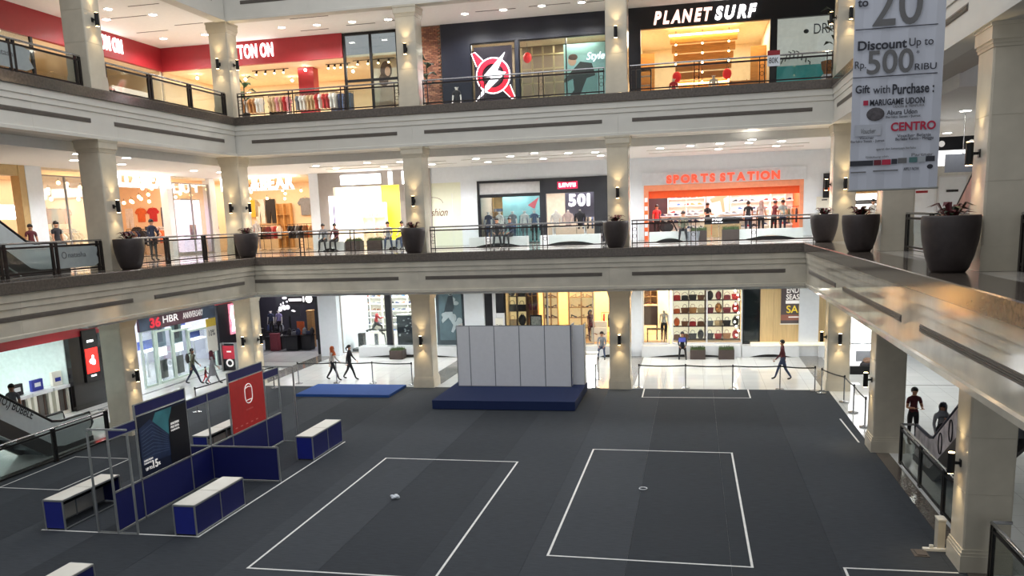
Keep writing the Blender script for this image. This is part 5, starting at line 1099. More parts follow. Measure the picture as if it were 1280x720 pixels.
S(B().box(s0+0.22, s1-0.16, Y2+0.19, Y2+0.3, sbz-0.62, sbz-0.28).out('trim_3', ORANGE), 'orange inner header band of the sports shop')
b = thing('striped_post', 'orange and white striped security post at the sports shop jamb', 'post', (s0+0.12, Y2-0.3, Z2)); 
for i in range(10): B().box(-0.07, 0.07, -0.03, 0.03, i*0.2, (i+1)*0.2).out('stripe', WHITE if i % 2 else ORANGE, b, world=False)
yb = Y2+4.2
dr = thing('door_1', 'dark doorway in the orange wall of the sports shop', None, (bx_(821, 275, yb), yb, Z2+0.006), 0, None, 'structure'); B().box(-0.55, 0.55, 0.25, 0.3, 0, 2.45).out('door_leaf', mat('dark_plum', (62, 44, 50), 0.6), dr, world=False); B().box(-0.65, -0.55, 0.2, 0.38, 0, 2.55).box(0.55, 0.65, 0.2, 0.38, 0, 2.55).box(-0.55, 0.55, 0.2, 0.38, 2.45, 2.55).out('door_frame', CREAMW, dr, world=False)
SHO = ['white', 'black', 'grey', 'red', 'navy', 'tan', 'brown', 'blue']
random.seed(31)
def shoewall(label, px0, px1, YY, z0, z1, rows, per, glab, group, m=WTOP, hd=None, cols=SHO, sc=1.0, back=None, fn=shoe_mesh, nm='sneaker'):
    x0, x1 = bx_(px0, 270, YY), bx_(px1, 270, YY)
    zs = shelves(label, x0, x1, YY, z0, z1, rows, m=m, back=back); per = max(2, int((x1-x0-0.12)/(0.30*sc)))
    for z in zs:
        for q in range(per):
            c = random.choice(cols); X = x0+0.06+(x1-x0-0.12)*(q+0.5)/per
            tag(put(fn(c), nm, None, (X, YY+0.14, z), (0, 0, random.choice((0, PI))), (sc,)*3), glab % c, 'shoe', group)
    return x0, x1
LITW = mat('lit_shelf_white', (250, 244, 232), 0.5, emit=0.12)  # slight emission put into the shelf white to brighten it
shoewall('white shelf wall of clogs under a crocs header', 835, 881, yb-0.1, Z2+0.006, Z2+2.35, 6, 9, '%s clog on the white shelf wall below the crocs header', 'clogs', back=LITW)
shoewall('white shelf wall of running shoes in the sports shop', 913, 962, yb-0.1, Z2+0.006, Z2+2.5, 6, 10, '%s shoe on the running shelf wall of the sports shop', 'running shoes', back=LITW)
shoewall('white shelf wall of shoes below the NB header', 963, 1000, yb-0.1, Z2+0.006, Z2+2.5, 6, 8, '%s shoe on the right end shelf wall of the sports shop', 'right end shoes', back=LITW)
for lb, p0, p1, tx in (('orange header board reading crocs above the clogs', 835, 881, 'crocs'), ('orange header board above the running shoe wall', 913, 962, None), ('orange header board reading NB above the right shoe wall', 963, 1000, 'NB')):
    X0, X1 = bx_(p0, 245, yb-0.15), bx_(p1, 245, yb-0.15); o = thing('header_board', lb, 'sign', ((X0+X1)/2, yb-0.15, Z2+2.55)); B().box(X0, X1, yb-0.15, yb-0.05, Z2+2.55, Z2+3.15).out('board', ORANGE, o)
    if tx: text(tx, SIGNW, o, (-0.45, -0.02, 0.2), 0.95, 0.26, off=0.02)
    else: B().box(-0.2, 1.1, -0.03, 0, 0.25, 0.4).out('lit_strip', SIGNW, o, world=False)
bp = thing('wall_poster', 'photo panel of a sitting athlete between the shoe walls', 'poster', (bx_(897, 260, yb), yb, Z2+0.9)); X0, X1 = bx_(883, 260, yb), bx_(912, 260, yb); W_ = X1-X0
B().box(-W_/2, W_/2, 0, 0.05, 0, 2.3).out('poster_board', mat('poster_pale_green', (190, 200, 190), 0.6, var=0.15, scale=1.5), bp, world=False)
B().prism([(-0.35, 1.2), (0.05, 1.95), (0.2, 1.75), (0.3, 1.25), (0.0, 1.05)], 'y', -0.015, -0.001).out('poster_shirt', item('grey'), bp, world=False); B().ell((0.18, -0.01, 2.05), 0.13, 0.01, 0.16, n=10, k=6).out('poster_face', MATS['poster_skin'], bp, world=False)
B().prism([(-0.4, 1.0), (0.0, 1.15), (0.35, 1.2), (0.5, 1.1), (0.3, 1.0), (0.38, 0.3), (0.25, 0.3), (0.12, 0.9), (-0.3, 0.8)], 'y', -0.02, -0.002).out('poster_legs', mat('poster_coral_skin', (206, 128, 100), 0.6), bp, world=False)
def gondola(label, px, YY, L, cols, glab, group, rz=0):
    X = bx_(px, 285, YY); t = thing('display_gondola', label, 'display stand', (X, YY, Z2+0.006), rz)
    B().box(-L/2, L/2, -0.3, 0.3, 0, 0.15).out('base', WTOP, t, world=False); B().box(-L/2, L/2, -0.02, 0.02, 0.15, 1.2).out('back_panel', WTOP, t, world=False)
    for j in range(3):
        B().box(-L/2, L/2, -0.28, -0.02, 0.4+0.33*j, 0.42+0.33*j).out('shelf_board', GREYP, t, world=False)
        for q in range(int(L/0.33)):
            c = random.choice(cols); tag(put(shoe_mesh(c), 'sneaker', None, (X-L/2+0.17+q*0.33, YY-0.15, Z2+0.006+0.42+0.33*j), (0, 0, 0)), glab % c, 'shoe', group)
gondola('low gondola of shoes before the clog wall', 850, Y2+2.4, 2.0, ['black', 'grey', 'navy', 'white'], '%s shoe on the low gondola before the clogs', 'gondola shoes by clogs'); gondola('low gondola of shoes in the middle of the sports shop', 925, Y2+2.6, 2.2, ['red', 'grey', 'black', 'white'], '%s shoe on the middle gondola of the sports shop', 'gondola shoes in the middle')
bxs = bx_(903, 295, Y2+0.8); random.seed(4)
for j in range(5):
    for i in range(5):
        o = put(B().box(-0.16, 0.16, -0.1, 0.1, 0, 0.10).box(-0.165, 0.165, -0.105, 0.105, 0.10, 0.125).mesh('shoe_box', mat('kraft_box', (186, 160, 120), 0.8, var=0.15)), 'shoe_box', None, (bxs-0.7+i*0.35, Y2+0.8, Z2+0.006+j*0.126)); tag(o, 'brown shoe box in the stack at the sports shop entrance', 'box', 'shoe box stack')
st = thing('table_sign', 'black and white sale sign over the shoe box stack', 'sign', (bxs, Y2+0.8, Z2+0.006+0.632)); B().box(-0.8, 0.8, -0.03, 0.03, 0, 0.32).out('board', BLACK, st, world=False); text('50%', SIGNW, st, (-0.5, -0.04, 0.06), 0.5, 0.2)
rn = thing('exercise_stroller', 'black folding exercise machine left of the sports shop', 'exercise machine', (bx_(833, 285, Y2+0.9), Y2+0.9, Z2+0.006)); B().tube([(-0.5, 0, 0.05), (-0.2, 0, 0.9), (0.2, 0, 1.0), (0.5, 0, 0.4), (0.55, 0, 0.05)], 0.04, n=8).out('frame', BLACKM, rn, world=False); B().box(-0.6, 0.6, -0.25, 0.25, 0, 0.12).out('deck', BLACKM, rn, world=False); B().ell((0.0, 0, 0.55), 0.35, 0.1, 0.25, n=10, k=7).out('flywheel_cover', item('black'), rn, world=False)
rack('clothes rack with beige clothes at the right of the sports shop', bx_(988, 285, Y2+1.0), Y2+1.0, Z2+0.006, 1.1, ['beige', 'beige', 'olive', 'tan', 'black', 'maroon'], '%s garment on the rack at the right of the sports shop', 'garments in the sports shop', rz=0.0)
dsn = thing('digital_sign', 'narrow orange and black screen on the white wall', 'screen', (bx_(1041, 245, Y2), Y2-0.1, PB(1035, 247, Y2)[1])); B().box(-0.45, 0.35, -0.05, 0.05, 0, 1.1).out('screen_frame', BLACK, dsn, world=False); B().box(-0.42, 0.32, -0.06, -0.05, 0.32, 0.45).out('screen_band', ORANGE, dsn, world=False)
bl = thing('notice_board', 'small white notice on the wall behind the far pot', 'notice', (bx_(1030, 258, Y2), Y2-0.05, PB(1030, 262, Y2)[1])); B().box(-0.35, 0.35, -0.03, 0.03, 0, 0.6).out('board', WTOP, bl, world=False); B().box(-0.12, 0.12, -0.035, -0.03, 0.42, 0.47).out('print', INK, bl, world=False)
# white benches on the gallery; black boxes stand in for the shade under their arches
def bench(label, X, Y, z, L, planter=True, h=0.44, bm=None):
    t = thing('gallery_bench', label, 'bench', (X, Y, z)); m = bm or mat('bench_white', (224, 226, 226), 0.3, var=0.02)
    n = 14; poly = [(-L/2, h), (-L/2, 0)]
    for i in range(n+1): a = i/n; poly.append((-L/2+0.25+(L-0.5)*a, 0.16*math.sin(PI*a)))
    poly += [(L/2, 0), (L/2, h)]
    B().prism(poly, 'y', -0.25, 0.25).out('seat_body', m, t, world=False)
    B().box(-L/2+0.3, L/2-0.3, -0.2, 0.2, 0, 0.12).out('arched_base', BLACKM, t, world=False)
    return t
def grassbox(label, X, Y, z, group=None):
    t = thing('planter_box', label, 'planter', (X, Y, z), 0, group); B().box(-0.36, 0.36, -0.3, 0.3, 0, 0.45).out('box', mat('brown_planter', (66, 54, 50), 0.6), t, world=False)
    random.seed(8); b = B()
    for i in range(220):
        x, y = random.uniform(-.34, .34), random.uniform(-.28, .28); h = random.uniform(0.08, 0.2); dx, dy = random.uniform(-.04, .04), random.uniform(-.04, .04)
        b.add([(x-0.012, y, 0.45), (x+0.012, y, 0.45), (x+dx, y+dy, 0.45+h), (x, y+0.012, 0.45)], [(0, 1, 2), (1, 3, 2), (3, 0, 2)])
    g = b.out('grass', mat('bench_grass', (74, 92, 52), 0.8, var=0.3, scale=30), t, world=False); g['kind'] = 'stuff'
    return t
for i, (p0, p1, lb) in enumerate(((398, 432, 'white bench with two seated people before the grey shop'), (480, 506, 'white bench before the yellow wall beside the column'), (588, 660, 'white bench with arched underside before the denim window'), (676, 752, 'white bench with arched underside before the denim entrance'), (812, 862, 'white bench with arched underside left of the sports shop'), (922, 1003, 'white bench with arched underside right of the sports shop'))):
    X0, X1 = bx_(p0, 300, 38.6), bx_(p1, 300, 38.6); bench(lb, (X0+X1)/2, 38.6, Z2, X1-X0)
for i, (px, lb) in enumerate(((443, 'grass planter box between the benches of the grey shop'), (470, 'grass planter box beside the yellow wall bench'), (873, 'grass planter box beside the patterned bag'), (913, 'grass planter box before the sports shop boxes'))):
    grassbox(lb, bx_(px, 300, 38.6), 38.6, Z2, 'gallery planter boxes')
bag('tote', 'grey', (bx_(866, 298, 38.3), 38.2, Z2), 'large patterned grey bag standing beside the sports shop bench', None, 0, 1.6)
# ================================================================== GROUND FLOOR SHOPS
Y1 = SY; PZ = 0.55
LEDGE = mat('ledge_white', (222, 224, 226), 0.18, var=0.02)
def X1_(px, py=415, Y=None): return bx_(px, py, Y or Y1)
# piers
for lb, p0, p1 in (('tall white pier beside the dark surf shop', 402, 425), ('tall white pier behind the grey partition', 583, 607), ('tall white pier beside the seated man', 788, 803), ('tall white pier beside the season sale poster', 998, 1022)):
    front('wall_white_pier_ground', lb, [(X1_(p0), X1_(p1), Y1-0.25, Y1+0.35, 0, 4.0)], WHITE)
# white ledge with arched recess under the windows
def ledge(label, p0, p1, Y=Y1, z=PZ):
    x0, x1 = X1_(p0), X1_(p1); L = x1-x0; n = 14; poly = [(x0, z), (x0, 0), (x0+0.3, 0)]
    for i in range(1, n): a = i/n; poly.append((x0+0.3+(L-0.6)*a, 0.14*math.sin(PI*a)))
    poly += [(x1-0.3, 0), (x1, 0), (x1, z)]
    t = thing('wall_ledge', label, None, ((x0+x1)/2, Y, 0), 0, None, 'structure')
    B().prism(poly, 'y', Y-0.55, Y+0.1).out('ledge_body', LEDGE, t); B().box(x0+0.3, x1-0.3, Y-0.5, Y, 0, 0.12).out('arched_base', BLACKM, t)  # black box stands in for the shade in the arched recess
ledge('white ledge under the shoe shop windows', 452, 582); ledge('white ledge behind the partition stage', 607, 742); ledge('white ledge carrying the seated man', 742, 788); ledge('white ledge under the bag shop windows', 803, 926); ledge('white ledge under the dark window and wood wall', 927, 998); ledge('white ledge right of the sale poster pier', 1022, 1060)
# dark surf shop
d0, d1 = X1_(322), X1_(402); DK = mat('dark_shop_wall', (34, 32, 40), 0.5)
shop('wall_dark_shop', 'dark interior of the surf gear shop', d0-3, d1, Y1+1.4, Y1+6, 0, 4.0, DK, mat('grey_shop_floor', (140, 142, 146), 0.35), DK, lamp=(260, (0.95, 0.92, 1.0), 2))
front('wall_black_pier', 'black pier beside the tall white pier', [(X1_(392), X1_(402), Y1+0.4, Y1+1.4, 0, 4.0)], BLACK)
sg = thing('shop_sign', 'white glowing lettering high in the dark surf shop', 'shop sign', (X1_(361, 373, Y1+1.6), Y1+1.6, PB(370, 376, Y1+1.6)[1])); letters('OCEAN I', SIGNW, sg, (0, 0, 0), 0.95, 0.2, off=0.02) if 0 else B().box(0, 0.75, -0.02, 0.02, 0, 0.12).box(0.85, 0.9, -0.02, 0.02, -0.05, 0.22).out('lettering', SIGNW, sg, world=False)
B().ell((1.2, 0, 0.1), 0.2, 0.04, 0.22, n=12, k=7).out('emblem', SIGNW, sg, world=False); B().box(-0.1, 1.5, 0.03, 0.06, -0.2, 0.45).out('sign_panel', BLACK, sg, world=False)
for i, (px, tp) in enumerate(((339, item('navy')), (347, mat('item_lilac', (150, 140, 190), 0.6)))): mannequin('mannequin in %s at the dark surf shop' % ('navy', 'lilac')[i], (X1_(px, 400, Y1+2.4)+0.1*i, Y1+2.4, 0.75), 0, (tp, item('black')), h=0.9)
pd = tag(B().box(X1_(335, 400, Y1+2.4)-0.1, X1_(352, 400, Y1+2.4)+0.1, Y1+2.0, Y1+2.8, 0.006, 0.75).out('display_plinth', BLACKM), 'black plinth under the two surf shop mannequins', 'plinth')
bp = thing('wall_poster', 'black and white wave poster in the dark surf shop', 'poster', (X1_(361, 395, Y1+4), Y1+4, 1.7)); B().box(-0.75, 0.75, 0, 0.05, 0, 1.9).out('poster_board', INK, bp, world=False)
random.seed(14); b = B()
for i in range(22): b.ell((random.uniform(-.6, .6), -0.006, random.uniform(.15, 1.8)), random.uniform(.05, .17), 0.006, random.uniform(.05, .15), n=8, k=5)
b.out('poster_spots', mat('poster_white', (236, 232, 236), 0.5, emit=0.5), bp, world=False)
B().box(-0.05, 0.05, 0.05, 0.1, -1.69, 0.2).out('poster_stand', BLACKM, bp, world=False)
for i, (px, YY, w_) in enumerate(((366, Y1+1.9, 0.8), (384, Y1+2.2, 0.7), (345, Y1+3.8, 1.2))):
    o = thing('display_table', 'black display table of dark gear %s' % ('beside the red box in the surf shop', 'below the wave poster in the surf shop', 'at the back of the surf shop')[i], 'table', (X1_(px, 415, YY), YY, 0.006)); B().box(-w_/2, w_/2, -0.3, 0.3, 0.78, 0.84).out('table_top', BLACKM, o, world=False); B().box(-w_/2+0.05, w_/2-0.05, -0.25, 0.25, 0, 0.78).out('table_body', BLACK, o, world=False)
    for q in range(3): bag(('pack', 'satchel', 'pack')[q], ('black', 'grey', 'navy')[(q+i) % 3], (X1_(px, 415, YY)-w_/2+0.2+q*w_/3, YY, 0.847), '%s bag on a black table of the surf gear shop' % ('black', 'grey', 'navy')[(q+i) % 3], 'bags of the surf shop', 0, 0.9)
tag(B().box(X1_(338, 420, Y1+1.7), X1_(348, 420, Y1+1.7), Y1+1.6, Y1+1.9, 0.006, 0.95).box(X1_(338, 420, Y1+1.7)-0.02, X1_(348, 420, Y1+1.7)+0.02, Y1+1.58, Y1+1.92, 0.95, 0.99).out('display_cube', item('maroon')), 'dark red display cube in the surf gear shop', 'display cube')
rack('clothes rack with pale clothes at the surf shop edge', X1_(324, 415, Y1+1.8), Y1+1.8, 0.006, 0.7, ['white', 'grey', 'white', 'black'], '%s garment on the rack of the surf gear shop', 'garments in the surf gear shop')
tag(B().box(X1_(371, 407, Y1+3), X1_(380, 407, Y1+3), Y1+3, Y1+3.05, 0.9, 1.5).box(X1_(375, 407, Y1+3)-0.03, X1_(375, 407, Y1+3)+0.03, Y1+3.05, Y1+3.1, 0.006, 0.95).out('sign_board', item('orange')), 'orange price board standing in the dark surf shop', 'sign')
tag(B().box(X1_(386, 405, Y1+3), X1_(392, 405, Y1+3), Y1+2.8, Y1+3.2, 0.006, 2.1).box(X1_(386, 405, Y1+3)-0.02, X1_(392, 405, Y1+3)+0.02, Y1+2.78, Y1+3.22, 2.1, 2.16).out('fitting_cabinet', WOOD), 'light wood cabinet at the right of the surf shop', 'cabinet')
# shoe shop
s0, s1 = X1_(425), X1_(548)
shop('wall_shoe_shop', 'bright white interior of the sneaker shop', s0, s1, Y1+0.4, Y1+4.5, 0, 4.0, WHITE, mat('grey_shop_floor_b', (150, 152, 156), 0.3), WHITE, lamp=(560, (1, 0.96, 0.9), 3))
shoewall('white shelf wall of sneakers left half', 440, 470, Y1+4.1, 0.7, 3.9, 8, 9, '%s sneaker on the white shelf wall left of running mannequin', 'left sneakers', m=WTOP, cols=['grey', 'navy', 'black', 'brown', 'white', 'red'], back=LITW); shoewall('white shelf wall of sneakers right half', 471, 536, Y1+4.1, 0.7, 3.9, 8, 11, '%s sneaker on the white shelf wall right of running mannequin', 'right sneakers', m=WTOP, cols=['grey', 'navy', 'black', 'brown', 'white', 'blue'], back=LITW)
for q, (p0_, p1_) in enumerate(((440, 470), (471, 536))): tag(B().box(bx_(p0_, 390, Y1+4.1), bx_(p1_, 390, Y1+4.1), Y1+4.0, Y1+4.45, 0.006, 0.6).box(bx_(p0_, 390, Y1+4.1), bx_(p1_, 390, Y1+4.1), Y1+3.96, Y1+4.45, 0.6, 0.69).out('base_cabinet', WTOP), 'white base cabinet under the %s sneaker wall' % ('left', 'right')[q], 'cabinet')
front('wall_dark_post', 'dark post dividing the sneaker shop front', [(X1_(482), X1_(489), Y1+0.1, Y1+0.4, 0.1, 4.0)], BLACK)
window('clear sneaker shop window beside the tall white pier', X1_(425), X1_(482), Y1+0.25, 0.1, 3.95, GREYW, 0.04); window('clear sneaker shop window beside the marble column', X1_(489), X1_(548), Y1+0.25, 0.1, 3.95, GREYW, 0.04)
tr = thing('treadmill', 'black treadmill under the running mannequin', 'treadmill', (X1_(466, 418, Y1+1.6), Y1+1.6, 0.006)); B().box(-1.1, 1.0, -0.35, 0.35, 0, 0.16).out('deck', BLACKM, tr, world=False); B().box(-0.95, 0.95, -0.25, 0.25, 0.16, 0.175).out('belt', mat('tread_grey', (110, 112, 116), 0.6), tr, world=False)
for s in (-0.32, 0.32): B().tube([(0.9, s, 0.1), (0.8, s, 1.0), (0.55, s, 1.15)], 0.03, n=6).out('arm', STEEL, tr, world=False)
B().box(-0.8, -0.5, -0.2, 0.2, 0.16, 1.0).out('console_post', BLACKM, tr, world=False); B().box(0.5, 0.85, -0.34, 0.34, 1.12, 1.2).out('console', BLACKM, tr, world=False)
person('running mannequin in a red shirt and black shorts on the treadmill', (X1_(466, 400, Y1+1.6)+0.15, Y1+1.6, 0.9), 1.9, dict(legL=(1.1, 1.2), legR=(-0.5, 0.9), armL=(0.7, 1.3, 0.1), armR=(-0.5, 1.3, 0.1), lean=0.25), C_RED, C_BLK, hair=None, skin=MANNQ, name='mannequin', cat='mannequin', h=1.6, shoe=(60, 60, 64))
tag(B().box(X1_(466, 400, Y1+1.6)+0.05, X1_(466, 400, Y1+1.6)+0.25, Y1+1.55, Y1+1.65, 0.18, 0.96).box(X1_(466, 400, Y1+1.6)-0.1, X1_(466, 400, Y1+1.6)+0.4, Y1+1.45, Y1+1.75, 0.176, 0.2).out('mannequin_stand', STEEL), 'steel stand holding up the running mannequin', 'stand')
dt = thing('display_tower', 'dark blue display tower with small prints in the sneaker shop', 'display stand', (X1_(509, 405, Y1+1.2), Y1+1.2, 0.006)); B().box(-0.5, 0.5, -0.25, 0.25, 0, 2.0).out('tower_body', mat('slate_navy', (44, 50, 62), 0.5), dt, world=False)
random.seed(2)
b = B()
for i in range(14): x, z = random.uniform(-.4, .4), random.uniform(.9, 1.85); b.box(x-0.05, x+0.05, -0.262, -0.25, z-0.03, z+0.03)
b.out('prints', GREYP, dt, world=False); B().box(-0.53, 0.53, -0.28, 0.28, 2.0, 2.06).out('tower_cap', WTOP, dt, world=False)
grassbox('brown grass planter box before the sneaker shop ledge', X1_(505, 440), Y1-0.95, 0.0, 'ground planter boxes')
# poster of the cyclist figure
p0, p1 = X1_(548), X1_(582)
front('wall_poster_surround', 'dark surround of the teal figure poster', [(p0-0.1, X1_(583), Y1+0.1, Y1+0.3, PZ, 4.0)], mat('slate_surround', (66, 78, 84), 0.5))
cp = thing('wall_poster', 'teal grey poster of a crouching figure among pale balls', 'poster', (X1_(564), Y1+0.05, PZ+0.25)); B().box(-0.62, 0.62, 0, 0.05, 0, 2.9).out('poster_board', mat('poster_slate', (86, 108, 116), 0.5, var=0.25, scale=1.2), cp, world=False)
b = B(); random.seed(17)
for i in range(9): b.ell((random.uniform(-.35, .5), -0.006, random.uniform(.6, 2.5)), random.uniform(.1, .2), 0.007, random.uniform(.1, .2), n=12, k=6)
b.out('poster_balls', mat('poster_pale_grey', (176, 190, 194), 0.5), cp, world=False); B().prism([(-0.35, 1.5), (-0.1, 2.3), (0.15, 2.35), (0.2, 1.7), (0.05, 1.4)], 'y', -0.02, -0.008).out('poster_torso', mat('poster_dark_teal', (44, 58, 66), 0.5), cp, world=False); B().ell((0.05, -0.012, 2.5), 0.12, 0.009, 0.15, n=10, k=6).out('poster_head', INK, cp, world=False)
B().prism([(-0.3, 1.5), (0.1, 1.5), (0.3, 0.7), (0.1, 0.4), (0.0, 0.45), (0.12, 0.8), (-0.1, 1.2), (-0.45, 0.9), (-0.5, 1.05)], 'y', -0.022, -0.01).out('poster_legs', MATS['poster_pale_grey'], cp, world=False)
# strip beside white pier
front('wall_dark_strip', 'dark strips beside the warm shoe and bag shop', [(X1_(607), X1_(617), Y1, Y1+0.3, PZ, 4.0), (X1_(621), X1_(631), Y1, Y1+0.3, 2.2, 4.0)], BLACK)
front('wall_grey_strip', 'pale grey strip beside the warm shoe and bag shop', [(X1_(617), X1_(621), Y1-0.05, Y1+0.3, PZ, 4.0), (X1_(621), X1_(631), Y1, Y1+0.3, PZ, 2.2)], GREYP)
ns = thing('notice_sign', 'small white notice on the pale grey strip', 'notice', (X1_(625), Y1-0.06, 1.35)); B().box(-0.22, 0.2, 0, 0.03, 0, 0.6).out('board', WTOP, ns, world=False); text('7 sale', INK, ns, (-0.16, -0.006, 0.16), 0.3, 0.12)
# warm bag and shoe shop
a0, a1 = X1_(631), X1_(790); LITY = mat('backlit_shelf_yellow', (255, 222, 160), 0.5, emit=0.5, var=0.02); WARMB = mat('warm_back_wall', (240, 216, 168), 0.6)  # shelf yellow glows by added emission, no lamp behind it
shop('wall_warm_shop', 'warm yellow interior of the shoe and bag shop', a0, a1, Y1+0.3, Y1+4.6, PZ, 4.0, WARMB, WOOD, WARMC, lamp=(420, (1, 0.86, 0.62), 3))
S(B().box(a0, a1, Y1+0.1, Y1+4.6, 0.02, PZ-0.01).out('floor_warm_plinth', LEDGE), 'raised plinth floor of the warm shoe and bag shop')
window('clear window of the warm shop before the bag shelves', a0, X1_(684), Y1+0.2, PZ, 3.95, DARKM, 0.05, 1, 1); window('clear window of the warm shop before the shoe shelves', X1_(684), X1_(742), Y1+0.2, PZ, 3.95, GREYW, 0.05, 1, 1)
random.seed(41)
def bagwall(label, px0, px1, YY, z0, z1, rows, per, kinds, cols, glab, group, m=WOOD, sc=1.0, back=None):
    x0, x1 = bx_(px0, 390, YY), bx_(px1, 390, YY); zs = shelves(label, x0, x1, YY, z0, z1, rows, d=0.36, m=m, back=back)
    for j, z in enumerate(zs):
        for q in range(per):
            k = random.choice(kinds); c = random.choice(cols); X = x0+(x1-x0)*(q+0.5)/per
            bag(k, c, (X, YY+0.15, z), glab % c, group, random.uniform(-.15, .15), sc*random.uniform(0.9, 1.05))
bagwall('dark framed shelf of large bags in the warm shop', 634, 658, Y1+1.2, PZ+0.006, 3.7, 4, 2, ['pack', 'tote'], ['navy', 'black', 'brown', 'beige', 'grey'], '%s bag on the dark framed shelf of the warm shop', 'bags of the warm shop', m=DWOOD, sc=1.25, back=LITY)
bagwall('wooden shelf of brown bags in the warm shop', 659, 672, Y1+1.5, PZ+0.006, 3.7, 4, 1, ['tote', 'satchel'], ['brown', 'tan', 'maroon', 'navy'], '%s bag on the narrow wooden shelf of the warm shop', 'narrow shelf bags', m=WOOD, sc=1.2)
shoewall('warm lit shelf of heels left of the grey stairs', 676, 694, Y1+2.0, PZ+0.006, 3.3, 5, 4, '%s heel on the warm lit shelf left of grey stairs', 'left heels', m=WOOD, cols=['brown', 'black', 'tan', 'maroon'], back=LITY, fn=heel_mesh, nm='heel_shoe', sc=1.25)
shoewall('warm lit shelf of heels right of the grey stairs', 708, 740, Y1+2.0, PZ+0.006, 3.3, 5, 6, '%s heel on the warm lit shelf right of grey stairs', 'right heels', m=WOOD, cols=['brown', 'black', 'tan', 'beige'], back=LITY, fn=heel_mesh, nm='heel_shoe', sc=1.25)
bagwall('top shelf of dark bags above the heels', 676, 740, Y1+2.0, 3.33, 3.9, 1, 7, ['satchel', 'tote'], ['navy', 'black', 'brown'], '%s bag on the top shelf above the heels', 'top shelf bags', m=WOOD, sc=0.95)
fr = thing('framed_picture', 'black framed picture standing in the warm shop window', 'picture', (X1_(670, 402, Y1+0.7), Y1+0.7, PZ+0.006)); B().box(-0.32, 0.32, 0, 0.04, 0.6, 1.45).out('frame', BLACKM, fr, world=False); B().box(-0.25, 0.25, -0.006, 0, 0.68, 1.37).out('print', mat('grey_print', (170, 164, 160), 0.6, var=0.3, scale=8), fr, world=False); B().box(-0.3, 0.3, -0.15, 0.15, 0, 0.6).out('stand_block', WTOP, fr, world=False)
rack('small rack with red and black tops at the warm shop right end', X1_(764, 400, Y1+2.4), Y1+2.4, PZ+0.006, 1.0, ['red', 'black', 'brown', 'white'], '%s top on the small rack of the warm shop', 'tops of the warm shop')
for i, (px, YY) in enumerate(((749, Y1+1.2), (772, Y1+1.2))):
    o = thing('shoe_stand', 'white tiered shoe stand %s in the warm shop' % ('beside the assistant', 'below the red tops')[i], 'display stand', (X1_(px, 415, YY), YY, PZ+0.006)); B().box(-0.4, 0.4, -0.25, 0.25, 0, 0.35).box(-0.4, 0.4, -0.05, 0.25, 0.35, 0.7).box(-0.4, 0.4, 0.12, 0.25, 0.7, 1.0).out('tiers', WTOP, o, world=False)
    for q in range(2): tag(put(heel_mesh(('brown', 'black')[q]), 'heel_shoe', None, (X1_(px, 415, YY)-0.2+0.4*q, YY-0.15, PZ+0.006+0.35), (0, 0, 0)), '%s heel on a white tiered stand of the warm shop' % ('brown', 'black')[q], 'shoe', 'stand heels')
# bag shop with white lit shelves
c0, c1 = X1_(803), X1_(928)
shop('wall_bag_shop', 'bright cream interior of the handbag shop', c0, c1, Y1+0.3, Y1+3.6, PZ, 4.0, HOTW, WARMF, WARMC, lamp=(620, (1, 0.90, 0.72), 3))
S(B().box(c0, c1, Y1+0.1, Y1+3.6, 0.02, PZ-0.01).out('floor_bag_plinth', LEDGE), 'raised plinth floor of the handbag shop')
window('clear handbag shop window beside the white pier', c0, X1_(837), Y1+0.2, PZ, 3.95, GREYP, 0.06); window('wide clear handbag shop window of lit shelves', X1_(840), c1, Y1+0.2, PZ, 3.95, GREYP, 0.06, 2, 1)
LITB = mat('backlit_shelf_cream', (255, 240, 208), 0.5, emit=0.75, var=0.02); random.seed(51)  # added emission makes the cream shelf backs look brightly lit
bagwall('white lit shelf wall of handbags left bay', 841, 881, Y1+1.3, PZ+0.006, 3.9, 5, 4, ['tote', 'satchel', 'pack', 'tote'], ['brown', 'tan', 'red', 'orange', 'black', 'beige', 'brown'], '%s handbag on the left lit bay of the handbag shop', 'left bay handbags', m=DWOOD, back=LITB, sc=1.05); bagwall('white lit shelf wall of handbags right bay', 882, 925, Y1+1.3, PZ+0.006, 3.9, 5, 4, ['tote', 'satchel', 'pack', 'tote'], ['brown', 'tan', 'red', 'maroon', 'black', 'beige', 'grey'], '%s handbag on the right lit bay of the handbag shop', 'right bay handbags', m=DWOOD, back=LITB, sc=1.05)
shoewall('tall narrow shelf of dark heels at the handbag shop edge', 804, 821, Y1+1.6, PZ+1.8, 3.9, 4, 4, '%s heel on the narrow shelf at the handbag shop edge', 'edge heels', m=WOOD, cols=['brown', 'black', 'maroon'], fn=heel_mesh, nm='heel_shoe')
bk = thing('display_board', 'dark display board with hooks below the narrow heel shelf', 'display board', (X1_(812, 405, Y1+1.6), Y1+1.6, PZ+0.006)); B().box(-0.42, 0.42, 0, 0.06, 0.75, 1.75).out('board', mat('aubergine', (58, 40, 42), 0.6), bk, world=False); B().box(-0.4, -0.34, 0, 0.1, 0, 0.75).box(0.34, 0.4, 0, 0.1, 0, 0.75).out('legs', BLACKM, bk, world=False)
for i in range(6): B().cyl((-0.35+0.14*i, 0, 1.6), (-0.35+0.14*i, -0.08, 1.6), 0.01, n=5).out('hook', STEEL, bk, world=False)
mannequin('mannequin in white and black clothes in the handbag shop window', (X1_(830, 405, Y1+0.9), Y1+0.9, PZ+0.006), 0, (C_WHT, C_BLK))
ct = thing('clothes_rail_stand', 'low black table with folded items in the handbag shop window', 'table', (X1_(820, 415, Y1+1.0), Y1+1.0, PZ+0.006)); B().box(-0.45, 0.45, -0.25, 0.25, 0.62, 0.66).out('table_top', BLACKM, ct, world=False)
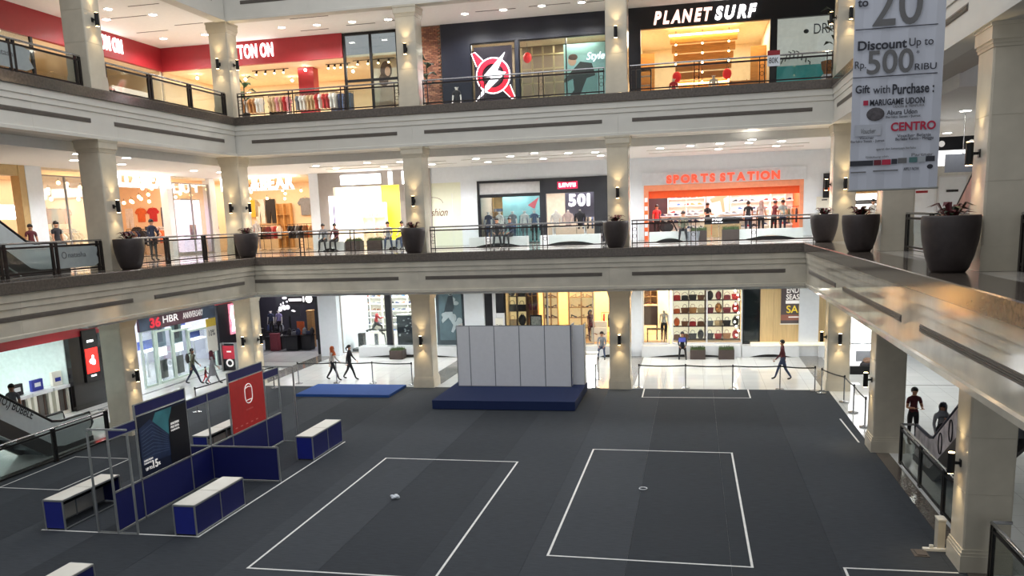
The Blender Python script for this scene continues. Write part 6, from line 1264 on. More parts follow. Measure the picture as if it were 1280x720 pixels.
for sx in (-0.42, 0.42): B().box(sx-0.02, sx+0.02, -0.22, 0.22, 0, 0.62).out('leg', BLACKM, ct, world=False)
bulbs([(X1_(921, 370, Y1+0.9)+0.1*math.sin(i*1.7), Y1+0.7, 0.9+0.22*i) for i in range(13)], 'small round bulb on the light string beside the dark window', 'light string bulbs', 0.045, LAMPW)
bulbs([(X1_(845+11*i, 366, Y1+0.8), Y1+0.8, 3.85) for i in range(7)], 'small spotlight bulb above the handbag shelves', 'handbag shop bulbs', 0.055, LAMPW)
for i, px in enumerate((872, 907)): grassbox('brown grass planter box before the handbag shop %s' % ('beside the seated reader', 'beside the dark window')[i], X1_(px, 443), Y1-0.95, 0.0, 'ground planter boxes')
o = thing('blue_book', 'blue covered book held by the seated reader', 'book', (PG(853, 445)[0], 40.88, 0.86)); B().box(-0.16, 0.16, -0.02, 0.0, 0, 0.22).out('cover', BLUE, o, world=False); B().box(-0.15, 0.15, 0.0, 0.02, 0.01, 0.21).out('pages', WTOP, o, world=False); o.rotation_euler = (-0.5, 0, 0)
bag('tote', 'white', (PG(862, 445)[0], 41.2, 0.0), 'white shopping bag standing beside the seated reader', None, 0.2, 1.3)
# dark window and wood wall with sale poster
front('wall_dark_window', 'dark empty shop window beside the wood wall', [(X1_(928), X1_(950), Y1+0.3, Y1+0.5, PZ, 4.0), (X1_(928), X1_(929), Y1, Y1+0.3, PZ, 4.0)], mat('charcoal_glass', (38, 44, 44), 0.12))
window('pane of the dark empty shop window', X1_(929), X1_(950), Y1+0.1, PZ, 3.95, BLACKM, 0.04)
wd_ = thing('wall_wood_panels', 'light wood panelled wall behind the season sale poster', None, (X1_(980), Y1, PZ), 0, None, 'structure'); WW = mat('pale_oak_panel', (206, 178, 130), 0.5, var=0.08, scale=2, stretch=(8, 1, 0.6))
xx = X1_(950); xe = X1_(1062)
while xx < xe-0.1: B().box(xx+0.004, min(xx+0.62, xe)-0.004, Y1+0.05, Y1+0.2, PZ, 4.0).out('wood_panel', WW, wd_); xx += 0.62
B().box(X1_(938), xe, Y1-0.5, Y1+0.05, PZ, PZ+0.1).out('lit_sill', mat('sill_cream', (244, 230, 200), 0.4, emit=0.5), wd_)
sp = thing('sale_poster', 'grey poster reading END OF SEASON SALE on the wood wall', 'poster', (X1_(996), Y1+0.0, 1.55)); B().box(-0.75, 0.75, 0, 0.04, 0, 2.05).out('poster_board', mat('poster_taupe', (88, 78, 80), 0.5), sp, world=False); B().box(-0.78, 0.78, -0.01, 0.05, -0.06, 0.0).out('frame_edge', WTOP, sp, world=False); B().box(-0.75, 0.75, -0.006, 0, 0.15, 0.42).out('poster_band', mat('poster_brick', (150, 96, 80), 0.5), sp, world=False)
PW = mat('poster_print_white', (240, 236, 232), 0.5, emit=0.3); PY = mat('poster_print_yellow', (232, 206, 70), 0.5, emit=0.2)
text('END OF', PW, sp, (-0.5, -0.012, 1.45), 1.0, 0.32, off=0.015); text('SEASON', PW, sp, (-0.52, -0.012, 1.14), 1.05, 0.26, off=0.015); B().box(-0.54, 0.6, -0.012, 0, 0.95, 1.1).out('print_bar', PW, sp, world=False); text('SALE', PY, sp, (-0.5, -0.012, 0.5), 1.0, 0.36, off=0.01); text('up to many items', PW, sp, (-0.4, -0.012, 0.28), 0.9, 0.07) if 0 else B().box(-0.4, 0.5, -0.012, 0, 0.28, 0.33).out('print_bar', PW, sp, world=False)
# ================================================================== LEFT GROUND SHOPS
XS = SXL1
def ly(px, py=450, X=XS): return PL(px, py, X)[0]
rz_ = PL(60, 428, XS)[1]
S(B().box(XS-0.1, XS+0.1, 16, ly(138), rz_, 4.0).out('wall_red_band_ground', RED), 'red fascia of the white phone shop')
shop('wall_phone_shop', 'bright white interior of the phone shop', XS-4.5, XS-0.1, 16, ly(85)-0.05, 0, rz_+0.3, mat('mint_white_wall', (218, 232, 228), 0.5), TILE, WHITE, face='left', lamp=(360, (0.92, 1.0, 0.98), 2))
front('wall_black_kiosk', 'black wall with the red apple lightbox', [(XS-0.4, XS+0.12, ly(85), ly(138), 0, rz_)], mat('gloss_black', (20, 18, 20), 0.15))
kb = thing('lightbox_sign', 'red lightbox with a white fruit emblem on the black wall', 'lightbox', (XS+0.13, ly(110), PL(110, 478, XS+0.13)[1])); B().box(0, 0.06, -0.42, 0.42, 0, 2.1).out('casing', BLACKM, kb, world=False); B().box(0.06, 0.075, -0.36, 0.36, 0.35, 1.35).out('red_face', mat('lightbox_red', (232, 44, 38), 0.4, emit=1.1), kb, world=False); B().ell((0.08, -0.06, 0.82), 0.012, 0.12, 0.1, n=10, k=6).ell((0.08, 0.06, 0.78), 0.012, 0.12, 0.12, n=10, k=6).ell((0.08, 0.04, 0.98), 0.012, 0.07, 0.09, n=8, k=5).out('emblem', SIGNW, kb, world=False); text('PROMO', LIGHTBOX, kb, (0.065, -0.18, 1.62), 0.36, 0.08, face='left') if 0 else B().box(0.06, 0.068, -0.18, 0.18, 1.6, 1.68).box(0.06, 0.068, -0.15, 0.15, 0.2, 0.26).out('caption', LIGHTBOX, kb, world=False)
for i, (p0, p1) in enumerate(((5, 27), (31, 54), (59, 79))):
    ya, yb_ = ly(p0, 480, XS-0.4), ly(p1, 480, XS-0.4); o = thing('display_counter', 'white phone display counter with dark front panel %s' % ('near the riding man', 'under the hanging screen', 'beside the black wall')[i], 'counter', (XS-0.4, (ya+yb_)/2, 0.006)); h = (yb_-ya)/2
    B().box(-0.3, 0.3, -h, h, 0, 0.1).box(-0.3, 0.3, -h, -h+0.15, 0.1, 1.0).box(-0.3, 0.3, h-0.15, h, 0.1, 1.0).out('counter_body', WTOP, o, world=False); B().box(-0.25, 0.2, -h+0.15, h-0.15, 0.1, 1.0).out('dark_panel', mat('smoked_panel', (84, 80, 78), 0.3), o, world=False); B().box(-0.35, 0.35, -h-0.05, h+0.05, 1.0, 1.12).out('counter_top', LEDGE, o, world=False)
    for s in (-0.35, 0.35): B().box(0.2, 0.215, s*h-0.03, s*h+0.03, 0.1, 1.0).out('slat', DWOOD, o, world=False)
    lb = ('black boxed device', 'blue and white boxed device', 'white boxed device')[i]; c = (item('black'), BLUE, WTOP)[i]
    q = thing('device_box', lb+' on the phone counter', 'box', (XS-0.4, (ya+yb_)/2+0.1, 1.128)); B().box(-0.06, 0.06, -0.28, 0.28, 0, 0.42+0.12*(i == 2)).out('box_body', c, q, world=False); B().box(0.06, 0.066, -0.15, 0.15, 0.15, 0.3).out('box_print', GREYP if i != 2 else BLUE, q, world=False)
tv = thing('hanging_screen', 'black television hanging in the white phone shop', 'screen', (XS-0.8, ly(34, 418, XS-0.8), PL(34, 425, XS-0.8)[1])); B().box(-0.05, 0.05, -0.65, 0.65, 0, 0.72).out('screen_body', BLACKM, tv, world=False); B().cyl((0, 0, 0.72), (0, 0, rz_+0.3-tv.location.z), 0.03, n=6).out('mount', GREYP, tv, world=False); B().box(0.05, 0.055, -0.6, 0.6, 0.05, 0.67).out('screen_glass', mat('screen_off', (30, 32, 36), 0.1), tv, world=False)
for j, z in enumerate((1.3, 1.9, 2.5)):
    o = thing('wall_shelf', 'glass wall shelf with boxed gadgets %s' % ('at counter height', 'at eye height', 'near the ceiling')[j], 'shelf', (XS-4.3, 23, z)); B().box(0, 0.35, -4.5, 4.5, 0, 0.03).out('shelf_board', LITW, o, world=False); B().box(-0.1, 0.0, -4.5, 4.5, -0.1, 0.4).out('back_rail', mat('aqua_panel', (170, 206, 206), 0.4), o, world=False)
    for q in range(12): tag(put(B().box(-0.1, 0.1, -0.12, 0.12, 0, 0.24).box(-0.105, 0.105, -0.125, 0.125, 0.2, 0.23).mesh('gadget_box', item(('white', 'blue', 'grey', 'black')[(q+j) % 4])), 'gadget_box', None, (XS-4.1, 19.2+q*0.68, z+0.031)), '%s gadget box on the phone shop wall shelf' % ('white', 'blue', 'grey', 'black')[(q+j) % 4], 'box', 'gadget boxes')
# black chair-like display by the kiosk
# electronics shop
e0, e1 = ly(176), ly(272); ez = PL(225, 404, XS)[1]
shop('wall_electronics_shop', 'bright pale interior of the electronics shop', XS-4.5, XS-0.1, ly(140)+0.2, ly(300), 0, 4.0, mat('pale_lilac_wall', (214, 214, 226), 0.5), TILE, WHITE, face='left', lamp=(380, (0.94, 0.97, 1.0), 2))
sb = thing('sign_banner', 'dark red blue sign banner reading HBR ANNIVERSARY over electronics shop', 'shop sign', (XS+0.05, e0, PL(180, 414, XS)[1])); zl, zr = PL(180, 414, XS)[1], PL(268, 399, XS)[1]; h = 0.62; L = e1-e0
B().box(-0.06, 0.06, 0, L, 0, h).out('banner_board', mat('banner_maroon', (84, 52, 62), 0.5, var=0.35, scale=1.2), sb, world=False); BSL = mat('banner_slate', (58, 74, 96), 0.5, var=0.3, scale=3); B().box(0.06, 0.07, 0, L*0.13, 0, h).out('banner_blue', BSL, sb, world=False); B().box(0.06, 0.07, L*0.8, L, 0, h).out('banner_blue', BSL, sb, world=False)
text('36', mat('banner_red', (214, 40, 58), 0.5, emit=0.4), sb, (0.075, L*0.12, 0.08), L*0.13, 0.46, face='left', off=0.04); text('HBR', PW, sb, (0.075, L*0.28, 0.2), L*0.2, 0.32, face='left', off=0.01); text('ANNIVERSARY', PW, sb, (0.075, L*0.54, 0.2), L*0.28, 0.3, face='left')
for i, (p0, p1) in enumerate(((178, 196), (197, 218), (218, 238), (238, 272))):
    window('electronics shop glass panel %s' % ('at its entrance', 'with a tablet poster', 'with a figure poster', 'beside the yellow notice')[i], ly(p0), ly(p1)-0.03, XS, 0.0, PL(p0, 410, XS)[1]-0.1, mat('pale_green_frame', (206, 222, 212), 0.4), 0.09, 1, 1, face='left')
for i, (pc, c1_, c2_) in enumerate(((207, (150, 176, 200), (60, 90, 130)), (228, (120, 150, 150), (50, 62, 66)))):
    o = thing('window_poster', 'poster with %s behind electronics shop glass' % ('a blue tablet', 'a dark standing figure')[i], 'poster', (XS-0.25, ly(pc, 430), 1.35)); B().box(-0.02, 0.0, -0.42, 0.42, 0.3, 1.9).out('poster_board', mat('poster_tone%d' % i, c1_, 0.5), o, world=False); B().prism([(-0.2, 0.5), (0.2, 0.5), (0.16, 1.3), (0.05, 1.65), (-0.1, 1.4)], 'x', 0.001, 0.006).out('poster_figure', mat('poster_fig%d' % i, c2_, 0.5), o, world=False); B().box(-0.02, 0.0, -0.42, 0.42, -0.15, 0.25).out('lit_panel', LIGHTBOX, o, world=False); B().box(-0.02, 0.0, -0.35, 0.35, -1.2, -0.35).out('dark_panel', MATS['smoked_panel'], o, world=False); B().box(-0.06, -0.02, -0.03, 0.03, -1.35, 1.9).out('stand_pole', GREYP, o, world=False)
for i, (pc, z) in enumerate(((186, 1.3), (246, 1.3), (246, 1.9))):
    o = thing('gadget_shelf', 'glowing white gadget shelf %s' % ('inside the electronics entrance', 'beside the figure poster', 'above the other beside figure poster')[i], 'shelf', (XS-1.5-0.8*(i == 2), ly(pc, 430, XS-1.5), z)); B().box(-0.2, 0.2, -0.6, 0.6, 0, 0.08).out('shelf_board', LIGHTBOX, o, world=False); B().box(-0.2, -0.15, -0.6, 0.6, 0.08, 0.5).out('back_rail', mat('cobalt_panel', (60, 80, 150), 0.5), o, world=False); B().box(-0.2, -0.15, -0.05, 0.05, -z+0.01, 0).out('support', GREYP, o, world=False)
yn = thing('notice_sign', 'yellow and white notice on electronics shop glass', 'notice', (XS+0.06, ly(264, 425), 1.5)); B().box(0, 0.015, -0.45, 0.45, 0.6, 1.0).out('yellow_header', mat('notice_yellow', (216, 186, 60), 0.5), yn, world=False); B().box(0, 0.012, -0.45, 0.45, -0.7, 0.6).out('notice_sheet', WTOP, yn, world=False); text('10%', INK, yn, (0.015, -0.28, 0.12), 0.56, 0.3, face='left')
front('wall_red_pier_ground', 'dark and red pier past the electronics shop', [(XS-0.4, XS+0.15, ly(274), ly(302), 0, 3.1)], BLACK); S(B().box(XS-0.4, XS+0.2, ly(274), ly(304), 3.1, 4.0).out('trim_4', RED), 'red header over the pink lightbox')
lb = thing('lightbox_sign', 'pink lightbox of white flame lines beside corner column', 'lightbox', (XS+0.17, ly(291, 415), 1.45)); B().box(0, 0.05, -0.55, 0.55, 0, 1.6).out('lit_face', mat('lightbox_pink', (236, 130, 150), 0.5, emit=0.8, var=0.5, scale=5), lb, world=False)
for i in range(5): B().tube([(0.06, -0.4+0.2*i, 0.15), (0.06, -0.3+0.2*i, 0.6), (0.06, -0.45+0.2*i, 1.0), (0.06, -0.3+0.2*i, 1.5)], 0.03, n=5).out('flame_line', LIGHTBOX, lb, world=False)
rs = thing('standing_sign', 'red and black standing sign board by the corner column', 'sign', (*PG(289, 464), 0)); B().box(-0.35, 0.35, -0.03, 0.03, 0.05, 1.3).out('board_black', BLACK, rs, world=False); B().box(-0.33, 0.33, -0.045, -0.03, 0.62, 1.27).out('board_red', mat('board_crimson', (206, 50, 70), 0.5), rs, world=False); ringpoly(0.12, 0.2, -0.05, -0.035, 16).out('ring_print', PW, rs, world=False); rs.children[-1].location = (0, 0, 0.42); B().box(-0.12, 0.12, -0.05, -0.044, 0.95, 1.02).out('print_bar', PW, rs, world=False)
for s in (-1, 1): B().box(s*0.37-0.02, s*0.37+0.02, -0.15, 0.15, 0, 1.42).out('side_leg', ALU, rs, world=False)
B().box(-0.37, 0.37, -0.02, 0.02, 1.38, 1.42).out('top_bar', ALU, rs, world=False)
# ================================================================== RIGHT GROUND: lightbox, poster and wall
front('wall_right_ground', 'white wall of the right ground walkway', [(14, 14.3, 8, Y1+0.3, 0, 4.0), (X1_(1062), 14, Y1+0.1, Y1+0.3, 0, 4.0)], WHITE)
YY = 37.5; lx0, lx1 = bx_(1065, 440, YY), bx_(1092, 440, YY)
lb = thing('lightbox_sign', 'white lightbox above the noodle bowl poster', 'lightbox', ((lx0+lx1)/2, YY, PB(1078, 428, YY)[1])); W_ = (lx1-lx0)/2+0.1; B().box(-W_, W_, 0, 0.2, 0, 1.35).out('lit_face', LIGHTBOX, lb, world=False); B().box(-W_-0.04, W_+0.04, 0.02, 0.25, -0.05, 0).out('housing', GREYP, lb, world=False)
bz_ = lb.location.z
nb_ = thing('menu_poster', 'grey poster of a noodle bowl in a bright frame', 'poster', ((lx0+lx1)/2, YY, 0)); B().box(-W_, W_, 0, 0.2, 0.35, bz_-0.12).out('lit_frame', LIGHTBOX, nb_, world=False); B().box(-W_+0.25, W_, -0.02, 0, 0.5, bz_-0.35).out('poster_board', mat('poster_fog', (176, 178, 186), 0.5), nb_, world=False); B().box(-W_, W_, -0.3, 0.2, 0, 0.35).out('plinth', BLACKM, nb_, world=False); B().box(-0.05, 0.05, 0.1, 0.2, bz_-0.12, bz_-0.05).out('post', GREYP, nb_, world=False)
B().ell((0.2, -0.03, bz_-0.95), 0.32, 0.012, 0.2, n=14, k=7).out('poster_bowl', mat('poster_bowl', (96, 92, 96), 0.5, var=0.3, scale=12), nb_, world=False); B().ell((0.2, -0.04, bz_-0.75), 0.2, 0.012, 0.12, n=12, k=6).out('poster_food', mat('poster_food', (176, 140, 118), 0.5, var=0.3, scale=12), nb_, world=False)
# ================================================================== EXHIBITION BOOTH, STAGE, BARRIERS
CZ = 0.0145
def bar(b, p, q, w=0.02):
    """square aluminium profile between two points along an axis"""
    x0, x1 = sorted((p[0], q[0])); y0, y1 = sorted((p[1], q[1])); z0, z1 = sorted((p[2], q[2]))
    return b.box(x0-w if x0 == x1 else x0, x1+w if x0 == x1 else x1, y0-w if y0 == y1 else y0, y1+w if y0 == y1 else y1, z0-w if z0 == z1 else z0, z1+w if z0 == z1 else z1)
BX = -13.1; YM = [16.43, 17.45, 19.53, 20.54, 21.66, 23.66, 24.68]; YD = 20.54
bt = thing('exhibition_booth', 'blue exhibition booth frame with aluminium posts and low blue walls', 'booth', (BX, 20.5, CZ))
LW_ = [(-0.0, 0)]
for y in YM: 
    top = 2.84 if y in (17.45, 19.53, 21.66, 23.66) else 2.5
    bar(B(), (BX, y, CZ), (BX, y, top)).out('post', ALU, bt)
for a, b_ in zip(YM[:-1], YM[1:]):
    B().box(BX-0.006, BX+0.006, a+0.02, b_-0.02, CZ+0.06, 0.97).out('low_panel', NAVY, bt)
    bar(B(), (BX, a, 0.99), (BX, b_, 0.99)).out('rail', ALU, bt); bar(B(), (BX, a, 0.035), (BX, b_, 0.035)).out('rail', ALU, bt)
    post = (a, b_) in ((17.45, 19.53), (21.66, 23.66))
    z0, z1 = (2.56, 2.82) if post else (2.25, 2.47)
    B().box(BX-0.006, BX+0.006, a+0.02, b_-0.02, z0, z1).out('header_strip', NAVY, bt)
    bar(B(), (BX, a, z0), (BX, b_, z0), 0.014).out('rail', ALU, bt); bar(B(), (BX, a, z1+0.014), (BX, b_, z1+0.014), 0.014).out('rail', ALU, bt)
for y in (YM[0], YM[-1]):
    for x in (-13.62, -12.58): bar(B(), (x, y, CZ), (x, y, 2.42)).out('post', ALU, bt)
    bar(B(), (-13.62, y, 2.5), (-12.58, y, 2.5)).out('rail', ALU, bt); bar(B(), (-13.62, y, 0.035), (-12.58, y, 0.035), 0.012).out('rail', ALU, bt)
# cross divider
for a, b_ in ((BX, -11.1), (-15.0, BX)):
    B().box(a+0.02, b_-0.02, YD-0.006, YD+0.006, CZ+0.06, 0.97).out('low_panel', NAVY, bt); bar(B(), (a, YD, 0.99), (b_, YD, 0.99)).out('rail', ALU, bt); bar(B(), (a, YD, 0.035), (b_, YD, 0.035)).out('rail', ALU, bt)
for x in (-11.1, -15.0): bar(B(), (x, YD, CZ), (x, YD, 1.0)).out('post', ALU, bt)
# posters on the booth
def p_at(name, label, y0, y1, m): 
    t = thing(name, label, 'poster', (BX+0.03, y0, 1.03)); B().box(-0.012, 0.0, 0.03, y1-y0-0.03, 0, 1.51).out('poster_board', m, t, world=False); return t
P1 = p_at('booth_poster', 'dark poster of a tower building against teal sky offering up to 15', 17.45, 19.53, mat('poster_night', (26, 34, 58), 0.35, var=0.3, scale=1.2)); W_ = 19.53-17.45
B().prism([(0.75, 1.46), (1.42, 1.46), (1.30, 1.1), (1.18, 0.6), (0.9, 0.85), (0.55, 1.2)], 'x', 0.001, 0.004).out('poster_sky', mat('poster_teal_sky', (70, 140, 150), 0.35, var=0.25, scale=2), P1, world=False)
B().prism([(0.06, 1.2), (0.5, 1.35), (1.2, 0.8), (1.2, 0.25), (0.06, 0.3)], 'x', 0.004, 0.008).out('poster_tower', mat('poster_tower', (44, 58, 92), 0.35, var=0.3, scale=3), P1, world=False)
for i in range(9): B().prism([(0.12, 0.42+0.085*i), (0.55, 0.45+0.095*i), (1.15, 0.40+0.05*i), (1.15, 0.41+0.05*i), (0.55, 0.465+0.095*i), (0.12, 0.435+0.085*i)], 'x', 0.008, 0.01).out('poster_floor_line', mat('poster_line', (92, 110, 140), 0.4), P1, world=False)
B().prism([(1.2, 0.02), (W_-0.04, 0.02), (W_-0.04, 1.45), (1.45, 1.45), (1.25, 1.15), (1.2, 0.7)], 'x', 0.008, 0.011).out('poster_black_edge', mat('poster_black', (20, 20, 26), 0.35), P1, world=False)
for i, s in enumerate(('APARTEMEN', 'PERTAMA', 'DI JAKARTA')): text(s, PW, P1, (0.013, 1.30, 1.0-0.09*i), 0.36, 0.06, face='left')
for i, s in enumerate(('DAPATKAN', 'HARGA')): text(s, PW, P1, (0.010, 0.12, 0.36-0.07*i), 0.34, 0.045, face='left')
text('UP TO', PW, P1, (0.012, 0.16, 0.13), 0.24, 0.07, face='left'); text('15', PW, P1, (0.012, 0.44, 0.12), 0.2, 0.2, face='left', off=0.02); text('%', PW, P1, (0.012, 0.66, 0.14), 0.07, 0.08, face='left')
P2 = p_at('booth_poster', 'red poster with a white rounded emblem on the booth', 21.66, 23.66, mat('poster_scarlet', (206, 44, 42), 0.45, var=0.05)); W_ = 23.66-21.66; cy = W_*0.52
b = B()
def rrect(y0, y1, z0, z1, r, n=6):
    pts = []
    for cx, cz, a0 in ((y1-r, z1-r, 0), (y0+r, z1-r, PI/2), (y0+r, z0+r, PI), (y1-r, z0+r, 1.5*PI)):
        for i in range(n+1): a = a0+PI/2*i/n; pts.append((0.006, cx+r*math.cos(a), cz+r*math.sin(a)))
    return pts
B().tube(rrect(cy-0.21, cy+0.21, 0.72, 1.30, 0.20), 0.014, n=6, closed=True).out('emblem_outline', PW, P2, world=False); B().tube([(0.006, cy-0.18, 0.82), (0.006, cy+0.18, 0.82)], 0.012, n=5).tube([(0.006, cy-0.19, 1.18), (0.006, cy, 1.22), (0.006, cy+0.19, 1.18)], 0.012, n=5).out('emblem_line', PW, P2, world=False); text('EMBLEM', PW, P2, (0.004, cy-0.2, 0.5), 0.4, 0.06, face='left') if 0 else B().box(0.0, 0.004, cy-0.2, cy+0.2, 0.52, 0.56).out('caption_bar', mat('poster_soft_red', (220, 96, 92), 0.5), P2, world=False)
for i in range(5): B().box(0.0, 0.004, 0.15+0.3*i, 0.27+0.3*i, 0.12, 0.15).out('sponsor_mark', mat('poster_pink', (232, 140, 132), 0.5), P2, world=False)
# counters
def counter(label, x0, x1, y0, y1, openback=False):
    t = thing('display_counter', label, 'counter', ((x0+x1)/2, (y0+y1)/2, CZ), 0, 'booth counters'); z1 = 0.75; ym = (y0+y1)/2
    for y in (y0, ym, y1):
        for x in (x0, x1): bar(B(), (x, y, CZ), (x, y, z1-0.02), 0.016).out('post', ALU, t)
    for a, b_ in ((y0, ym), (ym, y1)):
        B().box(x0+0.005, x1-0.005, a+0.012, b_-0.012, z1-0.018, z1+0.004).out('counter_top', WTOP, t)
        for x in (x0, x1): bar(B(), (x, a, z1-0.02), (x, b_, z1-0.02), 0.018).out('rail', ALU, t); bar(B(), (x, a, CZ+0.03), (x, b_, CZ+0.03), 0.014).out('rail', ALU, t)
        fx = x0 if openback else x1
        B().box(fx-0.004, fx+0.004, a+0.016, b_-0.016, CZ+0.04, z1-0.03).out('front_panel', WTOP if openback else NAVY, t)
        if openback: B().box(x0+0.03, x1-0.06, a+0.02, b_-0.02, z1-0.14, z1-0.12).out('inner_shelf', BLACKM, t)
    for y in (y0, ym, y1):
        bar(B(), (x0, y, z1-0.02), (x1, y, z1-0.02), 0.018).out('rail', ALU, t)
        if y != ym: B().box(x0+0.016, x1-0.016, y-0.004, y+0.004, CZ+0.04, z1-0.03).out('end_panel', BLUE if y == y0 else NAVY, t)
counter('white topped blue counter near the tower poster by the tape corner', -11.64, -11.1, 16.48, 18.62); counter('white topped blue counter beside the far end of the booth', -11.62, -11.1, 22.66, 24.8)
counter('white topped counter seen from its open back behind the booth frame', -15.06, -14.54, 16.45, 18.5, True); counter('white topped counter behind the red poster', -14.93, -14.43, 22.45, 24.6, True); counter('white topped blue counter standing apart before the booth', -11.62, -11.13, 11.0, 13.15)
# blue floor mat and stage
tag(B().box(-16.05, -12.0, 31.6, 33.75, 0.0145, 0.12).out('floor_mat', BLUEC), 'flat bright blue carpeted platform beside the marble column', 'platform')
st = thing('stage_platform', 'dark blue carpeted stage under the grey partition', 'stage', (-6.8, 31.3, CZ)); B().box(-9.55, -4.18, 29.6, 33.3, CZ+0.02, 0.36).out('stage_deck', NAVYC, st); B().box(-9.5, -4.23, 29.65, 33.25, CZ, CZ+0.02).out('stage_base', BLACKM, st)
pw = thing('partition_wall', 'grey panelled partition box standing on the dark blue stage', 'partition', (-6.9, 32.6, 0.361)); xs = [-9.26, -8.73, -7.72, -6.71, -5.7, -4.68]; PT = 2.8
for a, b_ in zip(xs[:-1], xs[1:]): B().box(a+0.012, b_-0.012, 32.29, 32.31, 0.38, PT).out('panel', GREYP, pw)
for x in xs: bar(B(), (x, 32.3, 0.361), (x, 32.3, PT+0.01), 0.014).out('post', mat('grey_profile', (120, 124, 130), 0.4, metal=0.5), pw)
for a, b_ in ((32.3, 32.75), (32.75, 33.25)): B().box(-4.69, -4.67, a+0.012, b_-0.012, 0.38, PT).out('panel', GREYP, pw); B().box(-9.27, -9.25, a+0.012, b_-0.012, 0.38, PT).out('panel', GREYP, pw)
B().box(-4.66, -4.22, 32.73, 32.75, 0.38, PT-0.05).out('panel', GREYP, pw); B().box(-4.23, -4.21, 32.75, 33.25, 0.38, PT-0.05).out('panel', WHITE, pw)
for (x, y) in ((-4.68, 32.75), (-4.68, 33.25), (-4.22, 32.75), (-4.22, 33.25), (-9.26, 33.25)): bar(B(), (x, y, 0.361), (x, y, PT), 0.014).out('post', MATS['grey_profile'], pw)
for z in (0.375, PT): bar(B(), (-9.26, 32.3, z), (-4.68, 32.3, z), 0.012).out('rail', MATS['grey_profile'], pw)
B().box(-4.669, -4.655, 32.31, 32.37, 0.38, PT).out('blue_edge', NAVY, pw)
# stanchions with black belts
def stanchion_mesh():
    t = thing('barrier_post', 'x', 'barrier post', (0, -60, 0)); B().lathe([(0.17, 0), (0.17, 0.02), (0.05, 0.045), (0.03, 0.06)], n=18).out('base', STEEL, t, world=False); B().cyl((0, 0, 0.05), (0, 0, 0.93), 0.026, n=10).out('pole', STEEL, t, world=False); B().cyl((0, 0, 0.88), (0, 0, 0.98), 0.034, n=10).out('belt_head', BLACKM, t, world=False); return t
stp = stanchion_mesh(); used = [0]
def barrier(pts, lab, z=0.0145):
    for i, p in enumerate(pts):
        o = dup(stp)
        used[0] += 1; o.location = (*p, z if p[1] < 33.8 else 0.0); o['label'] = lab[i] if isinstance(lab, list) else lab; o['group'] = 'belt barrier posts'
        if i < len(pts)-1:
            q = pts[i+1]; d = Vector((q[0]-p[0], q[1]-p[1], 0)); L = d.length; d.normalize(); b = B(); n = Vector((-d.y, d.x, 0))*0.004
            vs = []
            for k in range(7):
                c = d*(0.03+(L-0.06)*k/6); sag = -0.03*math.sin(PI*k/6)
                for dz, s in ((0.89, 1), (0.94, 1), (0.94, -1), (0.89, -1)): vs.append((c.x+n.x*s, c.y+n.y*s, dz+sag))
            fs = [(k*4+j, k*4+(j+1) % 4, (k+1)*4+(j+1) % 4, (k+1)*4+j) for k in range(6) for j in range(4)]+[(0, 1, 2, 3), (27, 26, 25, 24)]
            b.add(vs, fs).out('belt', BLACKM, o, world=False)
barrier([(-2.17, 34.1), (-0.32, 34.07), (1.51, 33.95), (3.3, 33.95), (4.55, 33.6)], ['steel belt barrier post beside the back marble column', 'steel belt barrier post before the grass planters', 'steel belt barrier post before the dark window', 'steel belt barrier post beside the man in maroon', 'steel belt barrier post at the corner column, first of the pair'])
barrier([(4.74, 33.2), (5.3, 31.67), (5.34, 30.02), (5.34, 27.99)], ['steel belt barrier post at the corner column, second of the pair', 'steel belt barrier post before the corner column side', 'steel belt barrier post near the short tape strip', 'steel belt barrier post beside the second column'])
barrier([(-17.28, 34.4), (-15.54, 34.6), (-13.84, 34.6), (-11.95, 34.4)], ['steel belt barrier post at the far end behind the blue mat', 'steel belt barrier post behind the orange headscarf woman', 'steel belt barrier post behind the middle of the blue mat', 'steel belt barrier post beside the marble column and blue mat'])
barrier([(-3.92, 34.0), (-4.0, 35.8)], ['steel belt barrier post beside the grey partition', 'steel belt barrier post behind the grey partition'])
barrier([(-18.7, 28.6), (-18.6, 31.6), (-17.9, 33.3)], ['steel belt barrier post before the walking couple', 'steel belt barrier post behind the booth header', 'steel belt barrier post before the corner column'])
for c_ in list(stp.children): D.objects.remove(c_)
D.objects.remove(stp)
lt = thing('glass_counter', 'small white lit counter behind the grey partition', 'counter', (bx_(737, 440, 36.5), 36.5, 0)); B().box(-0.35, 0.3, -0.3, 0.3, 0, 1.0).out('counter_body', LIGHTBOX, lt, world=False); B().box(-0.4, 0.35, -0.35, 0.35, 1.0, 1.06).out('counter_top', WTOP, lt, world=False); B().box(0.32, 0.34, -0.2, 0.2, 0.2, 0.9).out('side_print', GREYW, lt, world=False)

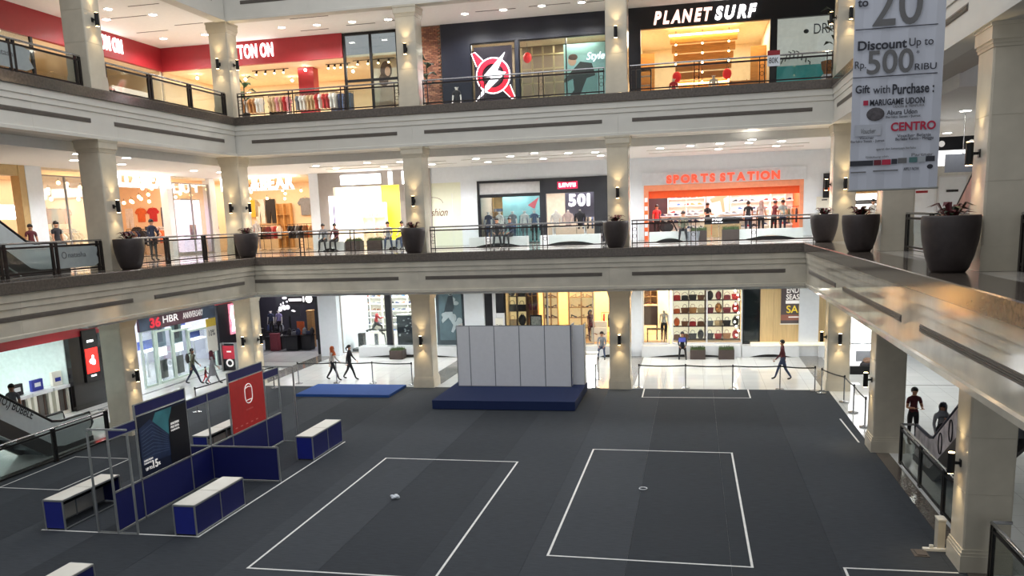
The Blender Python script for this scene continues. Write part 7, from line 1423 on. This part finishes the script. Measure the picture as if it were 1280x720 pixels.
# ================================================================== ESCALATORS
def escalator(label, xa, xb, yb, z0, z1, panel, hr=BLACKM, side='left', skirt=None, slope=0.66):
    """rises towards -Y from (yb, z0) up to z1; inner side faces the atrium"""
    H = z1-z0; run_ = H/slope; ye = yb-run_; t = thing('escalator', label, 'escalator', ((xa+xb)/2, yb, z0))
    path = [(yb+1.5, 0.0), (yb+0.2, 0.0), (yb-0.2, 0.12*slope), (ye, H), (ye-1.2, H)]
    for x in (xa, xb):
        poly = [(y, z0+z+0.10) for y, z in path]+[(y, z0+z+0.92) for y, z in reversed(path)]
        B().prism(poly, 'x', x-0.03, x+0.03).out('balustrade', panel, t)
        hp = [(x, yb+1.35, z0+0.35), (x, yb+1.62, z0+0.6), (x, yb+1.5, z0+0.97)]+[(x, y, z0+z+0.98) for y, z in path[1:]]
        B().tube(hp, 0.045, n=8).out('handrail', hr, t)
        poly = [(y, z0+z+0.16) for y, z in path]+[(y, z0+z-0.55) for y, z in reversed(path[2:])]+[(yb+1.5, z0-0.0)]
        poly = [(y, z0+z+0.16) for y, z in path]+[(ye-1.2, z1-0.5), (ye, z1-0.5), (yb-0.55, z0+0.0), (yb+1.5, z0)]
        B().prism(poly, 'x', x-0.07 if x == xa else x-0.03, x+0.03 if x == xa else x+0.07).out('skirt_cladding', skirt or GREYW, t)
    n = int(run_/0.4); sm = mat('step_steel', (92, 94, 98), 0.4, metal=0.7)
    for i in range(n+1): y = yb-0.4*i; B().box(xa+0.04, xb-0.04, y-0.4, y, z0+0.4*slope*i, z0+0.4*slope*(i)+0.22).out('step', sm, t)
    B().box(xa+0.04, xb-0.04, yb, yb+1.5, z0, z0+0.02).out('landing_plate', STEEL, t)
    return t
PANB = mat('ad_panel_white', (214, 222, 222), 0.35, var=0.04); DKC = mat('dark_cladding', (70, 66, 64), 0.45)
eL = escalator('escalator with a white BUBBLE advertisement on its side', -21.1, -20.05, 22.9, 0, Z2, PANB, skirt=DKC)
ang = math.atan(0.66); 
tx = thing('side_advertisement', 'black bubble lettering on the escalator side panel', 'advertisement', (-20.01, *PL(40, 524, -20.01)))
ex = Vector((0, math.cos(ang), -math.sin(ang)))
me, bb = charmesh('OXYGEN (O,) BUBBLE', 0.006, 0.005, 0.0); bw_ = charmesh('BUBBLE', 0.006, 0.005, 0.0)[1]; q0, q1 = PL(16, 508, -20.01), PL(40, 524, -20.01); sx = math.hypot(q1[0]-q0[0], q1[1]-q0[1])/(bw_[1]-bw_[0])
M3 = Matrix((( 0, 0, 1), (math.cos(ang), math.sin(ang), 0), (-math.sin(ang), math.cos(ang), 0)))
o = put(_mcopy(me, INK), 'lettering', tx); o.matrix_local = Matrix.Translation(Vector((0.0, 0, 0))-ex*(bb[1]*sx)+Vector((0, 0, 0.0))) @ M3.to_4x4() @ Matrix.Diagonal((sx, 0.36, 1, 1))
escalator('upper escalator rising beside the left gallery railing', -21.1, -20.05, 22.8, Z2, Z3, PANB, skirt=DKC)
PANP = mat('ad_panel_floral', (196, 188, 190), 0.4, var=0.35, scale=4)
eR = escalator('escalator with patterned side panels behind the right ground railing', 6.0, 7.1, 22.9, 0, Z2, PANP, hr=mat('navy_handrail', (28, 34, 56), 0.4), skirt=DKC)
for i in range(4):
    y = 22.0-0.8*i; z = 0.66*(22.9-y)+0.5; B().tube([(5.955, y+0.14*math.cos(2*PI*k/14), z+0.27*math.sin(2*PI*k/14)) for k in range(14)], 0.014, n=5, closed=True).out('panel_motif', INK, eR)
escalator('upper escalator rising beside the right gallery columns', 7.0, 8.05, 25.8, Z2, Z3, mat('ad_panel_salmon', (196, 150, 138), 0.4, var=0.3, scale=2), skirt=GREYW)
bgk = thing('shoulder_bag', 'black bag carried by the woman on the escalator', 'bag', (6.47, 23.68, 0.86)); B().ell((0, 0, 0.16), 0.19, 0.10, 0.2, n=12, k=8).out('bag_body', C_BLK, bgk, smooth=True, world=False); B().tube([(-0.12, 0, 0.3), (-0.1, 0.06, 0.5), (0.1, 0.06, 0.5), (0.12, 0, 0.3)], 0.014, n=5).out('handle', C_BLK, bgk, world=False)
# low things at the near right column
ps = thing('power_strip', 'white power strip lying at the near column foot', 'power strip', (*PG(1168, 689), CZ)); B().box(-0.22, 0.22, -0.05, 0.05, 0, 0.05).out('strip_body', WTOP, ps, world=False)
for i in range(3): B().cyl((-0.14+0.14*i, 0, 0.05), (-0.14+0.14*i, 0, 0.055), 0.03, n=10).out('socket', GREYP, ps, world=False)
B().box(-0.1, -0.03, -0.03, 0.03, 0.05, 0.12).out('plug', WTOP, ps, world=False)
tag(B().box(*sorted((PG(1142, 694)[0], PG(1160, 694)[0])), PG(1150, 697)[1], PG(1150, 688)[1], CZ, CZ+0.012).box(PG(1142, 694)[0]+0.05, PG(1160, 694)[0]-0.04, PG(1150, 696)[1], PG(1150, 689)[1], CZ+0.012, CZ+0.03).out('carpet_offcut', mat('taupe_card', (92, 84, 78), 0.9)), 'brown cardboard offcut on the carpet beside the power strip', 'cardboard')
bx = thing('floor_box', 'cream floor box beside the near column', 'box', (4.9, 17.75, 0.021)); B().box(-0.07, 0.07, -0.12, 0.12, 0, 0.62).out('box_body', MARBLE, bx, world=False); B().box(-0.08, 0.08, -0.13, 0.13, 0.62, 0.65).out('lid', WTOP, bx, world=False)
# ================================================================== HANGING BANNER
BY = 16.5; w0, zb_ = PB(1061, 238, BY); w1, _ = PB(1171, 233, BY); BW = w1-w0; BT = 11.4
bn = thing('hanging_banner', 'long pale banner advertising discounts and gifts with purchase', 'banner', (w0, BY, 7.2))
BANM = mat('banner_cloth', (208, 212, 224), 0.7, var=0.03, scale=2)
n = 10; vs = []; fs = []
for i in range(n+1):
    for j in range(2):
        x = BW*i/n; y = 0.012*math.sin(i*1.9)
        vs += [(x, y-0.004, (BT-7.2)*j), (x, y+0.004, (BT-7.2)*j)]
for i in range(n):
    a = i*4; c = (i+1)*4
    fs += [(a, c, c+2, a+2), (a+1, a+3, c+3, c+1), (a, a+1, c+1, c), (a+2, c+2, c+3, a+3)]
fs += [(0, 2, 3, 1), (n*4, n*4+1, n*4+3, n*4+2)]
B().add(vs, fs).out('cloth', BANM, bn, world=False)
B().cyl((-0.02, 0, 0.0), (BW+0.02, 0, 0.0), 0.018, n=8).out('bottom_rod', ALU, bn, world=False); B().cyl((-0.02, 0, BT-7.2), (BW+0.02, 0, BT-7.2), 0.018, n=8).out('top_rod', ALU, bn, world=False)
for x in (0.1, BW-0.1): B().cyl((x, 0, BT-7.2), (x, 0, 18-7.2), 0.006, n=5).out('cable', STEEL, bn, world=False)
BK = mat('banner_ink', (52, 54, 64), 0.6); BG = mat('banner_grey_ink', (112, 112, 114), 0.6); CR = mat('banner_crimson', (190, 44, 74), 0.6)
def bt_(s, px0, px1, py0, py1, m, off=0.0, shear=0.0):
    """one printed line; measured on the banner plane"""
    xa, za = PB(px0, py1, BY); xb, zb2 = PB(px1, py1, BY); _, zt = PB((px0+px1)/2, py0, BY); _, zm = PB((px0+px1)/2, py1, BY)
    text(s, m, bn, (xa-w0, -0.024, zm-7.2), xb-xa, max(0.012, zt-zm), depth=0.004, off=off, shear=shear)
def bl_(px0, px1, py, m=BK, th=0.014):
    xa, za = PB(px0, py, BY); xb, _ = PB(px1, py, BY); B().box(xa-w0, xb-w0, -0.024, -0.018, za-7.2-th/2, za-7.2+th/2).out('rule', m, bn, world=False)
bt_('20', 1090, 1152, -25, 32, BG, off=0.005); bt_('to', 1072, 1085, 0, 9, BK, off=0.02); bl_(1069, 1172, 38)
bt_('Discount', 1072, 1133, 50, 62, BK, off=0.025); bt_('Up to', 1136, 1166, 47, 60, BK); bt_('Rp.', 1068, 1082, 77, 89, BK); bt_('500', 1083, 1141, 62, 92, BG, off=0.015); bt_('*', 1145, 1149, 63, 67, BK); bt_('RIBU', 1143, 1170, 79, 87, BK)
bl_(1066, 1171, 98); bt_('Gift', 1069, 1087, 107, 117, BK, off=0.02); bt_('with', 1091, 1112, 107, 117, BK); bt_('Purchase :', 1115, 1167, 104, 117, BK, off=0.02)
bt_('MARUGAME UDON', 1087, 1155, 123, 131, BK, off=0.025); B().box(PB(1079, 128, BY)[0]-w0, PB(1085, 128, BY)[0]-w0, -0.024, -0.018, PB(1082, 132, BY)[1]-7.2, PB(1082, 126, BY)[1]-7.2).out('logo_square', CR, bn, world=False)
bt_('UDON & TEMPURA', 1116, 1155, 131, 134, BG); x, z = PB(1094, 143, BY); B().ell((x-w0, -0.022, z-7.2), 0.15, 0.008, 0.115, n=16, k=8).out('bowl_picture', mat('bowl_print', (84, 80, 84), 0.6, var=0.4, scale=14), bn, world=False)
bt_('Abura Udon', 1108, 1146, 137, 143, BK, off=0.01); bt_('Berlaku Senin - Jumat', 1107, 1150, 144, 148, BK)
B().box(PB(1068, 165, BY)[0]-w0, PB(1101, 165, BY)[0]-w0, -0.022, -0.018, PB(1085, 170, BY)[1]-7.2, PB(1085, 156, BY)[1]-7.2).out('voucher_picture', mat('voucher_print', (192, 196, 206), 0.6), bn, world=False); bt_('Voucher', 1076, 1094, 161, 167, BG, shear=0.3)
bt_('CENTRO', 1113, 1169, 152, 163, CR, off=0.03); bt_('Voucher', 1074, 1092, 171, 174, BK); bt_('Berlaku Senin - Jumat', 1063, 1105, 175, 179, BK); bt_('Voucher Belanja', 1121, 1163, 167, 172, BK); bt_('Berlaku Kamis - Minggu', 1119, 1166, 171, 176, BK)
bt_('syarat dan ketentuan berlaku', 1095, 1144, 184, 188, BG); bt_('Didukung oleh', 1082, 1110, 195, 198, BG); bt_('Partner', 1139, 1166, 191, 195, BG)
for p0, p1, m_, py in ((1062, 1091, BK, 205), (1092, 1101, MATS['item_maroon'] if 'item_maroon' in MATS else BG, 203.5), (1102, 1113, CR, 203), (1114, 1121, BK, 202), (1122, 1133, BG, 201), (1136, 1146, mat('banner_teal', (84, 124, 124), 0.6), 200), (1147, 1156, mat('banner_silver', (180, 186, 192), 0.6), 199.5), (1157, 1168, BK, 198.5)):
    xa, za = PB(p0, py, BY); xb, _ = PB(p1, py, BY); B().box(xa-w0, xb-w0, -0.023, -0.018, za-7.2-0.045, za-7.2+0.045).out('logo_patch', m_, bn, world=False)
bl_(1063, 1082, 216, BG, 0.02); bl_(1091, 1122, 214, BG, 0.02); bt_('APPLY NOW', 1129, 1148, 209, 213, BK); x, z = PB(1162, 208, BY); B().ell((x-w0, -0.022, z-7.2), 0.05, 0.006, 0.04, n=12, k=6).out('round_logo', BK, bn, world=False)
# ================================================================== RIGHT SECOND STOREY
front('wall_right_gallery', 'white panelled wall of the right second storey gallery', [(13.0, 13.3, 8, 52, Z2, CEIL2), (bx_(1045, 240, SY)+0.0, 13, SY-0.02, SY+0.2, Z2, CEIL2)], mat('gallery_white', (216, 216, 212), 0.5))
for i, (px, lb) in enumerate(((1152, 'white gallery door with a small red plate'), (1190, 'white gallery door with a small dark plate'))):
    X, z = PB(px, 250, SY-0.1); t = thing('door_%d' % (i+2), lb, None, (X, SY-0.06, Z2), 0, None, 'structure'); B().box(-0.55, 0.55, 0, 0.03, 0, 2.4).out('door_leaf', WHITE, t, world=False); B().box(-0.62, -0.55, -0.03, 0.04, 0, 2.47).box(0.55, 0.62, -0.03, 0.04, 0, 2.47).box(-0.55, 0.55, -0.03, 0.04, 2.4, 2.47).out('door_frame', GREYP, t, world=False); B().box(-0.25, 0.25, -0.015, 0, 1.75, 1.85).out('door_plate', RED if i == 0 else DARKM, t, world=False)
ws = thing('direction_sign', 'long black hanging direction sign with white symbols', 'sign', (bx_(1195, 180, 31), 31.0, PB(1195, 187, 31)[1])); B().box(-1.6, 1.1, -0.05, 0.05, 0, 0.42).out('sign_board', BLACK, ws, world=False); B().box(-1.6, 1.1, -0.04, 0.04, -0.5, -0.02).out('pale_board', LIGHTBOX, ws, world=False)
for i, x in enumerate((-0.85, -0.45, 0.45, 0.72)): B().ell((x, -0.055, 0.2), 0.1, 0.008, 0.1, n=10, k=6).out('symbol', PW, ws, world=False)
for x in (-1.3, 0.8): B().cyl((x, 0, 0.42), (x, 0, CEIL2-ws.location.z), 0.012, n=5).out('suspension_rod', STEEL, ws, world=False)
scn = thing('hanging_screen', 'grey angled screen hanging beside the right escalator', 'screen', (bx_(1203, 205, 29), 29.0, PB(1203, 215, 29)[1])); B().box(-0.5, 0.45, -0.04, 0.04, 0, 0.55).out('screen_body', mat('screen_slate', (96, 98, 104), 0.3), scn, world=False); B().cyl((0, 0, 0.55), (0, 0, CEIL2-scn.location.z), 0.015, n=6).out('mount', STEEL, scn, world=False)
ck = thing('service_counter', 'lit cream service counter seen past the middle dark pot', 'counter', (bx_(1088, 255, 39), 39, Z2)); B().box(-1.2, 1.0, -0.3, 0.3, 0, 1.0).out('counter_body', CREAMW, ck, world=False); B().box(-1.25, 1.05, -0.35, 0.35, 1.0, 1.06).out('counter_top', WTOP, ck, world=False)
lbx = thing('menu_board', 'lit menu board above the service counter', 'menu board', (bx_(1088, 245, 42.1), 42.1, PB(1088, 262, 42.1)[1])); B().box(-0.9, 0.9, -0.05, 0.05, 0, 0.7).out('board', LIGHTBOX, lbx, world=False); B().box(-1.1, 1.1, -0.06, 0.06, 0.75, 1.2).out('wood_header', WOOD, lbx, world=False); B().box(-0.7, 0.7, -0.055, -0.05, 0.25, 0.45).out('print', BG, lbx, world=False)
bulbs([(bx_(1076+7*i, 244, 40), 40.0, Z2+2.2+0.1*(i % 2)) for i in range(6)], 'small warm bulb above the service counter', 'service counter bulbs', 0.05, LAMPWW)
# stickers on the left glass railings
for z, y0_, lb in ((Z3, 21.0, 'pale glass sticker panel on the top left railing'), (Z2, 22.9, 'pale glass sticker panel on the left gallery railing')):
    s_ = thing('glass_sticker', lb, 'sticker', (CXL+0.165, y0_, z+0.18)); B().prism([(0, 0), (1.55, 0), (1.85, 0.12), (1.7, 0.35), (1.8, 0.6), (1.5, 0.66), (0, 0.66)], 'x', 0, 0.006).out('film', mat('sticker_film', (150, 158, 158), 0.5, var=0.05), s_, world=False); text('nausea' if 0 else 'natasha', mat('sticker_ink', (96, 100, 102), 0.5), s_, (0.008, 0.4, 0.32), 0.8, 0.16, face='left'); ringpoly(0.08, 0.11, -0.004, 0.004, 16).out('sticker_ring', MATS['sticker_ink'], s_, world=False); s_.children[-1].rotation_euler = (0, 0, PI/2); s_.children[-1].location = (0.01, 0.22, 0.4)
D.objects.remove(MQ_A.children[0]); D.objects.remove(MQ_A)

# ================================================================== prints and small fittings belong to the piece that carries them
SUBS = {'poster_board': ('poster_', 'lettering', 'print', 'emblem', 'caption_bar', 'sponsor', 'frame_edge'), 'lamp_body': ('lens',), 'trim_ring': ('lens',), 'pole': ('belt',), 'cloth': ('lettering', 'rule', 'logo_', 'bowl_', 'voucher_', 'round_logo'),
        'door_leaf': ('door_plate',), 'box_body': ('box_print',), 'casing': ('red_face', 'emblem', 'caption'), 'strip_body': ('socket', 'plug'), 'screen_body': ('screen_glass',), 'window_frame': ('pane',), 'banner_board': ('lettering', 'banner_blue'),
        'film': ('lettering', 'sticker_ring'), 'board_black': ('board_red', 'ring_print', 'print_bar'), 'sign_panel': ('letter', 'emblem'), 'red_tab': ('lettering',), 'placard_board': ('placard_header', 'lettering'), 'hoarding_board': ('lettering', 'print_arc', 'hoarding_door'),
        'soil': ('leaf',), 'stem': ('leaf',), 'red_ring': ('white_rim',), 'counter_body': ('dark_panel', 'slat'), 'tower_body': ('prints',), 'lit_face': ('print', 'flame_line'), 'notice_sheet': ('lettering',), 'board': ('lettering', 'lit_strip', 'hook', 'print')}
def base(n): return n.rsplit('.', 1)[0] if n[-3:].isdigit() else n
bpy.context.view_layer.update()
for o in list(D.objects):
    if o.parent is not None or not o.children: continue
    kids = list(o.children); hosts = {}
    for k in kids: hosts.setdefault(base(k.name), k)
    for hn, pre in SUBS.items():
        h = hosts.get(hn)
        if h is None or h.type != 'MESH' or sum(base(k.name) == hn for k in kids) > 1 or h.matrix_local != Matrix.Identity(4): continue
        for k in kids:
            if k is not h and k.parent == o and base(k.name) != hn and any(base(k.name).startswith(q) for q in pre): k.parent = h
